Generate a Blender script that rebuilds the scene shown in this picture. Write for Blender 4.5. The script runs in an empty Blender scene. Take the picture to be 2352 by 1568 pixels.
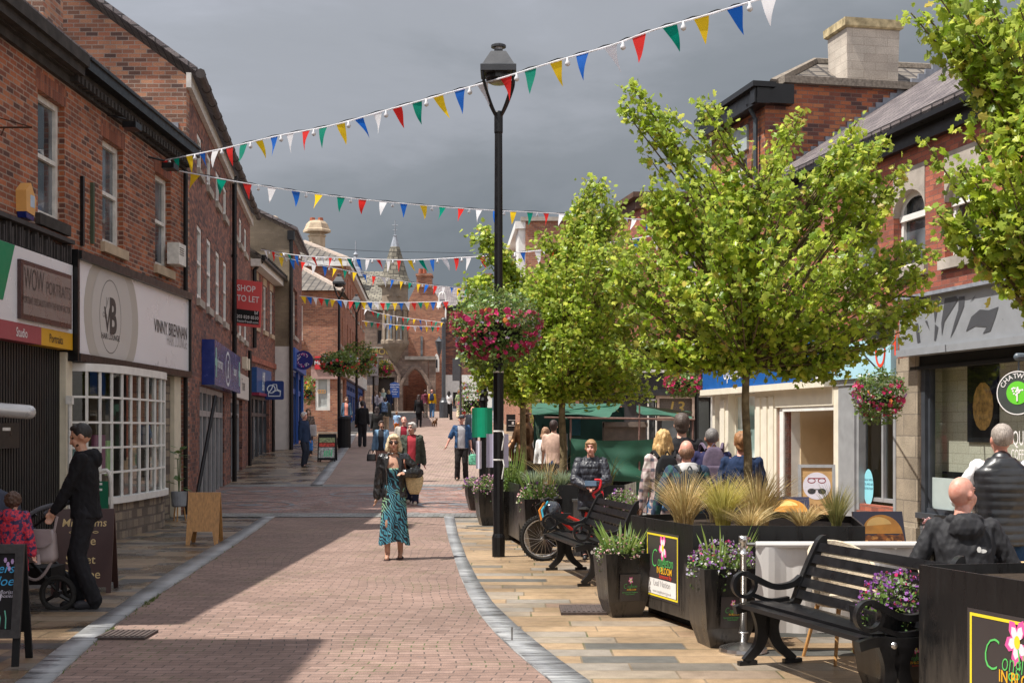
import bpy, math, random
import numpy as np
from mathutils import Vector, Matrix
random.seed(7); np.random.seed(7)
R=math.radians
sc=bpy.context.scene
COL=sc.collection
# ---------------------------------------------------------------- camera
FP,XC,HY,H=3032.0,1176.0,985.0,1.7
cam=bpy.data.cameras.new('camera'); camo=bpy.data.objects.new('camera',cam); COL.objects.link(camo)
camo.location=(0,0,H); camo.rotation_euler=(R(90),0,0)
cam.sensor_width=36; cam.lens=FP/2352*36; cam.shift_y=(HY-784)/2352
cam.clip_start=.1; cam.clip_end=2000
sc.camera=camo
# ---------------------------------------------------------------- sun and sky
SH=Vector((.49,.18,-1.0)).normalized()          # direction the light travels
sun=bpy.data.lights.new('sun','SUN'); suno=bpy.data.objects.new('sun',sun); COL.objects.link(suno)
sun.energy=5.0; sun.angle=R(.5); sun.color=(1,.955,.88)
suno.rotation_euler=SH.to_track_quat('-Z','Y').to_euler()
sun_el=math.asin(-SH.z); sun_az=math.atan2(-SH.x,-SH.y)
w=bpy.data.worlds.new('World'); sc.world=w; w.use_nodes=True
nt=w.node_tree; nt.nodes.clear(); N=nt.nodes.new; L=nt.links.new
def wn(t,**k):
    n=N(t)
    for a,b in k.items(): setattr(n,a,b)
    return n
out=wn('ShaderNodeOutputWorld'); bg=wn('ShaderNodeBackground'); bg.inputs[1].default_value=.12
sky=wn('ShaderNodeTexSky',sky_type='NISHITA',sun_disc=False,sun_elevation=sun_el,sun_rotation=sun_az)
tc=wn('ShaderNodeTexCoord'); sx=wn('ShaderNodeSeparateXYZ'); L(tc.outputs['Generated'],sx.inputs[0])
def cramp(stops,interp='EASE'):
    n=N('ShaderNodeValToRGB'); n.color_ramp.interpolation=interp
    e=n.color_ramp.elements
    while len(e)<len(stops): e.new(.5)
    for i,(p,c) in enumerate(stops): e[i].position=p; e[i].color=(*c,1)
    return n
mp=wn('ShaderNodeMapping'); mp.inputs['Scale'].default_value=(1.5,1.5,4.2); mp.inputs['Location'].default_value=(.35,0,.2); L(tc.outputs['Generated'],mp.inputs[0])
nz=wn('ShaderNodeTexNoise'); nz.inputs['Scale'].default_value=1.5; nz.inputs['Detail'].default_value=7; nz.inputs['Roughness'].default_value=.56; nz.inputs['Distortion'].default_value=.3
L(mp.outputs[0],nz.inputs['Vector'])
# storm cloud ahead: elevation + soft noise
ad=wn('ShaderNodeMath',operation='MULTIPLY_ADD'); ad.inputs[1].default_value=.50; L(nz.outputs[0],ad.inputs[0]); 
ad2=wn('ShaderNodeMath',operation='MULTIPLY_ADD'); ad2.inputs[1].default_value=-.22; L(sx.outputs[0],ad2.inputs[0]); L(sx.outputs[2],ad2.inputs[2])
L(ad2.outputs[0],ad.inputs[2])
storm=cramp([(0,(.085,.104,.122)),(.25,(.098,.116,.134)),(.36,(.132,.151,.171)),(.46,(.182,.200,.223)),(.56,(.258,.274,.306)),(.70,(.38,.40,.46)),(.9,(.7,.73,.8))])
L(ad.outputs[0],storm.inputs[0])
sm=wn('ShaderNodeVectorMath',operation='SCALE'); sm.inputs['Scale'].default_value=1/.12; L(storm.outputs[0],sm.inputs[0])
# broken bright cloud and blue sky behind and overhead
nz2=wn('ShaderNodeTexNoise'); nz2.inputs['Scale'].default_value=3; nz2.inputs['Detail'].default_value=5; L(tc.outputs['Generated'],nz2.inputs['Vector'])
cm=cramp([(.42,(0,0,0)),(.56,(1,1,1))]); L(nz2.outputs[0],cm.inputs[0])
mx=wn('ShaderNodeMix',data_type='RGBA'); L(cm.outputs[0],mx.inputs[0]); L(sky.outputs[0],mx.inputs[6]); mx.inputs[7].default_value=(7.4,7.0,6.7,1)
fr=wn('ShaderNodeMapRange'); fr.inputs[1].default_value=.05; fr.inputs[2].default_value=.45; L(sx.outputs[1],fr.inputs[0])
mx2=wn('ShaderNodeMix',data_type='RGBA'); L(fr.outputs[0],mx2.inputs[0]); L(mx.outputs[2],mx2.inputs[6]); L(sm.outputs[0],mx2.inputs[7])
L(mx2.outputs[2],bg.inputs[0]); L(bg.outputs[0],out.inputs[0])
sc.view_settings.view_transform='Standard'; sc.view_settings.look='None'; sc.view_settings.exposure=.58; sc.view_settings.gamma=1
sc.cycles.max_bounces=6; sc.cycles.transparent_max_bounces=10
# ---------------------------------------------------------------- ground profile, pixel rays
ZP=[(-60,0),(22,0),(28,.06),(35,.22),(38,.33),(51,.97),(61,1.5),(75,2.05),(85,2.45),(92,2.95),(110,3.3),(400,6)]
ZX=np.array([p[0] for p in ZP]); ZY=np.array([p[1] for p in ZP])
def zf(y): return float(np.interp(y,ZX,ZY))
def W(px,py,d): return Vector(((px-XC)/FP*d,d,H-(py-HY)/FP*d))
def G(px,py):
    d=2.0
    while d<300:
        if H-(py-HY)/FP*d<=zf(d): break
        d+=.02
    return Vector(((px-XC)/FP*d,d,zf(d)))
def at(px,d): x=(px-XC)/FP*d; return (x,d,zf(d))
# ---------------------------------------------------------------- objects
def tag(o,label=None,cat=None,group=None,kind=None):
    if label: o['label']=label
    if cat: o['category']=cat
    if group: o['group']=group
    if kind: o['kind']=kind
    return o
def thing(name,label,cat,loc=(0,0,0),rz=0,group=None,scale=1):
    o=bpy.data.objects.new(name,None); COL.objects.link(o); o.location=loc; o.rotation_euler=(0,0,rz)
    o.scale=(scale,)*3; o.empty_display_size=.2
    return tag(o,label,cat,group)
def rootmat(o):
    while o.parent: o=o.parent
    return Matrix.LocRotScale(o.location,o.rotation_euler,o.scale)
def link(name,me,parent=None):
    o=bpy.data.objects.new(name,me); COL.objects.link(o)
    if parent: o.parent=parent
    return o
def copy_tree(o,parent=None):
    c=o.copy(); COL.objects.link(c); c.parent=parent
    for ch in list(o.children): copy_tree(ch,c)
    return c
class MB:
    def __init__(s): s.v=[]; s.f=[]; s.m=[]; s.mi=0
    def add(s,vs,fs):
        b=len(s.v); s.v+= [tuple(p) for p in vs]
        for f in fs: s.f.append(tuple(b+i for i in f)); s.m.append(s.mi)
    def hexa(s,p): s.add(p,[(0,3,2,1),(4,5,6,7),(0,1,5,4),(1,2,6,5),(2,3,7,6),(3,0,4,7)])
    def box(s,c,d,rz=0,M=None):
        x,y,z=[a/2 for a in d]; q=Matrix.Rotation(rz,3,'Z'); p=[]
        for k in (-z,z):
            for a,b in ((-x,-y),(x,-y),(x,y),(-x,y)): p.append(Vector(c)+q@Vector((a,b,k)))
        if M: p=[M@a for a in p]
        s.hexa(p)
    def tube(s,pts,r,n=8,cap=True):
        pts=[Vector(p) for p in pts]; k=len(pts)
        rs=r if isinstance(r,(list,tuple)) else [r]*k
        b=len(s.v); prev=None
        for i,p in enumerate(pts):
            t=(pts[min(i+1,k-1)]-pts[max(i-1,0)])
            if t.length<1e-9: t=Vector((0,0,1))
            t.normalize()
            if prev is None:
                a=Vector((1,0,0)) if abs(t.x)<.8 else Vector((0,1,0)); a=(a-t*a.dot(t)).normalized()
            else:
                a=prev-t*prev.dot(t)
                a=a.normalized() if a.length>1e-6 else Vector((1,0,0))
            prev=a; c=t.cross(a)
            for j in range(n):
                an=2*math.pi*j/n; s.v.append(tuple(p+(a*math.cos(an)+c*math.sin(an))*rs[i]))
        for i in range(k-1):
            for j in range(n):
                j2=(j+1)%n; s.f.append((b+i*n+j,b+i*n+j2,b+(i+1)*n+j2,b+(i+1)*n+j)); s.m.append(s.mi)
        if cap:
            s.f.append(tuple(b+j for j in reversed(range(n)))); s.m.append(s.mi)
            s.f.append(tuple(b+(k-1)*n+j for j in range(n))); s.m.append(s.mi)
    def lathe(s,prof,c=(0,0,0),n=16,sx=1,sy=1,ph=0):
        b=len(s.v); k=len(prof)
        for r,z in prof:
            for j in range(n):
                a=2*math.pi*j/n+ph; s.v.append((c[0]+r*sx*math.cos(a),c[1]+r*sy*math.sin(a),c[2]+z))
        for i in range(k-1):
            for j in range(n):
                j2=(j+1)%n; s.f.append((b+i*n+j,b+i*n+j2,b+(i+1)*n+j2,b+(i+1)*n+j)); s.m.append(s.mi)
        s.f.append(tuple(b+j for j in reversed(range(n)))); s.m.append(s.mi)
        s.f.append(tuple(b+(k-1)*n+j for j in range(n))); s.m.append(s.mi)
    def ell(s,c,r,n=12,k=8,M=None):
        vs=[]; fs=[]
        for i in range(k+1):
            t=math.pi*i/k
            for j in range(n):
                a=2*math.pi*j/n; p=Vector((r[0]*math.sin(t)*math.cos(a),r[1]*math.sin(t)*math.sin(a),-r[2]*math.cos(t)))
                if M: p=M@p
                vs.append(Vector(c)+p)
        for i in range(k):
            for j in range(n):
                j2=(j+1)%n; fs.append((i*n+j,i*n+j2,(i+1)*n+j2,(i+1)*n+j))
        s.add(vs,fs)
    def cap(s,a,ra,b,rb,n=10):
        a=Vector(a); b=Vector(b); t=(b-a)
        if t.length<1e-6: s.ell(a,(ra,)*3,n,6); return
        t.normalize(); pts=[];rs=[]
        for q in (-1,-.85,-.5,0): pts.append(a+t*ra*q); rs.append(max(.001,ra*math.sqrt(max(0,1-q*q))))
        for q in (0,.5,.85,1): pts.append(b+t*rb*q); rs.append(max(.001,rb*math.sqrt(max(0,1-q*q))))
        s.tube(pts,rs,n)
    def prism(s,poly,f,o0,o1):
        """poly: 2D outline; f(u,v,o)->Vector; closed solid between offsets o0 and o1"""
        n=len(poly); vs=[f(u,v,o0) for u,v in poly]+[f(u,v,o1) for u,v in poly]
        fs=[tuple(reversed(range(n))),tuple(range(n,2*n))]+[(i,(i+1)%n,n+(i+1)%n,n+i) for i in range(n)]
        s.add(vs,fs)
    def mesh(s,mats,smooth=False,Minv=None,name='mesh'):
        v=np.array(s.v,dtype=np.float64).reshape(-1,3)
        if Minv is not None and len(v):
            A=np.array(Minv); v=v@A[:3,:3].T+A[:3,3]
        me=bpy.data.meshes.new(name); me.from_pydata(v.tolist(),[],s.f)
        mats=mats if isinstance(mats,(list,tuple)) else [mats]
        for m in mats: me.materials.append(m)
        me.polygons.foreach_set('material_index',s.m)
        if smooth: me.polygons.foreach_set('use_smooth',[True]*len(s.f))
        uvbox(me,s.v)
        me.update()
        return me
    def build(s,name,mats,parent=None,smooth=False,world=False):
        Mi=rootmat(parent).inverted() if (parent and world) else None
        return link(name,s.mesh(mats,smooth,Mi,name),parent)
    def solo(s,name,mats,label,cat,loc=None,group=None,kind=None,smooth=False):
        """top-level single mesh, verts in world space, origin moved to the base"""
        v=np.array(s.v)
        if loc is None: loc=((v[:,0].min()+v[:,0].max())/2,(v[:,1].min()+v[:,1].max())/2,v[:,2].min())
        Mi=Matrix.Translation([-float(a) for a in loc])
        o=link(name,s.mesh(mats,smooth,Mi,name)); o.location=[float(a) for a in loc]
        return tag(o,label,cat,group,kind)
def uvbox(me,V):
    uv=me.uv_layers.new(name='UVMap'); n=len(me.loops)
    if n==0: return
    V=np.array(V,dtype=np.float64).reshape(-1,3)
    vi=np.empty(n,dtype=np.int32); me.loops.foreach_get('vertex_index',vi)
    P=len(me.polygons); ls=np.empty(P,dtype=np.int32); lt=np.empty(P,dtype=np.int32)
    me.polygons.foreach_get('loop_start',ls); me.polygons.foreach_get('loop_total',lt)
    a=V[vi[ls]]; b=V[vi[ls+1]]; c=V[vi[ls+lt-1]]; nn=np.cross(b-a,c-a); l=np.linalg.norm(nn,axis=1,keepdims=True); l[l==0]=1; nn/=l
    flat=np.abs(nn[:,2])>.985
    t=np.stack([-nn[:,1],nn[:,0],np.zeros(P)],1); tl=np.linalg.norm(t,axis=1,keepdims=True); tl[tl==0]=1; t/=tl
    t[flat]=(1,0,0); bt=np.cross(nn,t); bt[flat]=(0,1,0)
    pid=np.repeat(np.arange(P),lt); p=V[vi]
    co=np.stack([(p*t[pid]).sum(1),(p*bt[pid]).sum(1)],1)
    uv.data.foreach_set('uv',co.astype(np.float32).ravel())
# ---------------------------------------------------------------- materials
MC={}
def newmat(name):
    m=bpy.data.materials.new(name); m.use_nodes=True; n=m.node_tree; b=n.nodes['Principled BSDF']; return m,n,b
def rgb(c): return (*c,1)
def noise_node(n,scale,detail=4,coord='Object',rough=.55,stretch=None):
    tc=n.nodes.new('ShaderNodeTexCoord'); z=n.nodes.new('ShaderNodeTexNoise'); z.inputs['Scale'].default_value=scale; z.inputs['Detail'].default_value=detail; z.inputs['Roughness'].default_value=rough
    src=tc.outputs[coord]
    if stretch:
        m=n.nodes.new('ShaderNodeMapping'); m.inputs['Scale'].default_value=stretch; n.links.new(src,m.inputs[0]); src=m.outputs[0]
    n.links.new(src,z.inputs['Vector']); return z
def ramp(n,src,stops,interp='LINEAR'):
    r=n.nodes.new('ShaderNodeValToRGB'); r.color_ramp.interpolation=interp; e=r.color_ramp.elements
    while len(e)<len(stops): e.new(.5)
    for i,(p,c) in enumerate(stops): e[i].position=p; e[i].color=(*c,1) if hasattr(c,'__len__') else (c,c,c,1)
    n.links.new(src,r.inputs[0]); return r.outputs[0]
def mixc(n,a,b,f,mode='MIX'):
    m=n.nodes.new('ShaderNodeMix'); m.data_type='RGBA'; m.blend_type=mode
    for s,i in ((a,6),(b,7)):
        if hasattr(s,'links') or hasattr(s,'is_linked'): n.links.new(s,m.inputs[i])
        else: m.inputs[i].default_value=rgb(s)
    if isinstance(f,(int,float)): m.inputs[0].default_value=f
    else: n.links.new(f,m.inputs[0])
    return m.outputs[2]
def bumpn(n,b,src,strength,dist=.01):
    u=n.nodes.new('ShaderNodeBump'); u.inputs['Strength'].default_value=strength; u.inputs['Distance'].default_value=dist
    n.links.new(src,u.inputs['Height']); n.links.new(u.outputs[0],b.inputs['Normal'])
def mat(name,c,rough=.6,metal=0,var=.18,scale=6,bump=0,bscale=60,spec=.5,stretch=None,coat=0):
    k=(name,)
    if k in MC: return MC[k]
    m,n,b=newmat(name); b.inputs['Roughness'].default_value=rough; b.inputs['Metallic'].default_value=metal
    b.inputs['Specular IOR Level'].default_value=(.15 if (rough>.74 and spec==.5) else spec); b.inputs['Coat Weight'].default_value=coat
    z=noise_node(n,scale,5,stretch=stretch)
    lo=[x*(1-var) for x in c]; hi=[min(1,x*(1+var)) for x in c]
    n.links.new(ramp(n,z.outputs[0],[(.3,lo),(.7,hi)]),b.inputs['Base Color'])
    n.links.new(ramp(n,z.outputs[0],[(.3,max(0,rough-.08)),(.7,min(1,rough+.08))]),b.inputs['Roughness'])
    if bump:
        z2=noise_node(n,bscale,3); bumpn(n,b,z2.outputs[0],bump)
    MC[k]=m; return m
def brick(name,stops,mortar,bw=.225,bh=.078,ms=.011,off=.5,rough=.85,bump=.6,rot=0,dirt=.25,msm=.1,dirtscale=1.3,warp=0,freq=2,squash=1):
    k=(name,)
    if k in MC: return MC[k]
    m,n,b=newmat(name); nd=n.nodes; ln=n.links
    tc=nd.new('ShaderNodeTexCoord'); mp=nd.new('ShaderNodeMapping'); mp.inputs['Rotation'].default_value=(0,0,rot); ln.new(tc.outputs['UV'],mp.inputs[0])
    vec=mp.outputs[0]
    if warp:
        z=nd.new('ShaderNodeTexNoise'); z.inputs['Scale'].default_value=.35; ln.new(tc.outputs['UV'],z.inputs['Vector'])
        va=nd.new('ShaderNodeVectorMath'); va.operation='MULTIPLY_ADD'; va.inputs[1].default_value=(warp,warp*.5,0); ln.new(z.outputs['Color'],va.inputs[0]); ln.new(vec,va.inputs[2]); vec=va.outputs[0]
    t=nd.new('ShaderNodeTexBrick'); ln.new(vec,t.inputs['Vector'])
    t.offset=off; t.offset_frequency=freq; t.squash=squash; t.squash_frequency=3
    for a,v in (('Color1',(0,0,0,1)),('Color2',(1,1,1,1)),('Mortar',(.5,.5,.5,1)),('Scale',1),('Mortar Size',ms),('Mortar Smooth',msm),('Bias',0),('Brick Width',bw),('Row Height',bh)): t.inputs[a].default_value=v
    col=ramp(n,t.outputs['Color'],stops)
    z=nd.new('ShaderNodeTexNoise'); z.inputs['Scale'].default_value=dirtscale; z.inputs['Detail'].default_value=6; ln.new(tc.outputs['UV'],z.inputs['Vector'])
    z3=nd.new('ShaderNodeTexNoise'); z3.inputs['Scale'].default_value=45; z3.inputs['Detail'].default_value=3; ln.new(tc.outputs['UV'],z3.inputs['Vector'])
    col=mixc(n,col,mortar,t.outputs['Fac'])
    col=mixc(n,col,ramp(n,z.outputs[0],[(.3,1-dirt),(.65,1)]),1.0,'MULTIPLY')
    col=mixc(n,col,ramp(n,z3.outputs[0],[(.25,.72),(.7,1.12)]),1.0,'MULTIPLY')
    ln.new(col,b.inputs['Base Color']); b.inputs['Roughness'].default_value=rough
    inv=nd.new('ShaderNodeMath'); inv.operation='MULTIPLY_ADD'; inv.inputs[1].default_value=-1; ln.new(t.outputs['Fac'],inv.inputs[0]); ln.new(z3.outputs[0],inv.inputs[2])
    bumpn(n,b,inv.outputs[0],bump,.008)
    MC[k]=m; return m
def glassdark(name,c=(.03,.035,.04),rough=.04):
    if (name,) in MC: return MC[(name,)]
    m,n,b=newmat(name); b.inputs['Base Color'].default_value=rgb(c); b.inputs['Roughness'].default_value=rough; b.inputs['Specular IOR Level'].default_value=.9
    z=noise_node(n,3,2); bumpn(n,b,z.outputs[0],.05,.02)
    z2=noise_node(n,1.1,2); n.links.new(ramp(n,z2.outputs[0],[(.45,c),(.6,tuple(min(1,x*4+.03) for x in c))]),b.inputs['Base Color'])
    MC[(name,)]=m; return m
def glassclear(name,tint=(.8,.85,.85)):
    if (name,) in MC: return MC[(name,)]
    m=bpy.data.materials.new(name); m.use_nodes=True; n=m.node_tree; n.nodes.clear(); o=n.nodes.new('ShaderNodeOutputMaterial')
    t=n.nodes.new('ShaderNodeBsdfTransparent'); t.inputs[0].default_value=rgb(tint); g=n.nodes.new('ShaderNodeBsdfGlossy'); g.inputs['Roughness'].default_value=.02
    x=n.nodes.new('ShaderNodeMixShader'); ge=n.nodes.new('ShaderNodeNewGeometry'); dt=n.nodes.new('ShaderNodeVectorMath'); dt.operation='DOT_PRODUCT'; n.links.new(ge.outputs['Normal'],dt.inputs[0]); n.links.new(ge.outputs['Incoming'],dt.inputs[1])
    prev=dt.outputs['Value']
    for op,v in (('ABSOLUTE',0),('SUBTRACT',1),('POWER',4.5),('MULTIPLY_ADD',.9)):
        q=n.nodes.new('ShaderNodeMath'); q.operation=op
        if op=='SUBTRACT': q.inputs[0].default_value=1; n.links.new(prev,q.inputs[1])
        else:
            n.links.new(prev,q.inputs[0])
            if op!='ABSOLUTE': q.inputs[1].default_value=v
            if op=='MULTIPLY_ADD': q.inputs[2].default_value=.05
        prev=q.outputs[0]
    f=None
    n.links.new(prev,x.inputs[0]); n.links.new(t.outputs[0],x.inputs[1]); n.links.new(g.outputs[0],x.inputs[2]); n.links.new(x.outputs[0],o.inputs[0])
    MC[(name,)]=m; return m
def leafmat(name,stops,trans=.35,rough=.45):
    if (name,) in MC: return MC[(name,)]
    m,n,b=newmat(name); g=n.nodes.new('ShaderNodeNewGeometry'); col=ramp(n,g.outputs['Random Per Island'],stops)
    zz=noise_node(n,2.6,2); col=mixc(n,col,ramp(n,zz.outputs[0],[(.35,(.62,.66,.6)),(.62,(1.12,1.1,1.0))]),1,'MULTIPLY')
    n.links.new(col,b.inputs['Base Color']); b.inputs['Roughness'].default_value=rough
    t=n.nodes.new('ShaderNodeBsdfTranslucent'); n.links.new(mixc(n,col,(1.0,1.0,.35),.25),t.inputs[0])
    x=n.nodes.new('ShaderNodeMixShader'); x.inputs[0].default_value=trans
    n.links.new(b.outputs[0],x.inputs[1]); n.links.new(t.outputs[0],x.inputs[2]); n.links.new(x.outputs[0],n.nodes['Material Output'].inputs[0])
    MC[(name,)]=m; return m
BR_OLD=brick('old_brick',[(0,(.085,.036,.028)),(.2,(.20,.06,.032)),(.6,(.33,.09,.036)),(.85,(.42,.125,.048)),(1,(.48,.17,.075))],(.36,.26,.20),ms=.010,dirt=.4)
BR_GAB=brick('gable_brick',[(0,(.11,.06,.05)),(.3,(.26,.12,.075)),(.6,(.40,.15,.085)),(1,(.52,.26,.15))],(.36,.28,.23),bh=.085,bw=.24,ms=.009,dirt=.3)
BR_PUR=brick('purple_brick',[(0,(.07,.038,.035)),(.35,(.16,.063,.05)),(.7,(.27,.098,.062)),(1,(.36,.15,.095))],(.2,.13,.115),ms=.006,dirt=.25)
BR_ORG=brick('orange_brick',[(0,(.10,.05,.045)),(.2,(.22,.075,.05)),(.5,(.42,.12,.05)),(1,(.52,.19,.08))],(.22,.14,.11),ms=.007,dirt=.3)
BR_RED=brick('red_brick',[(0,(.22,.07,.045)),(.5,(.34,.09,.055)),(1,(.44,.14,.08))],(.19,.10,.08),ms=.006,dirt=.2)
BR_FAR=brick('far_brick',[(0,(.25,.10,.06)),(.5,(.38,.14,.08)),(1,(.5,.22,.12))],(.36,.26,.2),ms=.008,dirt=.3)
BR_STONE=brick('rubble_stone',[(0,(.14,.11,.09)),(.5,(.26,.21,.16)),(1,(.36,.29,.21))],(.15,.12,.1),bw=.3,bh=.15,ms=.016,off=.37,dirt=.35,bump=1,warp=.12)
ASHLAR=brick('sandstone_ashlar',[(0,(.30,.245,.18)),(.5,(.36,.295,.22)),(1,(.43,.36,.27))],(.2,.165,.13),bw=.7,bh=.32,ms=.008,dirt=.45,dirtscale=2.2,rough=.9)
GSTONE=brick('guildhall_stone',[(0,(.17,.115,.09)),(.5,(.24,.165,.13)),(1,(.31,.22,.17))],(.19,.15,.12),bw=.45,bh=.19,ms=.014,dirt=.4)
TILE=brick('concrete_roof_tile',[(0,(.13,.11,.09)),(.5,(.18,.155,.13)),(1,(.24,.205,.17))],(.05,.043,.04),bw=.33,bh=.3,ms=.035,off=0,dirt=.4,bump=1.2)
SLATE=brick('roof_slate',[(0,(.15,.13,.135)),(.5,(.21,.18,.185)),(1,(.28,.245,.24))],(.06,.052,.055),bw=.32,bh=.2,ms=.016,dirt=.35,bump=1.0)
RENDER=mat('cement_render',(.32,.27,.21),.9,var=.35,scale=.9,bump=.4,bscale=25)
SOLD=brick('soldier_brick',[(0,(.16,.05,.03)),(.6,(.27,.08,.04)),(1,(.36,.12,.06))],(.2,.12,.09),bw=.225,bh=.075,ms=.004,off=0,rot=R(90))
STONEB=mat('buff_stone',(.42,.33,.235),.9,var=.2,scale=4,bump=.3,bscale=40)
STONEG=mat('grey_stone',(.36,.32,.28),.9,var=.25,scale=3,bump=.35,bscale=35)
DARKST=mat('sooty_stone',(.05,.045,.042),.8,var=.4,scale=5,bump=.3)
BLACK=mat('black_paint',(.006,.006,.007),.35,var=.3,scale=9,bump=.05,spec=.35)
BLKMAT=mat('black_matt',(.008,.008,.009),.7,var=.3,spec=.3)
IRON=mat('black_ironwork',(.009,.009,.010),.4,var=.35,scale=12,bump=.08)
WHITE=mat('white_paint',(.72,.71,.68),.5,var=.1,scale=5)
WHITED=mat('weathered_white_paint',(.62,.6,.56),.6,var=.2,scale=8,bump=.15)
CREAM=mat('cream_paint',(.66,.60,.47),.55,var=.08)
GREYP=mat('grey_painted_metal',(.27,.275,.285),.45,var=.12)
LEAD=mat('lead_flashing',(.22,.235,.27),.55,var=.2,scale=8)
GLASS=glassdark('window_glass'); GCLR=glassclear('shop_glass')
CHROME=mat('brushed_steel',(.55,.54,.53),.30,1,var=.03,scale=3)
WOOD=mat('varnished_timber',(.42,.22,.075),.45,var=.28,scale=3,stretch=(14,14,1.2))
# ---------------------------------------------------------------- facades
class Fac:
    def __init__(s,x,y,dx,dy,side):
        l=math.hypot(dx,dy); s.a=Vector((x,y,0)); s.d=Vector((dx/l,dy/l,0))
        s.n=Vector((s.d.y,-s.d.x,0))*side      # outward normal; side=+1 faces +x when d=+y
    def p(s,u,z,o=0): return s.a+s.d*u+s.n*o+Vector((0,0,z))
    def uz(s,px,py,o=0):
        a=s.a+s.n*o; r=(px-XC)/FP; u=(r*a.y-a.x)/(s.d.x-r*s.d.y); Y=a.y+u*s.d.y
        return u,H-(py-HY)/FP*Y
    def u(s,px,o=0): return s.uz(px,0,o)[0]
    def box(s,mb,u0,u1,z0,z1,o0,o1):
        if u0>u1: u0,u1=u1,u0
        P=s.p; mb.hexa([P(u0,z0,o0),P(u1,z0,o0),P(u1,z0,o1),P(u0,z0,o1),P(u0,z1,o0),P(u1,z1,o0),P(u1,z1,o1),P(u0,z1,o1)])
    def wall(s,mb,u0,u1,z0,z1,holes,dep=.22):
        us=sorted(set([u0,u1]+[h[0] for h in holes]+[h[1] for h in holes])); zs=sorted(set([z0,z1]+[h[2] for h in holes]+[h[3] for h in holes]))
        us=[a for a in us if u0<=a<=u1]; zs=[a for a in zs if z0<=a<=z1]
        for a,b in zip(us,us[1:]):
            for c,e in zip(zs,zs[1:]):
                mu,mz=(a+b)/2,(c+e)/2
                if any(h[0]<mu<h[1] and h[2]<mz<h[3] for h in holes): continue
                mb.add([s.p(a,c),s.p(b,c),s.p(b,e),s.p(a,e)],[(0,1,2,3)])
        for a,b,c,e in holes:
            P=s.p
            for q in ([P(a,c),P(a,e),P(a,e,-dep),P(a,c,-dep)],[P(b,c),P(b,e),P(b,e,-dep),P(b,c,-dep)],[P(a,e),P(b,e),P(b,e,-dep),P(a,e,-dep)],[P(a,c),P(b,c),P(b,c,-dep),P(a,c,-dep)]): mb.add(q,[(0,1,2,3)])
    def sash(s,par,a,b,c,e,rec=.11,fw=.06,mid=True,bars=(),sill=None,fm=None,glass=None,nm='window',lintel=None):
        m=MB(); fm=fm or WHITED
        s.box(m,a,a+fw,c,e,-rec-.06,-rec); s.box(m,b-fw,b,c,e,-rec-.06,-rec); s.box(m,a+fw,b-fw,e-fw,e,-rec-.06,-rec-.002); s.box(m,a+fw,b-fw,c,c+fw*1.1,-rec-.06,-rec+.002)
        if mid: h=(c+e)/2; s.box(m,a+fw,b-fw,h-.03,h+.03,-rec-.06,-rec+.004)
        for t in bars: x=a+(b-a)*t; s.box(m,x-.018,x+.018,c+fw*1.1,e-fw,-rec-.055,-rec-.01)
        w=m.build(nm,fm,par,world=True)
        g=MB(); g.add([s.p(a,c,-rec-.05),s.p(b,c,-rec-.05),s.p(b,e,-rec-.05),s.p(a,e,-rec-.05)],[(0,1,2,3)]); g.build('pane',glass or GLASS,w,world=True)
        if sill:
            g=MB(); s.box(g,a-.09,b+.09,c-.16,c-.004,-.1,.07); g.build('sill',sill,w,world=True)
        if lintel:
            g=MB(); s.box(g,a-.08,b+.08,e+.004,e+.26,-.06,.004); g.build('lintel',lintel,w,world=True)
        return w
TXT={}
def text_mb(mb,s,fn,size,bold=0,shear=0,sx=1,align='CENTER',spacing=1):
    """fn(u,v)->Vector; v up from baseline"""
    k=(s,bold,shear,align,spacing)
    if k not in TXT:
        c=bpy.data.curves.new('lettering','FONT'); c.body=s; c.size=1; c.align_x=align; c.offset=bold; c.shear=shear; c.resolution_u=3; c.space_character=spacing
        o=bpy.data.objects.new('lettering',c); me=bpy.data.meshes.new_from_object(o)
        TXT[k]=([tuple(v.co) for v in me.vertices],[tuple(p.vertices) for p in me.polygons])
        bpy.data.objects.remove(o); bpy.data.meshes.remove(me); bpy.data.curves.remove(c)
    vs,fs=TXT[k]; mb.add([fn(x*size*sx,y*size) for x,y,z in vs],fs)
def text_fit(mb,s,P,uA,uB,z,size,o,bold=0,shear=0):
    t=MB(); text_mb(t,s,lambda x,y:Vector((x,y,0)),1,bold,shear,align='LEFT'); x0=min(v[0] for v in t.v); x1=max(v[0] for v in t.v); k=(uB-uA)/(x1-x0)
    text_mb(mb,s,lambda x,y:P(uA+(x-x0)*k,z+y*size,o),1,bold,shear,align='LEFT')
def ellipse(cx,cy,rx,ry,n=24,a0=0,a1=2*math.pi): return [(cx+rx*math.cos(a0+(a1-a0)*i/n),cy+ry*math.sin(a0+(a1-a0)*i/n)) for i in range(n)]
def ring(mb,f,cx,cy,rx,ry,w,o,n=32,a0=0,a1=2*math.pi):
    full=abs(a1-a0)>6.28; k=n if full else n+1; b=[]
    for i in range(k):
        a=a0+(a1-a0)*i/n; b+=[f(cx+rx*math.cos(a),cy+ry*math.sin(a),o),f(cx+(rx-w)*math.cos(a),cy+(ry-w)*math.sin(a),o)]
    mb.add(b,[(2*i,2*((i+1)%k),2*((i+1)%k)+1,2*i+1) for i in range(n if full else n)])
def flat(mb,f,poly,o): mb.add([f(u,v,o) for u,v in poly],[tuple(range(len(poly)))])
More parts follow.
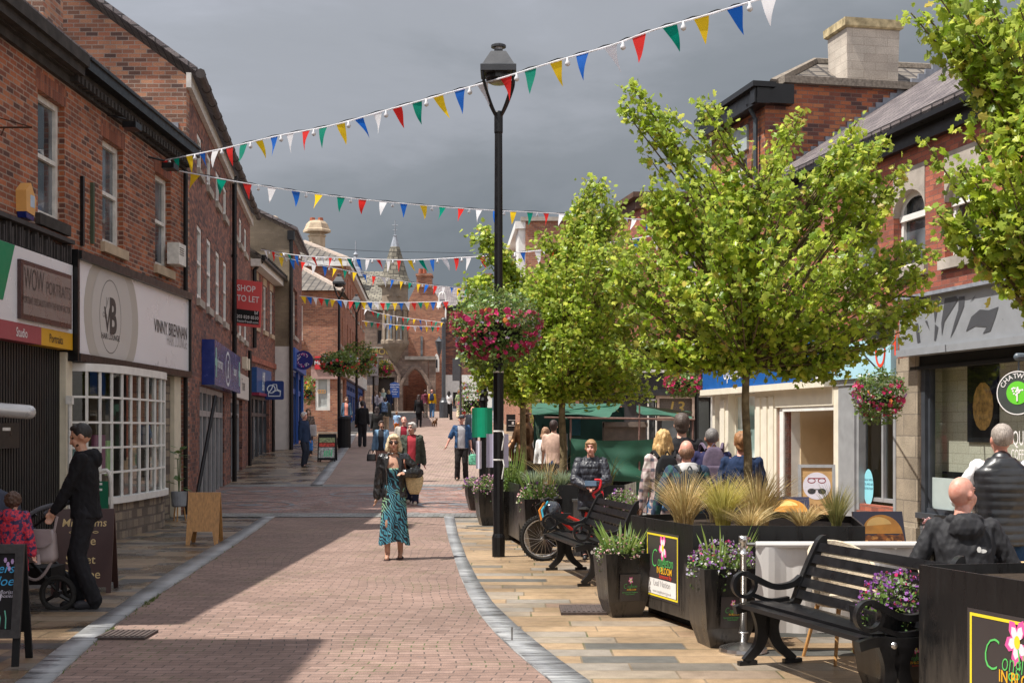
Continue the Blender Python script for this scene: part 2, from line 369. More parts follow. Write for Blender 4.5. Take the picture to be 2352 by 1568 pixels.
def stroke(mb,f,pts,w,o):
    """flat ribbon along 2D pts"""
    n=len(pts); vs=[]
    for i in range(n):
        a=pts[max(0,i-1)]; b=pts[min(n-1,i+1)]; dx,dy=b[0]-a[0],b[1]-a[1]; l=math.hypot(dx,dy) or 1
        vs+=[f(pts[i][0]-dy/l*w/2,pts[i][1]+dx/l*w/2,o),f(pts[i][0]+dy/l*w/2,pts[i][1]-dx/l*w/2,o)]
    mb.add(vs,[(2*i,2*i+1,2*i+3,2*i+2) for i in range(n-1)])
def smooth_path(pts,k=6):
    out=[]; P=[Vector(p) for p in pts]; n=len(P)
    for i in range(n-1):
        p0,p1,p2,p3=P[max(0,i-1)],P[i],P[i+1],P[min(n-1,i+2)]
        for j in range(k):
            t=j/k; out.append(.5*((2*p1)+(p2-p0)*t+(2*p0-5*p1+4*p2-p3)*t*t+(3*p1-p0-3*p2+p3)*t**3))
    out.append(P[-1]); return out
def fontmat(name,c): return mat(name,c,.5,var=.03)
# ---------------------------------------------------------------- ground
def curve(pix,near=None,far=None):
    P=sorted([(G(*p).y,G(*p).x) for p in pix]); ys=[a for a,b in P]; xs=[b for a,b in P]
    s=(xs[1]-xs[0])/(ys[1]-ys[0]); ys.insert(0,-6.0); xs.insert(0,xs[0]+s*.55*(-6-P[0][0]))
    return lambda y:float(np.interp(y,ys,xs))
KLo=curve([(45,1568),(92,1525),(209,1436),(256,1406),(326,1357),(373,1326),(439,1286),(600,1190)])
KLi=curve([(122,1568),(162,1528),(242,1455),(303,1408),(366,1366),(432,1324),(490,1286),(627,1190)])
KRi=curve([(1265,1568),(1186,1502),(1138,1457),(1102.5,1414),(1080,1375),(1055,1320),(1030,1240),(1018,1180)])
KRo=curve([(1351,1568),(1269.5,1509),(1191,1445),(1133.5,1390),(1102.5,1343),(1070,1280),(1052,1230),(1041,1180)])
def strip(name,m,fl,frr,y0,y1,dz,step=.5,side=0,label=None,nx=1):
    b=MB(); n=max(2,int((y1-y0)/step)); prev=None
    for i in range(n+1):
        y=y0+(y1-y0)*i/n; a,c=fl(y),frr(y); z=zf(y)+dz
        row=[(a+(c-a)*j/nx,y,z) for j in range(nx+1)]
        k=len(b.v)
        if side: row=[(a,y,z-side)]+row+[(c,y,z-side)]
        b.v+=row
        if prev is not None:
            for j in range(len(row)-1): b.f.append((prev+j,prev+j+1,k+j+1,k+j)); b.m.append(0)
        prev=k
    o=link(name,b.mesh(m,True,None,name)); o['kind']='structure'
    return o
def paving(name,stops,bw,bh,ms,mortar,rough,warp=0,wet=.0,off=.5,bump=.5,rot=0,dirt=.3,uneven=0):
    m,n,b=newmat(name); nd=n.nodes; ln=n.links
    tc=nd.new('ShaderNodeTexCoord'); vec=tc.outputs['UV']
    if rot:
        mp=nd.new('ShaderNodeMapping'); mp.inputs['Rotation'].default_value=(0,0,rot); ln.new(vec,mp.inputs[0]); vec=mp.outputs[0]
    if warp:
        z=nd.new('ShaderNodeTexNoise'); z.inputs['Scale'].default_value=.45; z.inputs['Detail'].default_value=1; ln.new(tc.outputs['UV'],z.inputs['Vector'])
        va=nd.new('ShaderNodeVectorMath'); va.operation='MULTIPLY_ADD'; va.inputs[1].default_value=(warp,warp*.7,0); ln.new(z.outputs['Color'],va.inputs[0]); ln.new(vec,va.inputs[2]); vec=va.outputs[0]
    if uneven: # rows of varied slab length: shift/scale x per row
        sp=nd.new('ShaderNodeSeparateXYZ'); ln.new(vec,sp.inputs[0]); dv=nd.new('ShaderNodeMath'); dv.operation='DIVIDE'; dv.inputs[1].default_value=bh; ln.new(sp.outputs[1],dv.inputs[0])
        fl=nd.new('ShaderNodeMath'); fl.operation='FLOOR'; ln.new(dv.outputs[0],fl.inputs[0]); wn_=nd.new('ShaderNodeTexWhiteNoise'); wn_.noise_dimensions='1D'; ln.new(fl.outputs[0],wn_.inputs['W'])
        ml=nd.new('ShaderNodeMath'); ml.operation='MULTIPLY_ADD'; ml.inputs[1].default_value=.5; ml.inputs[2].default_value=.78; ln.new(wn_.outputs[0],ml.inputs[0])
        mm=nd.new('ShaderNodeMath'); mm.operation='MULTIPLY'; ln.new(sp.outputs[0],mm.inputs[0]); ln.new(ml.outputs[0],mm.inputs[1])
        ma=nd.new('ShaderNodeMath'); ma.operation='MULTIPLY_ADD'; ma.inputs[1].default_value=7; ln.new(wn_.outputs[0],ma.inputs[0]); ln.new(mm.outputs[0],ma.inputs[2])
        cb=nd.new('ShaderNodeCombineXYZ'); ln.new(ma.outputs[0],cb.inputs[0]); ln.new(sp.outputs[1],cb.inputs[1]); vec=cb.outputs[0]
    t=nd.new('ShaderNodeTexBrick'); ln.new(vec,t.inputs['Vector']); t.offset=off
    for a,v in (('Color1',(0,0,0,1)),('Color2',(1,1,1,1)),('Mortar',(.5,.5,.5,1)),('Scale',1),('Mortar Size',ms),('Mortar Smooth',.2),('Bias',0),('Brick Width',bw),('Row Height',bh)): t.inputs[a].default_value=v
    col=ramp(n,t.outputs['Color'],stops)
    def nz_(s,d=5):
        z=nd.new('ShaderNodeTexNoise'); z.inputs['Scale'].default_value=s; z.inputs['Detail'].default_value=d; ln.new(tc.outputs['UV'],z.inputs['Vector']); return z.outputs[0]
    za=nz_(.7); zb=nz_(9); zc=nz_(120,2)
    mcol=mixc(n,mortar,(.07,.10,.02),ramp(n,nz_(1.3),[(.52,0),(.62,.75)]))
    col=mixc(n,col,mcol,t.outputs['Fac'])
    col=mixc(n,col,ramp(n,za,[(.3,1-dirt),(.65,1.05)]),1.0,'MULTIPLY')
    col=mixc(n,col,ramp(n,zb,[(.25,.78),(.7,1.1)]),1.0,'MULTIPLY')
    col=mixc(n,col,ramp(n,zc,[(.3,.68),(.7,1.25)]),1.0,'MULTIPLY')
    # small pale and dark specks of litter, gum
    vo=nd.new('ShaderNodeTexVoronoi'); vo.inputs['Scale'].default_value=3.2; vo.inputs['Randomness'].default_value=1; ln.new(tc.outputs['UV'],vo.inputs['Vector'])
    col=mixc(n,col,(.10,.09,.085),ramp(n,vo.outputs['Distance'],[(.05,.55),(.09,0)]))
    if wet:
        wm=ramp(n,nz_(.9),[(.46,0),(.58,1)])
        col=mixc(n,col,mixc(n,col,(.30,.30,.30),1,'MULTIPLY'),wm if False else ramp(n,nz_(1.1),[(.44,0),(.6,wet)]))
        rr=ramp(n,nz_(1.1),[(.44,rough),(.6,max(.08,rough-.5*wet))]); ln.new(rr,b.inputs['Roughness'])
    else: b.inputs['Roughness'].default_value=rough
    ln.new(col,b.inputs['Base Color'])
    iv=nd.new('ShaderNodeMath'); iv.operation='MULTIPLY_ADD'; iv.inputs[1].default_value=-1.5; ln.new(t.outputs['Fac'],iv.inputs[0]); ln.new(zc,iv.inputs[2])
    bumpn(n,b,iv.outputs[0],bump,.006)
    return m
M_GR=mat('far_ground',(.22,.2,.17),.9,var=.2,scale=.2)
M_ROAD=paving('block_setts',[(0,(.205,.130,.102)),(.5,(.243,.157,.124)),(1,(.282,.186,.15))],.2,.1,.006,(.095,.068,.057),.8,warp=.5,dirt=.24)
M_ROAD2=paving('block_setts_far',[(0,(.255,.175,.14)),(.5,(.295,.205,.165)),(1,(.335,.235,.19))],.2,.2,.012,(.16,.11,.10),.8,dirt=.15)
SAND=[(0,(.10,.10,.095)),(.10,(.16,.155,.145)),(.13,(.33,.225,.135)),(.50,(.41,.29,.18)),(.75,(.37,.25,.16)),(.80,(.28,.25,.22)),(.93,(.33,.27,.21)),(.985,(.33,.25,.19)),(1,(.30,.16,.12))]
SAND=[(p,tuple(x*k for x,k in zip(c,(.95,.93,.88)))) for p,c in SAND]
M_PAVR=paving('sandstone_flags',SAND,.78,.30,.008,(.21,.155,.10),.55,uneven=1,wet=.3,dirt=.25)
M_PAVL=paving('wet_sandstone_flags',[(0,(.07,.068,.068)),(.2,(.12,.115,.11)),(.25,(.24,.165,.105)),(.7,(.34,.245,.155)),(.8,(.19,.17,.15)),(1,(.36,.27,.18))],.78,.30,.008,(.13,.10,.07),.42,uneven=1,wet=.55,dirt=.3)
M_BAND=paving('patterned_paving',[(0,(.20,.09,.07)),(.4,(.28,.15,.12)),(.8,(.33,.20,.165)),(1,(.22,.2,.2))],.2,.2,.01,(.12,.1,.09),.7,warp=1.4,dirt=.35,wet=.2)
M_BORD=paving('grey_sett_border',[(0,(.15,.15,.145)),(.5,(.21,.205,.195)),(1,(.27,.265,.25))],.2,.2,.012,(.09,.08,.07),.6,dirt=.25,wet=.3)
m,n,b=newmat('granite_kerb'); z=noise_node(n,5,5,'UV',stretch=(.5,3.2,1),rough=.7); z2=noise_node(n,1.2,3,'UV'); 
c_=ramp(n,z.outputs[0],[(.36,(.10,.10,.105)),(.46,(.22,.225,.23)),(.6,(.34,.345,.345)),(.75,(.42,.42,.41))]); c_=mixc(n,c_,ramp(n,z2.outputs[0],[(.35,.6),(.6,1.1)]),1,'MULTIPLY')
tb=n.nodes.new('ShaderNodeTexBrick'); tq=n.nodes.new('ShaderNodeTexCoord'); n.links.new(tq.outputs['UV'],tb.inputs['Vector'])
for a_,v_ in (('Color1',(1,1,1,1)),('Color2',(.82,.82,.84,1)),('Mortar',(.25,.22,.2,1)),('Scale',1),('Mortar Size',.008),('Brick Width',40),('Row Height',.7)): tb.inputs[a_].default_value=v_
c_=mixc(n,c_,tb.outputs['Color'],1,'MULTIPLY'); n.links.new(c_,b.inputs['Base Color']); n.links.new(ramp(n,z.outputs[0],[(.4,.3),(.6,.7)]),b.inputs['Roughness']); bumpn(n,b,z.outputs[0],.5,.01); M_KERB=m
b=MB(); ys=[-60,0]+list(range(22,112,6))+[400]
for y in ys: b.v+=[(-160,y,zf(y)-.03),(160,y,zf(y)-.03)]
for i in range(len(ys)-1): b.f.append((2*i,2*i+1,2*i+3,2*i+2)); b.m.append(0)
link('ground',b.mesh(M_GR))['kind']='structure'
strip('pavement_left',M_PAVL,lambda y:-14,lambda y:KLi(y)-.1 if y<26 else -2,-6,61.5,0,1)
strip('pavement_right',M_PAVR,lambda y:KRi(y)+.1 if y<26 else -1,lambda y:13,-6,120,0.0,1)
strip('road',M_ROAD,lambda y:KLi(y)-.05,lambda y:KRi(y)+.05,-6,25.2,.006,.4)
def rl(y): return float(np.interp(y,[34,35,56,85,91],[-4.9,-5.0,-6.7,-9.4,-10.2]))
def rr_(y): return float(np.interp(y,[34,40,44,50,60,80,91],[2.0,.9,.16,-.3,-.7,-1.2,-1.5]))
strip('road',M_ROAD2,rl,rr_,33.5,91.5,.010,1)
strip('kerb_left',M_KERB,KLo,KLi,-6,25.0,.022,.4,.03)
strip('kerb_right',M_KERB,KRi,KRo,-6,25.0,.022,.4,.03)
strip('kerb_left',M_KERB,lambda y:rl(y)-.32,rl,34.5,60,.03,1,.03)
strip('kerb_right',M_KERB,rr_,lambda y:rr_(y)+.3,40,90,.03,1,.03)
strip('pavement_far',M_BORD,lambda y:-14,lambda y:-6.2,61.5,93,.012,2)
strip('crossing_paving',M_BAND,lambda y:-8.0,lambda y:4.2,25.8,34.2,.012,.5)
strip('crossing_border',M_BORD,lambda y:-8.0,lambda y:4.2,24.9,25.9,.016,.25)
strip('crossing_border',M_BORD,lambda y:-8.0,lambda y:4.2,34.1,35.0,.016,.25)
# circles set into the crossing
b=MB()
cirm=mat('inlaid_dark_setts',(.13,.13,.14),.5,var=.3,scale=9)
for cx,cy in ((-5.6,28.2),(-3.4,31.5),(-1.1,28.4),(-6.2,32.4),(1.9,30.4),(.6,27.3),(-2.2,33.3),(2.9,27.6)):
    for r,wd in ((.95,.10),(.28,.28)):
        k=len(b.v); n_=28
        for i in range(n_):
            a=2*math.pi*i/n_
            for q in (r,r-wd): b.v.append((cx+q*math.cos(a),cy+q*math.sin(a),zf(cy+q*math.sin(a))+.017))
        for i in range(n_): j=(i+1)%n_; b.f.append((k+2*i,k+2*j,k+2*j+1,k+2*i+1)); b.m.append(0)
link('crossing_inlay',b.mesh(cirm))['kind']='structure'
for (px,py,wx,wy,nm) in ((292,1462,.40,.42,'drain_cover'),(1338,1403,.42,.55,'manhole_cover')):
    g=G(px,py); b=MB(); b.box((g.x,g.y,.012),(wx,wy,.03)); 
    for i in range(9): b.box((g.x-wx/2+wx*(i+.7)/9.4,g.y,.029),(.022,wy*.85,.008))
    o=b.solo(nm,mat('rusty_iron_cover',(.06,.042,.036),.7,var=.4,scale=20,bump=.4),'rusty iron %s set in the %s'%(('street drain grating','block paved road beside the left kerb') if px<600 else ('square manhole cover','sandstone flags beside the tapered planter')),'drain' if px<600 else 'manhole')
# weeds along the left kerb
b=MB()
for _ in range(260):
    y=random.choice([random.gauss(12.9,.25),random.gauss(11.0,.1),random.uniform(9,24)]); x=KLi(y)+random.uniform(0,.05); h=random.uniform(.01,.035)
    a=random.uniform(0,6.3); dx,dy=.02*math.cos(a),.02*math.sin(a); b.add([(x,y,.01),(x+dx*.6,y+dy*.6,.01),(x+dx,y+dy,.01+h)],[(0,1,2)])
tag(b.solo('weeds',leafmat('weed_leaf',[(0,(.03,.08,.015)),(1,(.09,.16,.03))]),'tiny green weeds growing along the foot of the left kerb','weeds'),kind='stuff')
# ================================================================ LEFT SIDE
F1=Fac(-6.4,25.1,.0195,1,1)
U=lambda F,px:F.u(px)
# --- nearest off-frame building that throws the foreground shadow
bd=thing('brick_building','tall dark brick building just outside the left edge shading the foreground paving','building',(-9,1,0))
b=MB(); b.box((-9.15,.3,5.0),(5.1,17,10.0)); b.build('wall',BR_OLD,bd,world=True)
b=MB(); b.box((-9.1,.3,10.06),(5.3,17.1,.12)); b.build('roof',SLATE,bd,world=True)
# --- L1
u0,u1=-14.9,F1.u(432)-.35
bd=thing('brick_shop_building','two storey old brick building with white sash windows above the portrait studio and hair salon','building',F1.p(0,0)[:])
w1=[(F1.uz(88,205),F1.uz(88,490),F1.u(148)),(F1.uz(236,313),F1.uz(235,555),F1.u(283)),(F1.uz(357,393),F1.uz(352,605),F1.u(392))]
H1=[]
for (ua,zt),(ub,zb),uc in w1: H1.append((ua-.02,uc,zb,zt))
zsig_t,zsig_b=3.62,2.55
b=MB(); F1.wall(b,u0,u1,3.75,6.85,H1,.2)
F1.box(b,u1-.5,u1,-.1,3.75,-.3,0); F1.box(b,u0,F1.u(0)-.2,-.1,3.75,-.3,0)
F1.wall(b,u0,u1,-.1,6.9,[],.1) if False else None
b.build('wall',BR_OLD,bd,world=True)
b=MB(); b.mi=0
F1.box(b,u0,u1,-.1,6.85,-8.4,-2.6); b.build('rear_wall',BR_OLD,bd,world=True)
for i,h in enumerate(H1): F1.sash(bd,*h,rec=.10,fw=.085,sill=DARKST if i==0 else STONEB,lintel=SOLD,bars=())
# curtains
cur=mat('pale_curtain',(.5,.48,.45),.9,var=.15)
# cornice with dentils, gutter
b=MB(); F1.box(b,u0,u1,6.72,6.84,-.1,.07); F1.box(b,u0,u1,6.84,6.98,-.1,.14)
k=u0
b.build('cornice',DARKST,bd,world=True)
b=MB(); k=F1.u(150); 
while k<u1-.1: F1.box(b,k,k+.085,6.765,6.875,.07,.19); k+=.17
b.build('dentils',DARKST,bd,world=True)
b=MB(); k=F1.u(155); F1.box(b,k,u1+.1,6.98,7.13,-.05,.30); F1.box(b,k+.1,u1+.1,7.13,7.17,.1,.33)
b.build('gutter',BLACK,bd,world=True)
b=MB(); F1.box(b,u0,F1.u(155),6.985,7.16,-.05,.33); F1.box(b,u0,F1.u(155),6.86,6.985,.14,.26); b.build('stone_gutter',DARKST,bd,world=True)
b=MB(); P=F1.p; b.hexa([P(u0,7.16,.24),P(u1+.08,7.16,.24),P(u1+.08,9.9,-4.3),P(u0,9.9,-4.3),P(u0,7.26,.24),P(u1+.08,7.26,.24),P(u1+.08,10,-4.3),P(u0,10,-4.3)])
b.hexa([P(u0,6.86,-8.5),P(u1,6.86,-8.5),P(u1,9.89,-4.31),P(u0,9.89,-4.31),P(u0,6.96,-8.5),P(u1,6.96,-8.5),P(u1,9.99,-4.31),P(u0,9.99,-4.31)])
b.build('roof',SLATE,bd,world=True)
c=W(28,10,20.5); b=MB(); b.box((c.x-.25,20.9,9.0),(1.5,.9,4.2)); b.box((c.x-.25,20.9,11.14),(1.66,1.06,.1)); b.build('chimney',BR_GAB,bd,world=True)
# dark pleated studio shutter front
b=MB(); ua,ub=F1.u(-40),F1.u(147); F1.box(b,ua,ub,-.1,zsig_b+.30,-.15,-.10)
k=ua
while k<ub: F1.box(b,k,k+.045,0,zsig_b+.29,-.10,-.07); k+=.09
b.build('pleated_shutter',mat('black_pleated_metal',(.014,.013,.014),.45,var=.4,scale=4),bd,world=True)
b=MB(); F1.box(b,F1.u(148),F1.u(163),-.1,2.82,-.12,.02); F1.box(b,F1.u(397),F1.u(412),-.1,2.72,-.3,.03); F1.box(b,F1.u(163),F1.u(397),2.69,2.82,-.32,-.03); b.build('pilaster',CREAM,bd,world=True)
b=MB(); p=F1.p(F1.u(146),0,.09); b.tube([p,p+Vector((0,0,2.1))],.03); b.box(p+Vector((0,0,2.12)),(.09,.09,.12)); b.build('vent_pipe',WHITED,bd,world=True)
# letter box
b=MB(); k=F1.u(20); F1.box(b,k-.5,k+.35,1.45,1.78,-.08,.0); q=b.build('letter_box',BLACK,bd,world=True)
b=MB(); F1.box(b,k-.2,k+.05,1.68,1.72,.0,.004); b.build('slot',WHITED,q,world=True)
# rubble wall beside the bow window
ba,bb=F1.u(166),F1.u(355)
b=MB(); F1.box(b,bb+.02,F1.u(397)-.003,-.1,2.66,-.5,-.05); 
# bow-window
NB=13; bulge=.48
def bow(t,z,o=0):
    u=ba+(bb-ba)*t; d=bulge*(1-(2*t-1)**4)**.6 if 0<t<1 else 0
    return P(u,z,d-.05+o)
ts=[(1-math.cos(math.pi*i/NB))/2*.65+i/NB*.35 for i in range(NB+1)]
fine=[i/40 for i in range(41)]
for i in range(40):
    p=[bow(fine[i],-.1),bow(fine[i+1],-.1),bow(fine[i+1],.56),bow(fine[i],.56)]; b.add(p,[(0,1,2,3)])
b.build('stone_base',BR_STONE,bd,world=True)
m_=MB()
for i in range(40):
    a,c=fine[i],fine[i+1]
    for z0,z1,o in ((.56,.66,.07),(2.56,2.68,.04)): m_.hexa([bow(a,z0,-.1),bow(c,z0,-.1),bow(c,z0,o),bow(a,z0,o),bow(a,z1,-.1),bow(c,z1,-.1),bow(c,z1,o),bow(a,z1,o)])
    for j in range(1,5): z=.66+1.9*j/5; m_.hexa([bow(a,z-.016,-.03),bow(c,z-.016,-.03),bow(c,z-.016,.012),bow(a,z-.016,.012),bow(a,z+.016,-.03),bow(c,z+.016,-.03),bow(c,z+.016,.012),bow(a,z+.016,.012)])
for t in ts:
    p=bow(t,0); m_.box((p.x,p.y,1.61),(.035,.035,1.9))
bw=m_.build('bow_window',WHITE,bd,world=True)
g=MB()
for i in range(40): g.add([bow(fine[i],.66,-.012),bow(fine[i+1],.66,-.012),bow(fine[i+1],2.56,-.012),bow(fine[i],2.56,-.012)],[(0,1,2,3)])
g.build('pane',GCLR,bw,world=True)
# salon interior: floor, dim back wall, shelves, hangings
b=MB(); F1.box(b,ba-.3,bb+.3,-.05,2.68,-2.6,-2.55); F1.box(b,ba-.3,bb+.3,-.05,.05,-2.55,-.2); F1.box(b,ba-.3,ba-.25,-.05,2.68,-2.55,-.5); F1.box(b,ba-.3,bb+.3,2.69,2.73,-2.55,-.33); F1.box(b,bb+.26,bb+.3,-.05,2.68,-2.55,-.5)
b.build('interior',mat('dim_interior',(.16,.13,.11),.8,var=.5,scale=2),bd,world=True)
for k_,(t,z0,z1,wd,c,nm) in enumerate(((.32,.8,1.5,.25,(.05,.25,.26),'display_poster'),(.62,1.0,1.6,.3,(.35,.1,.22),'display_cloth'),(.78,.9,1.5,.18,(.35,.65,.2),'display_cloth'),(.45,.7,1.1,.4,(.5,.5,.45),'display_shelf'),(.15,.75,1.1,.3,(.25,.4,.4),'display_shelf'))):
    b=MB(); u=ba+(bb-ba)*t; F1.box(b,u,u+wd*2,z0,z1,-.6,-.56); b.build(nm,mat('display_%d'%k_,c,.6),bd,world=True)
# fascia signs (local sign coordinates: u along wall, z up)
s0,s1=F1.u(157),F1.u(419)
zt0=F1.uz(157,597,.06)[1]; zt1=F1.uz(419,682,.06)[1]; zb0=F1.uz(152,803,.06)[1]; zb1=F1.uz(417,856,.06)[1]
zT=(zt0+zt1)/2; zB=(zb0+zb1)/2
b=MB(); F1.box(b,s0,s1,zB,zT,-.3,.12); sg=b.build('salon_fascia_sign',mat('white_acrylic_sign',(.72,.72,.75),.3,var=.02,scale=1),bd,world=True)
b=MB(); F1.box(b,s0-.08,s0,zB-.12,zT+.13,-.3,.17); F1.box(b,s1,s1+.06,zB-.12,zT+.13,-.3,.17); F1.box(b,s0,s1,zT,zT+.13,-.3,.20); F1.box(b,s0,s1,zB-.12,zB,-.3,.18); b.build('sign_frame',BLACK,sg,world=True)
fs=lambda u,v,o=.127:P(u,v,o)
uc=F1.u(236); zc=(zT+zB)/2-.03
dk=fontmat('charcoal_lettering',(.04,.035,.035)); lg=fontmat('grey_lettering',(.36,.35,.35)); be=fontmat('beige_sign_ring',(.43,.40,.36))
wu=(F1.u(263)-F1.u(213))/2; hh=(zT-zB)*.42
b=MB(); cl=lambda pts:[(u,max(zB+.005,min(zT-.005,v))) for u,v in pts]
flat(b,lambda u,v,o:fs(u,max(zB+.004,min(zT-.004,v)),o),ellipse(uc+.12,zc,wu*2.55,(zT-zB)*.78,40),.1215)
b.build('ring_pattern',be,sg,world=True)
b=MB(); flat(b,lambda u,v,o:fs(u,max(zB+.004,min(zT-.004,v)),o),ellipse(uc+.12,zc,wu*1.9,(zT-zB)*.62,40),.1235); b.build('ring_pattern',fontmat('pale_sign_ring',(.50,.475,.45)),sg,world=True)
b=MB(); ring(b,fs,uc,zc,wu,hh,.012,.1255,48)
text_mb(b,'V',lambda x,y:fs(uc-wu*.30+x,zc-hh*.42+y),hh*.95,.01,sx=.9)
text_mb(b,'B',lambda x,y:fs(uc+wu*.22+x,zc-hh*.42+y),hh*1.32,.035,sx=.85)
text_mb(b,'HAIR LOUNGE',lambda x,y:fs(uc+x,zc-hh*.62+y),.125,.01,sx=1.1)
for q in (1,-1): stroke(b,lambda u,v,o:fs(u,v,o),[(uc-wu*.55,zc+hh*.1),(uc-wu*.35,zc+hh*.28),(uc-wu*.30+q*.05,zc+hh*.5)],.012,.1265)
ring(b,fs,uc-wu*.62,zc+hh*.02,.05,.04,.01,.1265,12); ring(b,fs,uc-wu*.42,zc-hh*.02,.05,.04,.01,.1265,12)
b.build('lettering',dk,sg,world=True)
b=MB(); stroke(b,fs,[(s1-.07-.0,zc),(s1-.07,zc)],.01,.126)
b=MB(); text_fit(b,'VINNY BRENNAN',P,F1.u(338),F1.u(414.5),F1.uz(376,768)[1]-.02,.33,.127,.006); b.build('lettering',dk,sg,world=True)
b=MB(); text_fit(b,'HAIR LOUNGE',P,F1.u(368),F1.u(414.5),F1.uz(392,797)[1],.30,.127,-.008); b.build('lettering',lg,sg,world=True)
# studio sign
a0,a1=F1.u(-60),F1.u(151); zt=F1.uz(60,575,.05)[1]; zb=2.85; zm=3.09
b=MB(); F1.box(b,a0,a1,zm,zt,-.3,.10); sg=b.build('studio_fascia_sign',mat('white_glossy_board',(.68,.69,.72),.25,var=.03,scale=1),bd,world=True)
um=F1.u(78); b=MB(); F1.box(b,a0,um,zb,zm-.002,-.3,.102); b.build('sign_panel',fontmat('dull_red_panel',(.33,.06,.075)),sg,world=True)
b=MB(); F1.box(b,um,a1,zb,zm-.002,-.3,.101); b.build('sign_panel',fontmat('amber_panel',(.62,.33,.01)),sg,world=True)
b=MB(); flat(b,fs,[(a0,zt-.003),(F1.u(16),zt-.003),(F1.u(-12),zt-.75),(a0,zt-.75)],.105); b.build('green_corner',fontmat('green_panel',(.0,.20,.08)),sg,world=True)
v0,v1=F1.u(22),F1.u(141); q0=F1.uz(141,717,.12); q1=F1.uz(22,588,.12)
zz0,zz1=F1.uz(60,735,.12)[1],F1.uz(60,600,.12)[1]
b=MB(); F1.box(b,v0,v1,zz0,zz1,.1,.15); pq=b.build('hanging_plaque',mat('dark_brown_frame',(.05,.02,.02),.3),sg,world=True)
b=MB(); F1.box(b,v0+.08,v1-.05,zz0+.07,zz1-.06,.15,.154); b.build('plaque_face',mat('taupe_plaque',(.20,.165,.155),.3,var=.1),pq,world=True)
b=MB(); sz=(v1-v0); text_fit(b,'WOW',P,F1.u(29),F1.u(75),zz0+(zz1-zz0)*.52,.42,.157,-.006); text_fit(b,'PORTRAITS',P,F1.u(81),F1.u(137),zz0+(zz1-zz0)*.53,.25,.157,-.006)
text_fit(b,'PORTRAIT SPECIALISTS WITH THE WOW FACTOR',P,F1.u(26),F1.u(137),zz0+(zz1-zz0)*.28,.13,.157); b.build('lettering',fontmat('dark_brown_lettering',(.05,.035,.03)),pq,world=True)
b=MB(); text_fit(b,'Studio',P,F1.u(19),F1.u(45),zb+.06,.17,.106,.008); b.build('lettering',fontmat('white_lettering',(.75,.72,.72)),sg,world=True)
b=MB(); text_fit(b,'Portraits',P,F1.u(97),F1.u(128),zb+.06,.17,.106,.008); b.build('lettering',fontmat('brown_lettering',(.06,.03,.01)),sg,world=True)
# broken slats above studio sign
b=MB(); k=a0
while k<a1:
    F1.box(b,k,k+.035,zt+.02,zt+.26+random.uniform(-.04,.03),.0,.07+random.uniform(0,.04)); k+=.085
F1.box(b,a0,a1,zt+.0,zt+.32,-.3,.0); F1.box(b,a0,a1,zt+.3,zt+.36,-.1,.14)
b.build('slatted_fascia',mat('worn_black_timber',(.035,.03,.03),.7,var=.6,scale=7),bd,world=True)
# cables
b=MB()
for q in range(4):
    pts=[P(a0+(s1-a0)*i/24,3.86+.1*math.sin(i*.9+q*2)*.5+random.uniform(-.02,.02)-.012*i+q*.025+.1,.05+.03*random.random()) for i in range(25)]
    b.tube(smooth_path(pts,3),.011,5)
b.build('cables',BLACK,bd,world=True)
# dark lower wall pieces behind shutter
b=MB(); F1.box(b,u0,u1,3.45,3.76,-.34,-.02); b.build('timber_band',DARKST,bd,world=True)
# iron downpipe stubs and flat battens on the wall
for px,y0,y1,mm in ((193,405,565,BLACK),(216,420,560,mat('green_batten',(.05,.07,.04),.7))):
    u,za=F1.uz(px,y0,.05); zb_=F1.uz(px,y1,.05)[1]; b=MB(); F1.box(b,u-.035,u+.035,zb_,za,.002,.05); b.build('batten',mm,bd,world=True)
u=F1.u(418); b=MB(); b.tube([P(u,-.05,.07),P(u,6.7,.07)],.045,10); b.build('downpipe',BLACK,bd,world=True)
# flood lamps, alarm, extractor, bracket
def flood(px,py,lb):
    u,z=F1.uz(px,py,.3); o=thing('flood_light',lb,'light',P(u,z,0)[:]); b=MB(); b.tube([P(u-.25,z+.14,0),P(u-.1,z+.1,.25)],.02,6); b.build('bracket',BLACK,o,world=True)
    b=MB(); F1.box(b,u-.12,u+.2,z-.03,z+.07,.2,.42); b.build('lamp_housing',BLACK,o,world=True)
flood(300,292,'black flood light on the brick wall below the gutter, the left one'); flood(388,385,'black flood light on the brick wall above the bunting fixing, the right one')
u,z=F1.uz(73,465,.15); o=thing('alarm_box','amber pentagonal burglar alarm box with a blue base on the brick wall','alarm box',P(u,z-.2,0)[:])
b=MB(); b.prism([(-.15,-.14),(.13,-.16),(.19,.05),(.0,.26),(-.17,.14)],lambda x,y,q:P(u+x,z+y,q),0,.14); b.build('case',mat('amber_plastic',(.62,.33,.10),.4,var=.08),o,world=True)
b=MB(); b.prism([(-.12,-.22),(.12,-.23),(.13,-.161),(-.15,-.141)],lambda x,y,q:P(u+x,z+y,q),0.01,.13); b.build('strobe',mat('blue_lens',(.01,.02,.13),.2),o,world=True)
b=MB(); F1.box(b,u-.02,u+.12,z-.06,z+.1,.14,.144); b.build('label_plate',mat('pale_blue_plate',(.4,.5,.62),.4),o,world=True)
u,z=F1.uz(407,585,.12); b=MB(); F1.box(b,u-.25,u+.25,z-.2,z+.2,0,.22); 
o=thing('wall_vent','square white extractor vent box beside the right sash window','vent',P(u,z-.2,0)[:]); b.build('housing',WHITED,o,world=True)
b=MB(); [F1.box(b,u-.2,u+.1,z-.02+k*.04,z-.005+k*.04,.22,.224) for k in range(4)]; b.build('louvre',BLACK,o,world=True)
u,z=F1.uz(10,293,.2); o=thing('sign_bracket','rusty wrought iron hanging bracket on the brick wall beside the alarm box','bracket',P(u,z,0)[:])
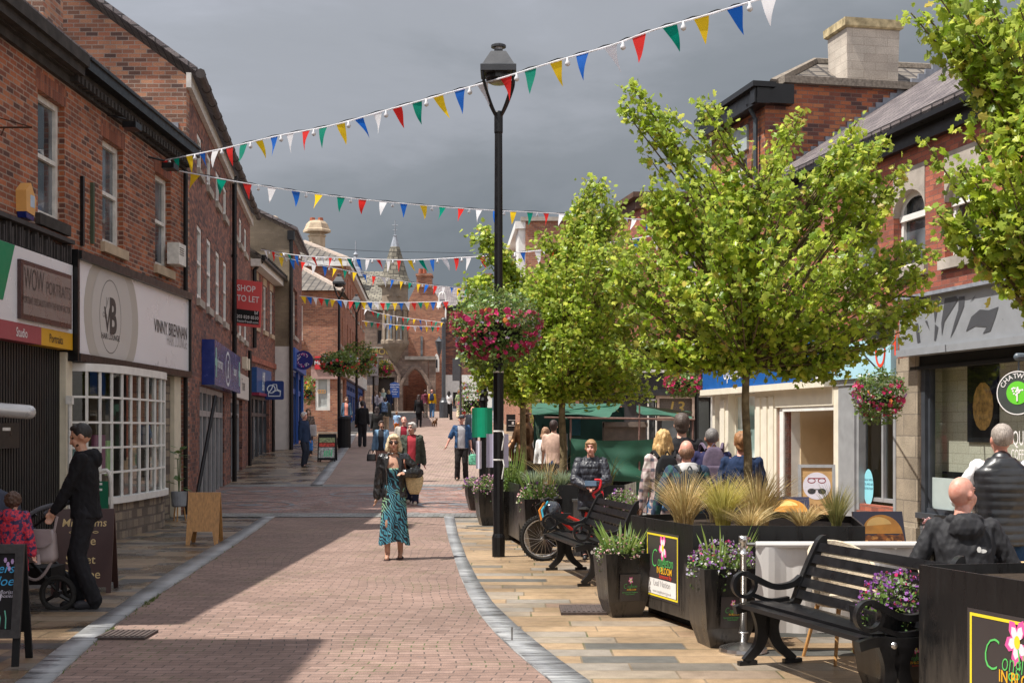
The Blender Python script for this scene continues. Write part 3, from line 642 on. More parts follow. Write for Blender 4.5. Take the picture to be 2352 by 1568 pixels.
b=MB(); b.tube([P(u,z,0),P(u,z,.55)],.012,6); b.tube([P(u,z+.16,0),P(u,z,.55)],.008,6); b.tube([P(u,z-.2,.01),P(u,z-.05,.08),P(u,z-.1,.16),P(u,z,.2)],.01,6); b.build('scroll',mat('rusty_iron',(.06,.03,.02),.8),o,world=True)
# blind roller tube
u=F1.u(10); p1=W(66,946,15.6); b=MB(); d=Vector((-1.3,-.35,.10)); b.cap(p1+d,.085,p1,.085,16); b.solo('awning_roller',mat('silver_tube',(.5,.5,.5),.3,.3,var=.08),'rounded silver awning tube sticking in from the left edge','awning roller',smooth=True)
# ---------------------------------------------------------------- L2
YG=26.02
F2=Fac(-6.42,YG,-.127,1,1)
zE=8.72; L2=17.75
bd=thing('brick_terrace_building','three storey dark brick building with lit gable end, above the pharmacy','building',F2.p(0,0)[:])
rows=[(4.47,6.05),(7.22,8.0)]; us=[1.9,3.9,6.0,8.0,11.3,13.2,15.2]
H2=[(u,u+.95,a,c) for u in us for a,c in rows]
sh=[(2.4,8.3,.0,2.64),(10.3,14.4,.12,2.58)]
b=MB(); F2.wall(b,0,L2,-.1,zE,H2+sh,.22); b.build('wall',BR_PUR,bd,world=True); b=MB(); F2.box(b,0,L2,-.1,8.5,-9,-8.8); b.build('rear_wall',BR_PUR,bd,world=True)
for h in H2: F2.sash(bd,*h,rec=.02,fw=.10,sill=STONEG,mid=(h[2]<5),fm=WHITE)
b=MB(); xa=-6.42; sl=.727; pts=[(xa,-.1),(xa,zE-.05),(xa-6.0,zE+6*sl),(xa-12,zE-.05),(xa-12,-.1)]
b.prism(pts,lambda x,z,o:Vector((x,YG+o,z)),0,.25); b.build('gable_wall',BR_GAB,bd,world=True)
b=MB(); P2=F2.p
b.hexa([P2(-.05,zE,.22),P2(L2+.1,zE,.22),P2(L2+.1,zE+6.2*sl,-6.2),P2(-.05,zE+6.2*sl,-6.2),P2(-.05,zE+.1,.22),P2(L2+.1,zE+.1,.22),P2(L2+.1,zE+.1+6.2*sl,-6.2),P2(-.05,zE+.1+6.2*sl,-6.2)])
b.build('roof',SLATE,bd,world=True)
b=MB(); F2.box(b,-.05,L2+.1,zE-.3,zE-.01,.003,.1); b.build('fascia_board',WHITED,bd,world=True)
b=MB(); pt=[P2(L2*i/30,zE-.02,.28) for i in range(-0,31)]; b.tube(pt,.085,8)
for i in range(0,31,2): b.tube([P2(L2*i/30-.05,zE-.02,.28),P2(L2*i/30+.05,zE-.02,.28)],.1,8)
b.build('gutter',mat('brown_gutter',(.04,.03,.028),.5,var=.3),bd,world=True)
b=MB(); b.mi=0
for i in range(5): b.box((-6.75-.28*i,YG-.02,7.55+.12*i+.1),(.36,.05,.16))
b.build('flashing',LEAD,bd,world=True)
u=F2.u(530); b=MB(); b.tube([P2(u,-.0,.1),P2(u,zE-.1,.1)],.065,10); [b.tube([P2(u,z,.1),P2(u,z+.08,.1)],.085,10) for z in (2,4.3,6.4)]; b.build('downpipe',BLACK,bd,world=True)
u=F2.u(566.5); b=MB(); b.tube([P2(u,-.0,.1),P2(u,4.2,.1)],.06,10); b.build('downpipe',BLACK,bd,world=True)
b=MB(); q=P2(.9,0,.16); b.tube([q+Vector((0,-.5,0)),q+Vector((.1,1.0,2.4))],.04,8); b.build('downpipe',BLACK,bd,world=True)
# pharmacy front
b=MB(); s0,s1=F2.u(463),F2.u(528); F2.box(b,s0,s1,2.67,3.66,.004,.28); sg=b.build('pharmacy_fascia_sign',mat('deep_blue_sign',(.012,.03,.20),.22,var=.15),bd,world=True)
b=MB(); f2=lambda u,v,o=.285:P2(u,v,o); um=(s0+s1)/2-.3
ring(b,f2,um,3.16,.68,.42,.07,.285,32); text_mb(b,'B',lambda x,y:f2(um+x,3.16-.22+y),.62,.01,shear=.3)
text_mb(b,'pharmacy',lambda x,y:f2(um-2.0+x,3.08+y),.36,.012,sx=.9); text_mb(b,'beauty',lambda x,y:f2(um+2.1+x,3.08+y),.36,.012,sx=.9); b.build('lettering',fontmat('pale_lettering',(.62,.68,.72)),sg,world=True)
b=MB(); gc=fontmat('mint_cross',(.25,.5,.42))
for x in (s0+.35,s1-.35): F2.box(b,x-.08,x+.08,2.85,3.5,.28,.288); F2.box(b,x-.22,x+.22,3.1,3.26,.28,.2875)
b.build('pharmacy_cross',gc,sg,world=True)
def glazing(F,par,u0,u1,z0,z1,cols,trans,fm=GREYP,glass=GLASS,rec=.1,fw=.06):
    m=MB(); 
    for i in range(cols+1):
        x=u0+(u1-u0)*i/cols; F.box(m,max(u0,x-fw/2),min(u1,x+fw/2),z0,z1,-rec-.07,-rec)
    for z in [z0+fw/2,z1-fw/2]+list(trans): F.box(m,u0,u1,z-fw/2,z+fw/2,-rec-.068,-rec-.004)
    w_=m.build('shop_front',fm,par,world=True); g=MB(); g.add([F.p(u0,z0,-rec-.05),F.p(u1,z0,-rec-.05),F.p(u1,z1,-rec-.05),F.p(u0,z1,-rec-.05)],[(0,1,2,3)]); g.build('pane',glass,w_,world=True)
    return w_
glazing(F2,bd,2.4,8.3,.0,2.64,6,[2.05],fw=.13,rec=.04)
glazing(F2,bd,10.3,14.4,.12,2.58,4,[2.1],fw=.13)
b=MB(); s0,s1=F2.u(532),F2.u(564); F2.box(b,s0,s1,2.60,3.32,.004,.1); sg=b.build('travel_fascia_sign',mat('pale_cream_sign',(.55,.53,.50),.4,var=.05),bd,world=True)
b=MB(); text_mb(b,'Travel',lambda x,y:P2(s0+2.9+x,2.85+y,.105),.5,0,sx=1); flat(b,P2,[(s0+1.1,3.2),(s0+1.6,3.2),(s0+1.35,2.75)],.105); b.build('lettering',dk,sg,world=True)
b=MB(); [F2.box(b,u,u+.35,3.55,3.9,0,.14) for u in (F2.u(556),F2.u(562))]; b.build('alarm_case',CREAM,bd,world=True)
# SHOP TO LET board
o=thing('to_let_board','red and black SHOP TO LET board fixed to the brick wall above the pharmacy','sign board',(-7.6,36.6,2.9))
d_=36.6; A=W(533,640,d_); B=W(602,648,d_); C=W(598,753,d_); D=W(533,746,d_)
bl=lambda s,t,q=0:(A+(B-A)*s)*(1-t)+(D+(C-D)*s)*t+Vector((0,-q,0))
b=MB(); b.hexa([bl(0,1),bl(1,1),bl(1,1,-.04),bl(0,1,-.04),bl(0,0),bl(1,0),bl(1,0,-.04),bl(0,0,-.04)]); b.build('board',fontmat('board_red',(.62,.075,.075)),o,world=True)
b=MB(); b.add([bl(0,.94,.006),bl(.94,.94,.006),bl(.94,.64,.006),bl(0,.64,.006)],[(0,1,2,3)]); b.build('black_panel',BLKMAT,o,world=True)
hB=(A-D).length; wB=(B-A).length
b=MB(); ft=lambda x0,t0:(lambda x,y:bl(x0+x/wB,t0-y/hB,.012))
text_mb(b,'SHOP',ft(.17,.24),.24,.01,align='LEFT',sx=.86); text_mb(b,'TO LET',ft(.17,.46),.24,.01,align='LEFT',sx=.80); text_mb(b,'bf',ft(.9,.72),.14,0,align='RIGHT'); text_mb(b,'0203 828 8530',ft(.93,.83),.13,0,align='RIGHT',sx=.9); text_mb(b,'frasierfreeth.com',ft(.93,.92),.11,0,align='RIGHT',sx=.82); b.build('lettering',fontmat('white_lettering',(.75,.72,.72)),o,world=True)
# ---------------------------------------------------------------- L3
e2=P2(L2,0); F3=Fac(e2.x,e2.y,-.05,1,1); L3=50-e2.y
bd=thing('brick_bakery_building','low two storey brick building with tiled eaves and blue bakery sign','building',F3.p(0,0)[:])
H3=[(u,u+.8,5.2,6.8) for u in (1.1,3.2,4.95)]; b=MB(); F3.wall(b,.0,L3,-.1,7.35,H3+[(.4,4.7,.35,2.85)],.22); b.build('wall',BR_PUR,bd,world=True); b=MB(); F3.box(b,.02,L3,.2,7.2,-7,-6.9); b.build('rear_wall',BR_PUR,bd,world=True)
for h in H3: F3.sash(bd,*h,rec=.04,fw=.08,sill=STONEB,lintel=STONEB)
b=MB(); F3.box(b,0,L3-.02,3.95,4.15,0,.06); b.build('string_course',BR_RED,bd,world=True)
P3=F3.p; b=MB(); b.hexa([P3(.1,7.35,.35),P3(L3,7.35,.35),P3(L3,9.6,-3),P3(.1,9.6,-3),P3(.1,7.47,.35),P3(L3,7.47,.35),P3(L3,9.72,-3),P3(.1,9.72,-3)]); b.build('roof',TILE,bd,world=True)
b=MB(); F3.box(b,.1,L3-.05,7.1,7.34,.003,.33); b.build('soffit',WHITED,bd,world=True)
b=MB(); [b.lathe([(.09,0),(.1,.12),(.08,.13)],P3(.3+i*.42,7.36,.40),8) for i in range(15)]; b.tube([P3(.1,7.34,.42),P3(L3,7.34,.42)],.07,8); b.build('gutter',BLACK,bd,world=True)
b=MB(); F3.box(b,0,F3.u(609),2.92,3.75,.003,.22); sg=b.build('bakery_fascia_sign',mat('bakery_blue',(.01,.07,.24),.4,var=.2),bd,world=True)
b=MB(); text_mb(b,'Hill',lambda x,y:P3(1.6+x,3.35+y,.225),.42,.03,shear=.3); text_mb(b,'Bakery',lambda x,y:P3(1.8+x,3.02+y,.225),.42,.03,shear=.3); b.build('lettering',fontmat('pale_lettering',(.62,.68,.72)),sg,world=True)
b=MB(); F3.box(b,0,F3.u(609),2.82,2.915,.003,.3); b.build('awning_box',fontmat('maroon_strip',(.2,.01,.05)),bd,world=True)
glazing(F3,bd,.4,4.7,.35,2.85,4,[2.2],fm=mat('dark_grey_frame',(.04,.045,.055),.4),fw=.12)
u=F3.u(578); b=MB(); b.tube([P3(u,4.4,.1),P3(u,7.0,.1),P3(u,7.3,.35)],.07,8); b.build('downpipe',BLACK,bd,world=True)
u=F3.u(628); b=MB(); b.tube([P3(5.1,.3,.1),P3(5.1,3.2,.1)],.06,8); b.build('downpipe',BLACK,bd,world=True)
# square projecting bakery sign
d_=45.5; a=W(609,876,d_); c=W(652,966-50,d_); cx,cz=(a.x+c.x)/2,(a.z+c.z)/2; hw=(c.x-a.x)/2
o=thing('projecting_sign','square blue projecting sign with a white cottage outline outside the bakery','sign',(cx,d_,cz-hw))
fq=lambda x,z,q=0:Vector((cx+x,d_-q,cz+z)); rr2=[]
for k,(sx_,sz_) in enumerate(((1,1),(-1,1),(-1,-1),(1,-1))): rr2+=[(sx_*(hw-.06)+.06*math.cos(R(90*k+t)),sz_*(hw-.06)+.06*math.sin(R(90*k+t))) for t in (0,30,60,90)]
b=MB(); b.prism(rr2,fq,-.05,.05); b.build('panel',fontmat('navy_panel',(.005,.03,.16)),o,world=True)
b=MB(); wl=.035
stroke(b,fq,[(-.02,-.2),(.2,-.2),(.22,-.02),(.1,.03),(.08,.2),(-.04,.2),(-.08,.06),(-.2,-.1),(-.2,-.2),(-.02,-.2)],wl,.056); ring(b,fq,-.1,.04,.15,.15,wl,.057,20); stroke(b,fq,[(-.05,-.05),(.1,.0),(.2,-.05)],wl,.0575)
b.build('cottage_emblem',fontmat('pale_lettering',(.62,.68,.72)),o,world=True)
b=MB(); b.tube([(P3(2.2,0,.1).x,d_,cz+hw*.6),(cx-hw,d_,cz+hw*.6)],.02,6); b.build('arm',BLACK,o,world=True)
# ---------------------------------------------------------------- L4
xc4=(665-XC)/FP*50; F4=Fac(xc4,50,-.094,1,1)
bd=thing('rendered_gable_building','tall building with stained render gable, white painted base and blue shop front','building',(xc4,50,zf(50)))
zg=1.7+455*50/3032; xap=(570-XC)/FP*50; zap=1.7+502*50/3032; sl4=(zap-zg)/(xc4-xap)
zw=1.7+190*50/3032
b=MB(); b.prism([(xc4,zw),(xc4,zg),(xc4-5,zg+5*sl4*1.0),(xc4-10,zg),(xc4-10,zw)],lambda x,z,o:Vector((x,50+o,z)),0,.25)
b.build('gable_wall',brick('patched_render_wall',[(0,(.30,.235,.165)),(.5,(.33,.26,.18)),(1,(.36,.285,.2))],(.31,.245,.17),bw=.25,bh=.09,ms=.006,dirt=.55,dirtscale=.7,bump=.3),bd,world=True)
b=MB(); b.box((xc4-5,50.125,zw/2-.0),(10,.3,zw-.01)); b.build('painted_base',mat('scuffed_white_wall',(.62,.6,.58),.8,var=.1,scale=3),bd,world=True)
H4=[(F4.u(674),F4.u(683),5.4,7.3)]; b=MB(); F4.wall(b,0,7.2,-.1,zg-.05,H4+[(.3,6.8,.5,4.2)],.2); b.build('wall',BR_PUR,bd,world=True)
F4.sash(bd,*H4[0],rec=.12,sill=STONEG)
glazing(F4,bd,.3,6.8,.9,4.0,4,[3.2],fm=fontmat('blue_frame',(.02,.09,.38)),fw=.2,rec=.02)
b=MB(); F4.box(b,.1,7.0,4.0,4.8,.003,.2); F4.box(b,.3,6.8,.4,.9,-.1,.04); [F4.box(b,x,x+.3,.4,4.0,.003,.1) for x in (.15,3.4,6.6)]; b.build('shop_surround',fontmat('blue_paint',(.015,.08,.36)),bd,world=True)
b=MB(); P4=F4.p; b.hexa([P4(-.15,zg,.3),P4(7.4,zg,.3),P4(7.4,zg+5*sl4,-5),P4(-.15,zg+5*sl4,-5),P4(-.15,zg+.12,.3),P4(7.4,zg+.12,.3),P4(7.4,zg+.12+5*sl4,-5),P4(-.15,zg+.12+5*sl4,-5)]); b.build('roof',SLATE,bd,world=True)
b=MB(); b.tube([(xc4+.08,49.9,zf(50)),(xc4+.08,49.9,zg-.1)],.075,8); b.box((xc4+.08,49.85,zg-.2),(.25,.2,.35)); b.build('downpipe',BLACK,bd,world=True)
c=W(617,495,52); b=MB(); b.lathe([(.2,0),(.18,.3),(.3,.35),(.3,.45),(.22,.5)],(c.x,52.5,c.z-.45),10); b.build('chimney_pot',STONEB,bd,world=True)
# round projecting sign
c=W(697,827,51.2); r=22/FP*51.2
o=thing('round_projecting_sign','round navy projecting sign with a dotted pink and white letter C','sign',(c.x,c.y,c.z-r))
b=MB(); b.prism(ellipse(0,0,r,r,32),lambda x,z,q:Vector((c.x+x,c.y-q,c.z+z)),-.05,.05); b.build('disc',fontmat('navy_disc',(.008,.008,.13)),o,world=True)
for nm_,cc_,sd in (('pink_dots',(.65,.03,.25),1),('white_dots',(.75,.75,.8),2)):
    b=MB(); rg=random.Random(sd)
    for _ in range(55):
        a_=rg.uniform(R(35),R(325)); q=r*rg.uniform(.45,.74); e=r*rg.uniform(.03,.055); flat(b,lambda x,z,o_:Vector((c.x+x,c.y-o_,c.z+z)),ellipse(q*math.cos(a_),q*math.sin(a_),e,e,6),.055+.003*sd)
    b.build(nm_,fontmat(nm_,cc_),o,world=True)
b=MB(); b.tube([(c.x-r-.25,51.2,c.z),(c.x-r,51.2,c.z)],.025,6); b.build('arm',BLACK,o,world=True)
# ---------------------------------------------------------------- L5 corner shop
xa,xb=(690-XC)/FP*62-6,(775-XC)/FP*62; z5=1.7+317*62/3032
FF=Fac(xa,62,1,0,1)   # frontal wall facing the camera (normal -y)
bd=thing('corner_shop_building','brick corner shop with hipped tile roofs and a white boarded window','building',(xb,62,zf(62)))
W5=xb-xa; g=lambda px,py:FF.uz(px,py)
hw=[(FF.u(690)-.3,FF.u(694.5),g(0,798)[1] if 0 else 1.7+(985-798)*62/3032,1.7+(985-745)*62/3032)]
hw=[(FF.u(688)-.35,FF.u(695),1.7+(985-782)*62/3032,1.7+(985-702)*62/3032)]
zs_b,zs_t=1.7+(985-942)*62/3032,1.7+(985-828)*62/3032
big=(FF.u(724),FF.u(758),zs_b,1.7+(985-850)*62/3032); sm_=(FF.u(688)-.3,FF.u(698),zs_b-.1,1.7+(985-850)*62/3032)
b=MB(); FF.wall(b,0,W5,0,z5,hw+[big,sm_],.2); b.build('wall',BR_FAR,bd,world=True)
FF.sash(bd,*hw[0],rec=.05,sill=BR_FAR,fw=.09); FF.sash(bd,*big,rec=.02,fw=.14,mid=False,glass=mat('whitewashed_glass',(.42,.44,.43),.4,var=.12),fm=WHITE,nm='shop_window'); FF.sash(bd,*sm_,rec=.02,fw=.14,fm=WHITE,mid=False)
b=MB(); FF.box(b,0,W5,4.72,4.95,.003,.12); FF.box(b,0,W5,4.95,5.02,.003,.18); b.build('string_course',DARKST,bd,world=True)
b=MB(); FF.box(b,FF.u(715),W5,4.05,4.65,.003,.1); b.build('fascia_board',mat('faded_pink_fascia',(.42,.27,.24),.7),bd,world=True)
sg=MB(); FF.box(sg,FF.u(724),FF.u(757),1.7+(985-848)*62/3032,1.7+(985-818)*62/3032,.1,.16); sg=sg.build('mobile_shop_sign',fontmat('mobile_red',(.6,.03,.04)),bd,world=True)
b=MB(); zc=1.7+(985-835)*62/3032; uu=(FF.u(724)+FF.u(757))/2; text_mb(b,'Mobile',lambda x,y:FF.p(uu+x,zc-.05+y,.165),.26,.012); text_mb(b,'Congleton',lambda x,y:FF.p(uu+x,zc+.18+y,.165),.11,0); b.build('lettering',fontmat('white_lettering',(.75,.72,.72)),sg,world=True)
b=MB(); uu=FF.u(733); zq=1.7+(985-899)*62/3032
for k_,cc_ in enumerate(((.8,.35,.05),(.1,.5,.3),(.1,.3,.7))): ring(b,FF.p,uu+.12*k_,zq,.07,.09,.03,.0-.0+.02,12)
b.build('window_letters',fontmat('orange_letters',(.7,.35,.1)),bd,world=True)
b=MB(); FF.box(b,FF.u(703),FF.u(713),zs_t-1.35,zs_t-.95,.003,.06); b.build('notice_plate',fontmat('yellow_notice',(.65,.45,.03)),bd,world=True)
b=MB(); FF.box(b,FF.u(702),FF.u(717),zs_t-1.75,zs_t-1.45,.003,.06); b.build('notice_plate',fontmat('blue_notice',(.03,.12,.45)),bd,world=True)
F5=Fac(xb,62,-.064,1,1); P5=F5.p; z5b=10.35
Hs=[(u,u+.9,a,c) for u in (1.2,3.0,7.5,10,12.5,15,18,21,24) for a,c in ((5.8,7.2),)]+[(u,u+.9,8.2,9.6) for u in (7.5,10,12.5,15,18,21,24)]
b=MB(); F5.wall(b,0,6,.5,z5,Hs[:2]+[(.6,5.4,1.9,4.2)],.2); b.build('wall',BR_FAR,bd,world=True); b=MB(); F5.wall(b,6.002,27,.5,z5b,Hs[2:]+[(7,26,1.9,4.3)],.2); b.build('wall',BR_FAR,bd,world=True); b=MB()
F6=Fac(P5(6,0).x-8,68,1,0,1); F6.wall(b,0,8,7,z5b,[],.1); b.build('wall',BR_FAR,bd,world=True)
for h in Hs: F5.sash(bd,*h,rec=.1,mid=False,sill=STONEG)
glazing(F5,bd,.6,5.4,1.9,4.2,3,[3.6],fm=WHITED,fw=.2); glazing(F5,bd,7,26,1.9,4.3,8,[3.7],fm=fontmat('blue_frame',(.02,.09,.38)),fw=.25)
b=MB(); F5.box(b,.4,27,4.3,5.0,.003,.15); b.build('fascia_board',WHITED,bd,world=True)
b=MB(); F6.box(b,-.1,8.1,z5b-.28,z5b-.02,.003,.25); F5.box(b,5.8,27,z5b-.28,z5b-.02,.003,.25); b.build('fascia_board',WHITE,bd,world=True)
b=MB(); pk=W(699,556,73); e=.3
q=[Vector((xa,61.7,z5)),Vector((xb+e,61.7,z5)),P5(6,z5,e),Vector((xa,68,z5))]
rt=Vector(((690-XC)/FP*66-.6,67.9,z5+2.0)); b.add([q[0],q[1],rt,Vector((xa,67.9,z5+2.0))],[(0,1,2,3)]); b.add([q[1],q[2],rt],[(0,1,2)])
q=[Vector((xa,67.7,z5b)),P5(5.8,z5b,.35),P5(27,z5b,.35)]; r1=Vector((pk.x,73,pk.z)); r2=Vector((pk.x-1,86,pk.z))
b.add([q[0],q[1],r1,Vector((xa,73,pk.z))],[(0,1,2,3)]); b.add([q[1],q[2],r2,r1],[(0,1,2,3)]); b.build('roof',TILE,bd,world=True)
b=MB(); b.tube([q[1],r1],.12,6); b.tube([Vector((xb+e,61.7,z5)),rt],.12,6); b.build('ridge_tiles',mat('pale_ridge_tile',(.33,.27,.23),.9,var=.2),bd,world=True)
c=W(728,570,74); b=MB(); b.lathe([(.46,-.6),(.46,.62),(.52,.65),(.52,.72),(.42,.75),(.42,.85),(.78,.88),(.78,1.0),(.72,1.05),(.6,1.35),(.45,1.5),(.4,1.52)],(c.x,74,c.z),6); ch=b.build('chimney',STONEB,bd,world=True)
b=MB(); [b.lathe([(.16,0),(.14,.2),(.1,.21)],(c.x+dx,74,c.z+1.5),8) for dx in (-.25,.2)]; b.build('chimney_pot',mat('terracotta',(.3,.1,.06),.9),ch,world=True)
# ================================================================ FAR END
YH=92.0; kz=lambda y,d=YH:H+(HY-y)/FP*d; kx=lambda x,d=YH:(x-XC)/FP*d
FH=Fac(kx(790),YH,1,0,1); PH=FH.p
bd=thing('stone_guildhall','stone guildhall with slate roof, turret and arched passage closing the far end of the street','building',(kx(905),YH,zf(YH)))
dr=(FH.u(868),FH.u(906),zf(YH)-.2,kz(866)); ar=(FH.u(924),FH.u(983),zf(YH)-.2,kz(885)); ew=(FH.u(866),FH.u(877),kz(790),kz(757))
b=MB(); FH.wall(b,0,FH.u(938),2,kz(707),[dr,ew,(ar[0],FH.u(938)+1,ar[2],ar[3])],.5)
FH.wall(b,FH.u(938),FH.u(1000),2,kz(822),[(-1,ar[1],ar[2],ar[3])],.5) if False else None
u1=FH.u(1000); FH.box(b,FH.u(985),u1,2,kz(822),-.5,0)
# arch spandrels with a pointed opening
n_=14; za,zt=ar[3],kz(848); mid=(ar[0]+ar[1])/2
for i in range(n_):
    t0,t1=i/n_,(i+1)/n_; f_=lambda t:za+(zt-za)*(1-abs(2*t-1)**1.8)
    x0,x1=ar[0]+(ar[1]-ar[0])*t0,ar[0]+(ar[1]-ar[0])*t1
    top=kz(822); 
    for o in (0,): b.hexa([PH(x0,f_(t0),-.5),PH(x1,f_(t1),-.5),PH(x1,f_(t1),.001),PH(x0,f_(t0),.001),PH(x0,top,-.5),PH(x1,top,-.5),PH(x1,top,.001),PH(x0,top,.001)])
b.build('wall',GSTONE,bd,world=True)
b=MB()
pts=[PH(ar[0]-.1,2.9,.12)]+[PH(ar[0]-.1+(ar[1]-ar[0]+.2)*i/16,za+(zt+.12-za)*(1-abs(2*i/16-1)**1.8),.1) for i in range(17)]+[PH(ar[1]+.1,2.9,.12)]; b.tube(pts,.16,6)
dm=(dr[0]+dr[1])/2; hw=(dr[1]-dr[0])/2+.35; zd=kz(862)
pts=[PH(dm-hw,2.9,.1)]+[PH(dm-hw+2*hw*i/16,zd+(kz(830)-zd)*(1-abs(2*i/16-1)**1.8),.1) for i in range(17)]+[PH(dm+hw,2.9,.1)]; b.tube(pts,.15,6)
b.build('arch_moulding',GSTONE,bd,world=True)
b=MB(); FH.box(b,FH.u(930),u1+.05,kz(826),kz(818),-.5,.18); FH.box(b,0,FH.u(880),kz(800),kz(797),0,.12); FH.box(b,0,FH.u(880),kz(820),kz(818),0,.1); FH.box(b,0,FH.u(940),kz(712),kz(706),0,.25); b.build('string_course',STONEG,bd,world=True)
b=MB(); FH.box(b,dr[0],dr[1],2.6,dr[3],-.55,-.5); b.build('doorway',mat('dark_timber_door',(.03,.018,.012),.6,var=.5,stretch=(9,9,.5)),bd,world=True)
FH.sash(bd,*ew,rec=.1,mid=False,fw=.04,fm=STONEG)
b=MB(); text_mb(b,'GUILDHOUSE',lambda x,y:PH(FH.u(857)+x,kz(814)+y,.03),.62,.02,sx=1.0); b.build('lettering',fontmat('gilt_letters',(.5,.36,.1)),bd,world=True)
b=MB(); b.add([PH(0,kz(707),.2),PH(FH.u(880),kz(707),.2),PH(FH.u(868),kz(600),-6),PH(-3,kz(600),-6)],[(0,1,2,3)]); b.add([PH(FH.u(880),kz(707),.2),PH(FH.u(880),kz(707),-10),PH(FH.u(868),kz(600),-6)],[(0,1,2)]); b.build('roof',brick('pale_stone_slate',[(0,(.15,.135,.105)),(.5,(.20,.18,.14)),(1,(.26,.235,.18))],(.06,.053,.043),bw=.4,bh=.32,ms=.03,dirt=.35),bd,world=True)
# turret
tx=kx(907); ty=YH+.1
b=MB(); b.lathe([(.12,kz(838)),(.3,kz(826)),(.62,kz(806)),(.9,kz(797)),(1.02,kz(790)),(1.04,kz(783)),(.93,kz(780)),(.92,kz(716)),(1.05,kz(713)),(1.05,kz(704)),(.95,kz(702)),(.95,kz(662)),(1.12,kz(659)),(1.12,kz(655))],(tx,ty,0),8,ph=R(22.5)); tr=b.build('turret',mat('turret_stone',(.22,.175,.135),.9,var=.3,scale=2,bump=.4,bscale=20),bd,world=True)
b=MB(); b.lathe([(1.3,kz(657)),(1.28,kz(654)),(.95,kz(634)),(.62,kz(598)),(.34,kz(567))],(tx,ty,0),8,ph=R(22.5)); b.build('spire',MC[('pale_stone_slate',)],tr,world=True)
b=MB(); b.lathe([(.34,kz(567)),(.14,kz(545)),(.12,kz(542)),(.16,kz(541)),(.03,kz(539))],(tx,ty,0),8,ph=R(22.5)); b.tube([(tx,ty,kz(540)),(tx,ty,kz(506))],.035,6); b.tube([(tx-.2,ty,kz(517)),(tx+.2,ty,kz(517))],.03,6); b.tube([(tx,ty-.2,kz(524)),(tx,ty+.2,kz(524))],.03,6); b.tube([(tx-.16,ty,kz(528)),(tx+.16,ty,kz(528))],.03,6); b.build('finial',LEAD,tr,world=True)
b=MB()
for a_ in (-112.5,-67.5): 
    c_,s_=math.cos(R(a_)),math.sin(R(a_)); M=Matrix.Rotation(R(a_+90),3,'Z'); 
    b.box((tx+.86*c_,ty+.86*s_,(kz(787)+kz(729))/2),(.38,.05,kz(729)-kz(783)),R(a_+90))
b.build('window',GLASS,tr,world=True)
b=MB()
for a_ in (-135,-90,-45): c_,s_=math.cos(R(a_)),math.sin(R(a_)); b.box((tx+.93*c_,ty+.93*s_,kz(752)),(.13,.13,kz(716)-kz(790)),R(a_+90))
for a_ in (-112.5,-67.5): c_,s_=math.cos(R(a_)),math.sin(R(a_)); b.box((tx+.87*c_,ty+.87*s_,kz(748)),(.5,.08,.12),R(a_+90)); b.lathe([(.2,0),(.2,.06)],(tx+.9*c_,ty+.9*s_,kz(683)),8)
b.build('mullion',MC[('turret_stone',)],tr,world=True)
# side tower finial seen over the roofs
c=W(817,585,95); b=MB(); b.lathe([(.75,-1.2),(.45,-.6),(.3,-.5),(.22,0),(.12,.3),(.2,.4),(.04,.6)],(c.x,95,c.z-.4),8); b.tube([c,c+Vector((0,0,1.0))],.04,6); b.build('ventilator',LEAD,bd,world=True)
b=MB(); b.tube([PH(FH.u(886),4.4,.3),PH(FH.u(893),4.2,1.0),PH(FH.u(897),3.5,1.6)],.05,6); b.build('handrail',BLACK,bd,world=True)
# passage interior
b=MB(); FH.box(b,ar[0],ar[1],2.8,kz(822)-.3,-7.2,-7); FH.box(b,ar[1]+.02,ar[1]+.2,2.8,kz(824),-7,-.5); FH.box(b,ar[0]-.2,ar[0]-.02,2.8,kz(824),-7,-.5); b.build('passage_wall',BR_FAR,bd,world=True)
# blue notice board
o=thing('notice_board','dark blue notice board with white writing beside the guildhall arch','notice board',(kx(911),YH-.5,zf(91.5)))
b=MB(); b.prism([(-.32,0),(.32,0),(.32,.98),(.2,1.02),(0,1.08),(-.2,1.02),(-.32,.98)],lambda x,z,q:Vector((kx(908)+x,YH-.4-q,kz(913)+z)),0,.06); b.build('panel',fontmat('notice_blue',(.01,.05,.22)),o,world=True)
b=MB(); [text_mb(b,s,lambda x,y:Vector((kx(908)+x,YH-.47,kz(913)+.85-.16*i+y)),.11,0) for i,s in enumerate(('CONGLETON','TOWN HALL','OPEN','Weddings','Events'))]; b.build('lettering',fontmat('white_lettering',(.75,.72,.72)),o,world=True)
# L7 brick gable
Y7=96.0; F7=Fac(kx(934,Y7),Y7,1,0,1); g7=lambda x,y:(F7.u(x),kz(y,Y7))
bd=thing('brick_gable_house','tall brick gable house with chimney behind the arched passage','building',(kx(985,Y7),Y7,zf(Y7)))
b=MB(); b.prism([(F7.u(934),2),(F7.u(934),kz(700,Y7)),(F7.u(938),kz(690,Y7)),(F7.u(956),kz(655,Y7)),(F7.u(990),kz(655,Y7)),(F7.u(1022),kz(712,Y7)),(F7.u(1022),2)],F7.p,-.3,0); b.build('gable_wall',BR_FAR,bd,world=True)
b=MB(); F7.box(b,F7.u(957),F7.u(991),kz(660,Y7),kz(628,Y7),-1.3,.1); F7.box(b,F7.u(955),F7.u(993),kz(634,Y7),kz(629,Y7),-1.4,.2); ch=b.build('chimney',BR_FAR,bd,world=True)
b=MB(); [b.lathe([(.16,0),(.14,.4)],F7.p(F7.u(x),kz(628,Y7),-.5),8) for x in (965,974)]; b.build('chimney_pot',MC[('terracotta',)],ch,world=True)
w_=(F7.u(966),F7.u(971),kz(820,Y7),kz(772,Y7)); b=MB(); F7.box(b,*w_[:2],w_[2],w_[3],.001,.05); b.build('window',GLASS,bd,world=True)
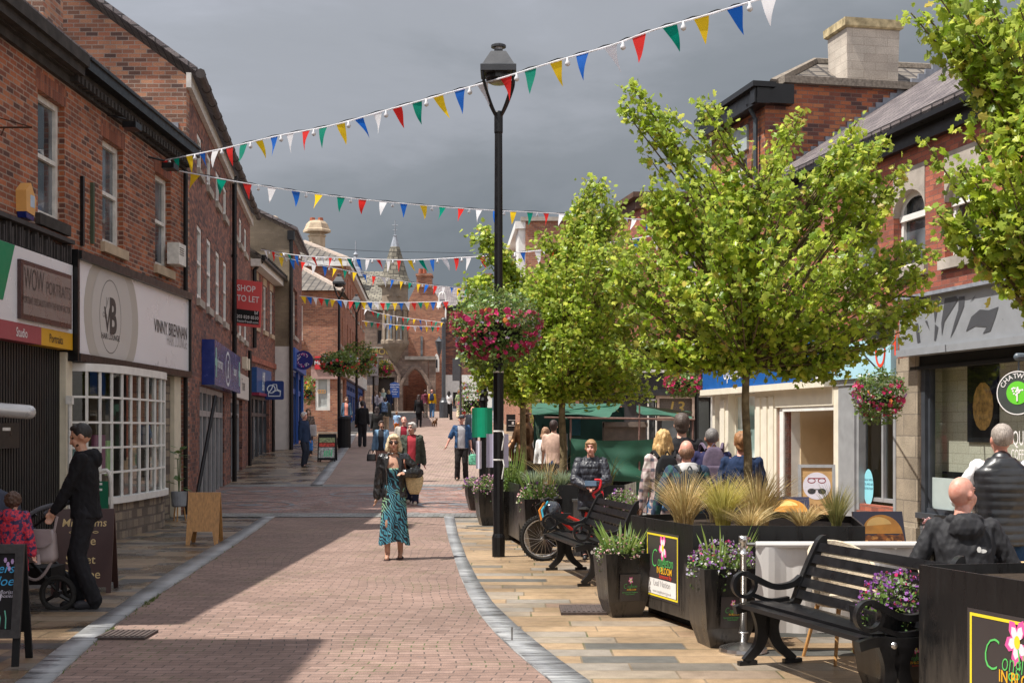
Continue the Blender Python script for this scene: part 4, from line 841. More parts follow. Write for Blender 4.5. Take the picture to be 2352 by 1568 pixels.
Pm=[(F7.u(997),kz(854,Y7)),(F7.u(1009),kz(854,Y7)),(F7.u(1009),kz(825,Y7)),(F7.u(1006),kz(815,Y7)),(F7.u(1003),kz(812,Y7)),(F7.u(1000),kz(815,Y7)),(F7.u(997),kz(825,Y7))]
b=MB(); b.prism(Pm,F7.p,0,.08); wf=b.build('arched_window',WHITE,bd,world=True); b=MB(); F7.box(b,F7.u(1001),F7.u(1005),kz(845,Y7),kz(825,Y7),.08,.1); b.build('pane',GLASS,wf,world=True)
F8=Fac(kx(1012,Y7),Y7+.4,1,0,1); bd=thing('slate_roofed_house','brick house with slate roof and white shop front at the far end','building',(kx(1060,Y7),Y7,zf(Y7)))
u9=F8.u(1130); b=MB(); F8.wall(b,0,u9,kz(860,Y7),kz(703,Y7),[(F8.u(1100),F8.u(1112),kz(800,Y7),kz(750,Y7))],.2); b.build('wall',BR_PUR,bd,world=True)
b=MB(); F8.wall(b,0,u9,2,kz(860,Y7)-.01,[(F8.u(1040),F8.u(1060),3.2,kz(900,Y7)),(F8.u(1066),F8.u(1100),4.3,kz(900,Y7))],.3); b.build('shop_front',WHITE,bd,world=True)
b=MB(); F8.box(b,0,u9,3,7,-.5,-.35); b.build('pane',GLASS,bd,world=True)
b=MB(); b.add([F8.p(-1.2,kz(703,Y7),.4),F8.p(u9,kz(703,Y7),.4),F8.p(u9,kz(640,Y7),-5),F8.p(-1.2,kz(640,Y7),-5)],[(0,1,2,3)]); b.build('roof',SLATE,bd,world=True)
b=MB(); F8.box(b,.2,u9,kz(708,Y7),kz(702,Y7),.0,.45); b.build('gutter',BLACK,bd,world=True)
b=MB(); F8.box(b,F8.u(1110),F8.u(1128),kz(650,Y7),kz(616,Y7),-4,-2.8); b.build('chimney',BR_FAR,bd,world=True)
# ================================================================ RIGHT SIDE
# R4 tall brick block, frontal flank with white bay edge
Y4=54.0; F=Fac(kx(1207,Y4),Y4,1,0,1); bd=thing('tall_brick_block','tall brick block with flat parapet and white window bay edge, partly behind the trees','building',(kx(1300,Y4),Y4,zf(Y4)))
zt4=kz(508,Y4); hs=[(F.u(1368),F.u(1392),kz(600,Y4),kz(545,Y4))]; gl=[(F.u(1240),F.u(1300),1.6,4.2),(F.u(1330),F.u(1420),1.6,4.2)]
b=MB(); F.wall(b,0,9,-.0,zt4,hs+gl,.2); b.build('wall',BR_FAR,bd,world=True); F.sash(bd,*hs[0],sill=STONEG)
for q in gl: glazing(F,bd,*q,3,[3.4],fm=BLACK,fw=.16)
b=MB(); F.box(b,-.2,9,zt4,zt4+.16,-.5,.12); b.build('coping',STONEG,bd,world=True)
Fs=Fac(kx(1207,Y4),Y4,-.05,1,-1); b=MB(); Fs.wall(b,0,25,.5,zt4,[(u,u+1.2,a,a+1.6) for u in (3,7,11,15) for a in (5,8)],.2); b.build('side_wall',BR_FAR,bd,world=True)
b=MB(); Fs.box(b,.1,2.2,5.5,zt4-.3,0.003,.28); Fs.box(b,4,6,4.5,zt4-1,0.003,.34); Fs.box(b,0,25,zt4-.3,zt4,0.004,.42); b.build('bay',WHITE,bd,world=True)
b=MB(); F.box(b,.01,9,4.25,4.9,.003,.2); b.build('fascia_board',BLKMAT,bd,world=True)
# R3 black timbered corner pub-like front
Y3=44.0; F=Fac(kx(1470,Y3),Y3,1,0,1); zt3=kz(452,Y3); bd=thing('corner_brick_building','brick corner building with moulded cornice and black timber shop front numbered 13','building',(kx(1530,Y3),Y3,zf(Y3)))
b=MB(); F.wall(b,0,7,3.6,zt3,[(F.u(1570),F.u(1600),6.2,8)],.2)
F3s=Fac(kx(1470,Y3),Y3,-.18,1,-1); F3s.wall(b,0,2.2,.2,zt3,[(.6,1.5,kz(632,Y3),kz(560,Y3))],.2); b.build('wall',BR_RED,bd,world=True)
F3s.sash(bd,.6,1.5,kz(632,Y3),kz(560,Y3),sill=STONEB,fm=WHITE); F.sash(bd,F.u(1570),F.u(1600),6.2,8,sill=STONEB)
b=MB(); F.box(b,-.25,7,zt3-.05,zt3+.12,-.4,.3); F.box(b,-.15,7,zt3-.4,zt3-.052,-.3,.12); F3s.box(b,-.25,2.2,zt3-.052,zt3+.118,-.4,.3); F3s.box(b,-.1,2.2,zt3-.402,zt3-.054,-.3,.12); b.build('cornice',mat('brown_cornice',(.10,.06,.045),.8,var=.3),bd,world=True)
zA,zB_=kz(857,Y3),kz(905,Y3); dd=(F.u(1514),F.u(1589),kz(957,Y3),kz(915,Y3))
b=MB(); F.wall(b,-.6,7,.3,kz(795,Y3),[dd,(F.u(1490),F.u(1505),.9,kz(920,Y3)),(F.u(1600),F.u(1632),.9,kz(912,Y3)),(F.u(1520),F.u(1585),.4,kz(962,Y3))],.15); F.box(b,-.6,7,zB_-.05,zB_+.05,.003,.12)
b.build('timber_front',mat('worn_black_timber_front',(.022,.02,.022),.6,var=.6,scale=1.5,stretch=(6,6,.3)),bd,world=True)
b=MB(); F.box(b,-.6,7,zA+.02,zA+.12,.003,.1); F.box(b,-.6,7,kz(795,Y3),kz(795,Y3)+.1,-.2,.15); b.build('white_moulding',WHITED,bd,world=True)
def frame(F,par,u0,u1,z0,z1,w,m,nm='door_frame'):
    b=MB(); F.box(b,u0-w,u0,z0-w,z1+w,.003,.07); F.box(b,u1,u1+w,z0-w,z1+w,.003,.07); F.box(b,u0,u1,z1,z1+w,.003,.068); F.box(b,u0,u1,z0-w,z0,.003,.068); return b.build(nm,m,par,world=True)
dq=frame(F,bd,*dd,.12,mat('pinkish_stone_frame',(.42,.32,.26),.8)); b=MB(); F.box(b,dd[0],dd[1],dd[2],dd[3],-.15,-.1); b.build('fanlight',mat('frosted_fanlight',(.13,.11,.10),.3,var=.3,scale=30),dq,world=True)
b=MB(); text_mb(b,'13',lambda x,y:F.p((dd[0]+dd[1])/2+x,dd[2]+.1+y,-.095),.6,.01,shear=.2); b.build('lettering',fontmat('gilt_letters',(.5,.36,.1)),dq,world=True)
for q in ((F.u(1490),F.u(1505),.9,kz(920,Y3)),(F.u(1600),F.u(1632),.9,kz(912,Y3))): frame(F,bd,*q,.05,WHITED,'window_frame'); 
b=MB(); F.box(b,-.5,7,.3,kz(905,Y3),-.3,-.16); b.build('pane',GLASS,bd,world=True)
# ---- R1/R2 line
FR=Fac(6.1,19,-.2065,1,-1); PR=FR.p; ru=FR.u; rz_=lambda px,py,o=0:FR.uz(px,py,o)[1]
uC=ru(1757); uL=ru(1640); u_b=ru(2062)     # corner of R2, far end, boundary between pale blue shop and Opticians
zE=6.12; hl={}
def arch_win(pl,pr,pt,pb): return (ru(pr),ru(pl),rz_(pl,pb),rz_(pl,pt))
bd=thing('arched_window_shops','red brick building with arched white windows and slate roof above the cafe on the right','building',PR(-1,0)[:])
uN=-9.0
wins=[arch_win(1965,2016,468,623),arch_win(2068,2125,423,614),arch_win(2189,2255,392,606),(ru(2255)-3.0,ru(2255)-1.8,4.1,5.4)]
wins=[(a,max(b_,a+.95),4.12,5.28) for a,b_,c,d in wins]
b=MB(); FR.wall(b,uN,uC,3.05,zE,[(a,c,z0,z1) for a,c,z0,z1 in wins],.16)
FR.wall(b,uN,uC,-.1,3.04,[(ru(2352)-1.5,ru(2121),.45,2.62),(ru(2060),ru(1969),.5,2.6),(ru(1921),ru(1803),-.05,2.1),(ru(1739),ru(1678),.5,2.45) if ru(1678)<uC else (99,99.1,1,2)],.12)
b.build('wall',BR_RED,bd,world=True)
HX=[]
for a,c,z0,z1 in wins:
    # stone head with arched soffit, window frame behind
    m=MB(); r=(c-a)/2; cx=(a+c)/2; zs=z1-r*.75; n_=12; top=z1+.33
    for i in range(n_):
        t0,t1=math.pi*i/n_,math.pi*(i+1)/n_; x0,x1=cx-r*math.cos(t0),cx-r*math.cos(t1); y0,y1=zs+r*.75*math.sin(t0),zs+r*.75*math.sin(t1)
        q=[PR(x0,y0,-.14),PR(x1,y1,-.14),PR(x1,y1,.012),PR(x0,y0,.012),PR(x0,top,-.14),PR(x1,top,-.14),PR(x1,top,.012),PR(x0,top,.012)]; m.hexa(q)
    m.build('stone_head',STONEG,bd,world=True)
    wdw=FR.sash(bd,a,c,z0,z1,rec=.13,fw=.07,mid=False,sill=STONEG,fm=WHITE)
    m=MB(); FR.box(m,a,c,zs-.07,zs+.02,-.16,-.10)
    ring(m,PR,cx,zs,r,r*.75,.09,-.118,20,0,math.pi); m.build('arched_frame',WHITE,wdw,world=True)
b=MB(); FR.box(b,uN,uC,zE-.24,zE,.003,.12); FR.box(b,uN,uC,zE-.02,zE+.09,.1,.3); b.build('gutter',BLACK,bd,world=True)
sl=.675; b=MB(); b.hexa([PR(uN,zE+.05,.3),PR(uC,zE+.05,.3),PR(uC,zE+sl*4.05+.05,-4.05),PR(uN,zE+sl*4.05+.05,-4.05),PR(uN,zE+.15,.3),PR(uC,zE+.15,.3),PR(uC,zE+sl*4.05+.15,-4.05),PR(uN,zE+sl*4.05+.15,-4.05)])
b.hexa([PR(uN,zE,-8.4),PR(uC,zE,-8.4),PR(uC,zE+sl*4.05,-4.1),PR(uN,zE+sl*4.05,-4.1),PR(uN,zE+.1,-8.4),PR(uC,zE+.1,-8.4),PR(uC,zE+sl*4.05+.1,-4.1),PR(uN,zE+sl*4.05+.1,-4.1)])
b.build('roof',brick('plum_roof_slate',[(0,(.13,.105,.11)),(.5,(.18,.15,.15)),(1,(.25,.21,.205))],(.035,.028,.03),bw=.3,bh=.19,ms=.022,dirt=.35,bump=1.5),bd,world=True)
b=MB(); k=0
for i in range(26):
    t=.2+i*.15; z=zE+.16+sl*t; b.hexa([PR(uC-.03,z-.02,-t+.02),PR(uC+.02,z-.02,-t+.02),PR(uC+.02,z-.02,-t-.14),PR(uC-.03,z-.02,-t-.14),PR(uC-.03,z+.20,-t+.02),PR(uC+.02,z+.20,-t+.02),PR(uC+.02,z+.20,-t-.14),PR(uC-.03,z+.20,-t-.14)])
b.build('flashing',LEAD,bd,world=True)
# downpipe, junction boxes
b=MB(); u=ru(2300); b.tube([PR(u,3.3,.08),PR(u,4.4,.08)],.035,8); FR.box(b,u+.12,u+.3,3.65,4.05,.0,.12); b.build('service_box',mat('blue_black_box',(.03,.04,.055),.5),bd,world=True)
# cafe front
zfb,zft=rz_(2068,804,.25),3.0+.0
zft=rz_(2134,679,.25); u0_,u1_=uN,ru(2066,.22)
b=MB(); FR.box(b,u0_,u1_,zfb,zft,.0,.22); FR.box(b,u0_,u1_,zfb-.10,zfb-.002,.0,.28); sg=b.build('cafe_fascia_sign',mat('mid_grey_fascia',(.25,.26,.28),.35,var=.06),bd,world=True)
b=MB(); f3=lambda px,py,o=.226:PR(*FR.uz(px,py,.225)[:2],.226) if False else PR(FR.uz(px,py,.226)[0],FR.uz(px,py,.226)[1],.226)
z2p=lambda a,c:((2050+a/2.09)/1.0884,(650+c/2.09)/1.0884)
shapes=[[(497,330),(512,330),(524,428),(508,432)],[(548,318),(560,316),(572,366)],[(590,225),(622,218),(600,330)],[(600,335),(618,350),(604,420),(596,420)],[(652,200),(712,188),(722,205),(650,320),(636,395),(633,330)],[(725,192),(755,188),(752,240),(705,360),(680,408),(700,330),(722,260)],[(783,218),(815,180),(800,205)],[(762,372),(790,296),(835,258),(880,262),(932,243),(915,300),(890,370),(850,384),(870,350),(810,345)]]
for s_ in shapes: b.add([f3(*z2p(*q)) for q in s_],[tuple(range(len(s_)))])
b.build('stripe_emblem',fontmat('dark_grey_stripe',(.06,.062,.07)),sg,world=True)
b=MB(); FR.box(b,u0_,u1_+.1,zft,zft+.05,-.0,.3); FR.box(b,u0_,u1_+.1,zft+.05,3.06,-.0,.12); b.build('lead_capping',LEAD,bd,world=True)
b=MB(); FR.box(b,u0_,ru(2100),2.62,zfb-.1,-.1,.03); FR.box(b,u0_,ru(2098),2.57,2.62,-.05,.06); b.build('awning_box',BLKMAT,bd,world=True)
b=MB(); FR.box(b,ru(2116),ru(2067),-.1,zfb-.1,-.15,.06); FR.box(b,ru(2118),ru(2065),-.1,.25,-.15,.10); b.build('stone_pilaster',ASHLAR,bd,world=True)
cw=ru(2121); b=MB(); FR.box(b,uN,cw+.05,-.1,.40,-.2,.03); b.build('grey_brick_plinth',brick('grey_painted_brick',[(0,(.10,.105,.115)),(1,(.15,.155,.165))],(.07,.07,.08),ms=.012,bump=1),bd,world=True)
b=MB(); FR.box(b,uN,cw+.08,.40,.48,-.15,.09); FR.box(b,cw-.06,cw+.05,.48,2.6,-.15,.01); FR.box(b,cw-.12,cw-.06,.48,2.6,-.12,-.04); FR.box(b,uN,cw,.48,.55,-.14,-.02); b.build('window_frame',mat('dark_grey_frame',(.04,.045,.055),.4),bd,world=True)
b=MB(); b.add([PR(uN,.5,-.08),PR(cw,.5,-.08),PR(cw,2.6,-.08),PR(uN,2.6,-.08)],[(0,1,2,3)]); b.build('pane',GCLR,bd,world=True)
b=MB(); b.add([PR(uN,.5,-.075),PR(cw,.5,-.075),PR(cw,1.0,-.075),PR(uN,1.0,-.075)],[(0,1,2,3)]); b.build('frosted_band',mat('frosted_grey_film',(.38,.44,.43),.5,var=.05),bd,world=True)
b=MB(); FR.box(b,uN,cw+.3,-.1,2.62,-.46,-.36); FR.box(b,cw+.1,cw+.2,-.1,2.62,-.36,-.2); FR.box(b,uN,cw+.2,2.62,2.66,-.36,-.12); b.build('interior_wall',brick('cream_wall_tile',[(0,(.58,.52,.41)),(1,(.66,.60,.48))],(.46,.41,.32),bw=.3,bh=.15,ms=.006,bump=.2,dirt=.1),bd,world=True)
b=MB(); FR.box(b,uN,cw+.05,.9,1.08,-.359,-.33); b.build('skirting',BLKMAT,bd,world=True)
c0=FR.uz(2262,900,-.35); b=MB(); FR.box(b,c0[0]-.35,c0[0]+.42,c0[1]-.7,c0[1]+.45,-.355,-.33); ps=b.build('menu_poster',BLKMAT,bd,world=True)
b=MB(); flat(b,PR,ellipse(c0[0],c0[1]-.2,.26,.34,14),-.32); b.build('poster_food',mat('toasted_food_print',(.5,.28,.08),.6,var=.6,scale=14),ps,world=True)
b=MB(); 
for s_,px,py,sz_ in (('FRESH QUALITY',2276,1012,.27),('FOOD, COFFEE',2283,1044,.19),('CHATWINS',2305,1070,.17)):
    u_,z_=FR.uz(px,py,-.07); text_mb(b,s_,lambda x,y:PR(u_-x,z_-.05+y,-.068),sz_,0,sx=.62,align='LEFT' if 0 else 'LEFT')
b.build('window_lettering',fontmat('white_lettering',(.75,.72,.72)),bd,world=True)
# pale blue shop
u2,u3=ru(2064),ru(1921); zt_,zb_=rz_(1921,775,.1),rz_(2000,866,.1)
b=MB(); FR.box(b,u2+.02,u3,zb_,3.1,.003,.12); sg=b.build('pale_blue_fascia_sign',mat('pale_blue_fascia',(.38,.62,.72),.35,var=.04),bd,world=True)
b=MB(); c0=FR.uz(2021,805,.13); ring(b,PR,c0[0],c0[1],.17,.26,.05,.126,28); c1=FR.uz(2060,800,.13); FR.box(b,c1[0]+.04,c1[0]+.08,c1[1]-.1,c1[1]+.25,.12,.128); FR.box(b,c1[0]+.08,c1[0]+.17,c1[1]+.2,c1[1]+.25,.12,.128); FR.box(b,c1[0]+.08,c1[0]+.14,c1[1]+.06,c1[1]+.1,.12,.128); b.build('lettering',fontmat('orange_red_letters',(.72,.07,.03)),sg,world=True)
b=MB(); FR.box(b,u2+.05,u3,zb_-.1,zb_-.003,-.1,.08); FR.box(b,ru(1970),ru(1933),-.1,zb_-.1,-.1,.06); FR.box(b,ru(2064),ru(2058),-.1,zb_-.1,-.1,.05); FR.box(b,ru(1975),ru(1970),.4,2.5,-.1,.02); b.build('shop_surround',GREYP,bd,world=True)
glazing(FR,bd,ru(2060),ru(1969),.55,2.45,2,[],glass=GCLR,fw=.06)
b=MB(); FR.box(b,u2,u3,-.1,.40,-.2,.02); b.build('brick_plinth',BR_RED,bd,world=True)
b=MB(); FR.box(b,u2,u3,-.1,3,-1.3,-1.2); FR.box(b,u2,u2+.06,-.1,3,-1.2,-.2); b.build('interior_wall',mat('slate_blue_interior',(.12,.15,.18),.7,var=.4,scale=2),bd,world=True)
b=MB(); c0=FR.uz(1994,1118,-.08); flat(b,PR,ellipse(c0[0],c0[1],.17,.29,24),-.085); dq=b.build('oval_sticker',fontmat('aqua_sticker',(.25,.62,.72)),bd,world=True)
b=MB(); [text_mb(b,s_,lambda x,y:PR(c0[0]-x,c0[1]+.1-.07*i+y,-.083),.05,0) for i,s_ in enumerate(('RELAX WITH','ATOL AND ABTA','PROTECTION*'))]; b.build('lettering',fontmat('navy_lettering',(.02,.05,.12)),dq,world=True)
b=MB(); FR.box(b,ru(2042),ru(2016),.62,.9,-.5,-.45); b.build('display_box',fontmat('display_red',(.55,.05,.03)),bd,world=True)
b=MB(); FR.box(b,ru(2018),ru(2012),.62,2.4,-.4,-.36); FR.box(b,ru(2054),ru(2012),1.0,1.06,-.4,-.37); b.build('display_frame',fontmat('aqua_sticker',(.25,.62,.72)),bd,world=True)
# opticians
s0_,s1_=ru(1921),ru(1634); zb0=rz_(1770,883,.1)
b=MB(); FR.box(b,s0_+.01,s1_+.1,zb0,3.25,.004,.16); sg=b.build('opticians_fascia_sign',mat('opticians_blue',(.008,.09,.32),.35,var=.08),bd,world=True)
u_,z_=FR.uz(1685,862,.17); b=MB(); text_mb(b,'opticians',lambda x,y:PR(u_-x,z_+y-.06,.166),.34,.012,sx=.95); b.build('lettering',fontmat('white_lettering',(.75,.72,.72)),sg,world=True); b=MB()
u_,z_=FR.uz(1865,866,.17); text_mb(b,'opticians',lambda x,y:PR(u_-x,z_+y-.03,.166),.26,.012,sx=1.0); b.build('lettering',fontmat('white_lettering',(.75,.72,.72)),sg,world=True)
CRM=mat('opticians_cream_paint',(.70,.645,.53),.5,var=.06)
b=MB(); FR.box(b,s0_+.0,s1_+.1,zb0-.12,zb0-.003,-.1,.22)
for p0,p1 in ((1658,1678),(1739,1789),(1921,1933)): FR.box(b,ru(p1),ru(p0),-.1,zb0-.12,-.1,.05)
for p0 in (1744,1760,1775,1662): FR.box(b,ru(p0+9),ru(p0),.3,2.3,.05,.075)
FR.box(b,ru(1921),ru(1789),2.1,zb0-.12,-.1,.07); FR.box(b,ru(1739),ru(1678),-.1,.5,-.1,.03)
b.build('shop_surround',CRM,bd,world=True)
b=MB(); FR.box(b,ru(1803),ru(1794),-.05,2.1,-.3,.03); FR.box(b,ru(1921),ru(1803),2.02,2.1,-.3,.05); b.build('door_frame',WHITE,bd,world=True)
b=MB(); FR.box(b,ru(1921),ru(1803),-.05,2.1,-1.3,-1.2); FR.box(b,ru(1803)-.03,ru(1803),-.05,2.1,-1.2,-.3); FR.box(b,ru(1921)-.05,ru(1921)-.02,-.05,2.1,-1.2,-.2); FR.box(b,ru(1870),ru(1862),.2,2.0,-1.2,-1.15); FR.box(b,ru(1912),ru(1906),.2,2.0,-1.2,-1.15); b.build('recessed_panels',mat('warm_cream_panel',(.58,.44,.27),.6,var=.05),bd,world=True)
glazing(FR,bd,ru(1739),ru(1678),.5,2.4,1,[],glass=glassdark('pale_green_glass',(.22,.30,.28)),fm=CRM,fw=.05)
# R2
bd=thing('tall_brick_house','tall orange brick house with pale block chimney rising above the slate roof on the right','building',PR(uC+1,0)[:])
z2=8.15; hs=[(ru(1716),ru(1689),rz_(1700,428),rz_(1700,356))]
b=MB(); FR.wall(b,uC+.01,uL+.15,3.06,z2,hs,.15); b.build('wall',BR_ORG,bd,world=True); b=MB(); FR.box(b,uL-.05,uL+.1,-.1,3.05,-.2,-.0); b.build('pier',CRM,bd,world=True); FR.sash(bd,*hs[0],rec=.06,fw=.07,fm=WHITE)
b=MB(); FR.box(b,hs[0][0]-.1,hs[0][1]+.12,hs[0][3]+.02,hs[0][3]+.5,.003,.05); b.build('lintel_panel',mat('pale_slate_panel',(.3,.34,.34),.6),bd,world=True)
A=PR(uC,0); nv=-FR.n; Ff=Fac(A.x,A.y,nv.x,nv.y,1); b=MB(); Ff.wall(b,0,5.2,3.0,8.3,[],.1); Ff.wall(b,5.2,12,3.0,8.3,[],.1); b.build('flank_wall',BR_ORG,bd,world=True)
b=MB(); Ff.box(b,.35,12,8.3,8.44,-.3,.12); b.build('coping',mat('lichen_coping',(.2,.17,.14),.95,var=.4,scale=20,bump=.5),bd,world=True)
b=MB(); FR.box(b,uC-.25,uL+.25,z2-.3,z2-.003,.003,.26); FR.box(b,uC-.3,uL+.25,z2,z2+.1,-.1,.36); Ff.box(b,-.3,.5,z2-.28,z2+.09,.003,.22); b.build('eaves_gutter',BLACK,bd,world=True)
b=MB(); u=uC+.25; b.tube([PR(u,3.1,.09),PR(u,z2-.5,.09),PR(u,z2-.2,.25)],.045,8); b.build('downpipe',mat('blue_grey_pipe',(.04,.05,.06),.5),bd,world=True)
dch=25.9; cl_,cr_=kx(1925,dch),kx(2068,dch); zc0,zc1=kz(192,dch),kz(62,dch)
Mr=Matrix.Rotation(math.atan2(Ff.d.y,Ff.d.x),3,'Z'); cc=Vector(((cl_+cr_)/2,dch+.45,0))
b=MB(); wq=(cr_-cl_)-.1; 
def frus(b,c,w0,w1,dp0,dp1,z0,z1): b.hexa([c+Mr@Vector((x*w,y*d,z)) for w,d,z in ((w0,dp0,z0),(w1,dp1,z1)) for x,y in ((-.5,-.5),(.5,-.5),(.5,.5),(-.5,.5))])
frus(b,cc,wq*.93,wq,.8,.86,zc0-.6,zc1); ch=b.build('chimney',brick('stained_pale_block',[(0,(.50,.43,.36)),(.5,(.54,.47,.395)),(1,(.58,.51,.43))],(.40,.34,.28),bw=.5,bh=.16,ms=.005,dirt=.32,dirtscale=1.8,bump=.3),bd,world=True)
b=MB(); frus(b,cc,wq+.12,wq+.14,.98,1.0,zc1,zc1+.15); frus(b,cc,wq+.04,wq+.12,.92,.98,zc1-.03,zc1-.001); b.build('chimney_cap',mat('lichen_stone_cap',(.42,.34,.2),.95,var=.5,scale=7,bump=.4),ch,world=True)
b=MB(); pA,pB,pC_,pD=PR(uC+.2,8.35,-.25),PR(uC+.2,8.35,-12),PR(uL+1.2,8.2,-.0),PR(uL+1.2,8.2,-12)
r1,r2=PR(uC+1.7,9.25,-1.8),PR(uC+1.7,9.35,-11)
b.add([pA,pB,r2,r1],[(0,1,2,3)]); b.add([pC_,pA,r1],[(0,1,2)]); b.add([pD,pC_,r1,r2],[(0,1,2,3)]); b.build('roof',mat('x_',(.2,.2,.2)) if False else TILE,bd,world=True)
b=MB(); b.tube([pA,r1,r2],.1,6); b.build('ridge_tiles',mat('lichen_coping',(.2,.17,.14),.95),bd,world=True)
# hanging round sign in the tree and the oval cafe sign
c=W(2017,762,17.6); o=thing('round_hanging_sign','round black hanging sign with a pale rim half hidden by leaves above the basket','sign',(c.x,c.y,c.z-.22))
b=MB(); b.prism(ellipse(0,0,.215,.215,28),lambda x,z,q:Vector((c.x+x,c.y-q,c.z+z)),-.03,.03); b.build('disc',fontmat('sign_black',(.02,.025,.02)),o,world=True)
b=MB(); ring(b,lambda x,z,q:Vector((c.x+x,c.y-q,c.z+z)),0,0,.225,.225,.02,.034,28); text_mb(b,"RISTORANTE",lambda x,y:Vector((c.x+x,c.y-.033,c.z-.13+y)),.06,0); b.build('rim',fontmat('pale_gold_rim',(.4,.36,.25)),o,world=True)
b=MB(); b.tube([c+Vector((0,0,.2)),c+Vector((.1,.1,.5)),c+Vector((.8,.5,.5))],.015,6); b.build('bracket',BLACK,o,world=True)
c=W(2340,902,15.9); rr=.27; q_=R(-48); o=thing('cafe_hanging_sign','round grey cafe sign with green tree emblem hanging at the right edge','sign',(c.x,c.y,c.z-rr))
ff=lambda x,z,q=0:Vector((c.x+x*math.cos(q_)-q*math.sin(q_)*-1*0+q*math.sin(q_),c.y+x*math.sin(q_)-q*math.cos(q_),c.z+z))
b=MB(); b.prism(ellipse(0,0,rr,rr,32),ff,-.03,.03); b.build('disc',fontmat('cafe_sign_grey',(.045,.055,.05)),o,world=True)
b=MB(); flat(b,ff,ellipse(0,0,rr*.52,rr*.52,28),.034); b.build('green_centre',fontmat('bright_green',(.12,.52,.03)),o,world=True)
b=MB(); ring(b,ff,0,0,rr*.98,rr*.98,.012,.036,32); b.tube([ff(0,-.1,.036),ff(0,.0,.036)],.012,4)
rg=random.Random(3)
for _ in range(22): a_=rg.uniform(0,6.3); q=rg.uniform(0,.075); flat(b,ff,ellipse(q*math.cos(a_),.03+q*math.sin(a_)*.8,.013,.013,6),.037+_*.0001)
for i,ch_ in enumerate('CHATWINS'):
    a_=R(152-i*18); text_mb(b,ch_,lambda x,y:ff(rr*.66*math.cos(a_)+x*math.sin(a_)+y*math.cos(a_),rr*.66*math.sin(a_)-x*math.cos(a_)+y*math.sin(a_),.036),.085,.004)
b.build('lettering',fontmat('white_lettering',(.75,.72,.72)),o,world=True)
b=MB(); b.tube([c+Vector((0,0,rr)),c+Vector((0,0,rr+.12))],.012,6); b.cap(c+Vector((-.03,-.05,rr+.16)),.05,c+Vector((1.3,.3,rr+.16)),.05,10); b.build('bracket',mat('slate_bracket',(.08,.1,.12),.4),o,world=True)
# ================================================================ STREET FURNITURE
def lamp(px,d,label,nm='street_lamp',H_=6.78,sc_=1,group=None):
    x,y,z=at(px,d); o=thing(nm,label,'street lamp',(x,y,z),0,group)
    b=MB(); b.lathe([(.085,0),(.088,.26),(.078,.29),(.070,.31),(.069,2.6),(.068,2.62),(.062,2.64),(.051,H_-1.15),(.058,H_-1.13),(.058,H_-.87),(.05,H_-.85)],(0,0,0),14); b.build('post',BLACK,o,smooth=False)
    b=MB()
    for k in range(4):
        a=R(45+90*k); c,s=math.cos(a),math.sin(a)
        b.tube(smooth_path([(c*.04,s*.04,H_-.92),(c*.15,s*.15,H_-.75),(c*.275,s*.275,H_-.48),(c*.285,s*.285,H_-.33)],5),.019,6)
    b.build('yoke',BLACK,o)
    b=MB(); b.lathe([(.32,H_-.36),(.335,H_-.36),(.335,H_-.28),(.29,H_-.26),(.19,H_-.13),(.14,H_-.07),(.08,H_-.06),(.08,H_-.03)],(0,0,0),4,ph=R(45)); b.lathe([(.1,H_-.0),(.1,H_+.03),(.06,H_+.05)],(0,0,0),12); hd=b.build('canopy',mat('dark_grey_lantern',(.03,.032,.037),.45),o)
    b=MB(); b.lathe([(.055,H_-.05),(.055,H_)],(0,0,0),12); b.build('photocell',mat('photocell_grey',(.4,.4,.42),.3),hd)
    b=MB(); b.lathe([(.06,H_-.47),(.15,H_-.46),(.17,H_-.42),(.17,H_-.33)],(0,0,0),14); b.build('lamp_unit',IRON,o)
    b=MB(); b.lathe([(.02,H_-.49),(.1,H_-.485),(.13,H_-.47)],(0,0,0),14); b.build('lens',mat('lamp_lens',(.30,.27,.2),.3),o)
    return o
LP=lamp(1145,17.6,'tall black foreground lamp post with a large flower basket round it')
lamp(779,52.7,'black lamp post at the left kerb beside the bin, with hanging basket')
lamp(819,67.5,'more distant black lamp post behind the left hanging baskets')
# cable ties and taped sheets on the near lamp post
b=MB(); x,y,z=at(1145,17.6)
for zz in (1.28,1.66,2.45): b.lathe([(.069,0),(.072,.01),(.069,.025)],(x,y,zz),14)
for zz in (1.28,1.66): b.tube([(x+.06,y-.075,zz+.01),(x+.075,y-.1,zz-.06),(x+.05,y-.1,zz-.2),(x+.045,y-.095,zz-.24)],.008,5)
b.solo('white_string',WHITE,'white string tied round the foreground lamp post','string')
def sheet(nm,m,label,cat,px0,px1,py0,py1,d,rot=0,group=None):
    a=W(px0,py0,d); c=W(px1,py1,d); b=MB(); n=8
    for i in range(n):
        x0,x1=a.x+(c.x-a.x)*i/n,a.x+(c.x-a.x)*(i+1)/n; w0,w1=.02*math.sin(i*.9),.02*math.sin((i+1)*.9)
        b.hexa([(x0,d+w0,c.z),(x1,d+w1,c.z),(x1,d+w1+.004,c.z),(x0,d+w0+.004,c.z),(x0,d+w0,a.z),(x1,d+w1,a.z),(x1,d+w1+.004,a.z),(x0,d+w0+.004,a.z)])
    return b.solo(nm,m,label,cat,group=group)
sheet('plastic_sheet',mat('lilac_white_sheet',(.50,.48,.62),.5,var=.05),'pale lilac sheet tied behind the foreground lamp post','sheet',1117,1168,996,1073,17.75)
sheet('plastic_sheet',mat('white_sheet',(.6,.58,.68),.5,var=.05),'narrow white sheet tied to the slim post behind the lamp post','sheet',1093,1106,1012,1076,26.9)
sheet('green_sheet',mat('green_board',(.0,.30,.16),.45,var=.05),'bright green rectangular sheet fixed round the slim black post','sheet',1084,1131,936,1004,27)
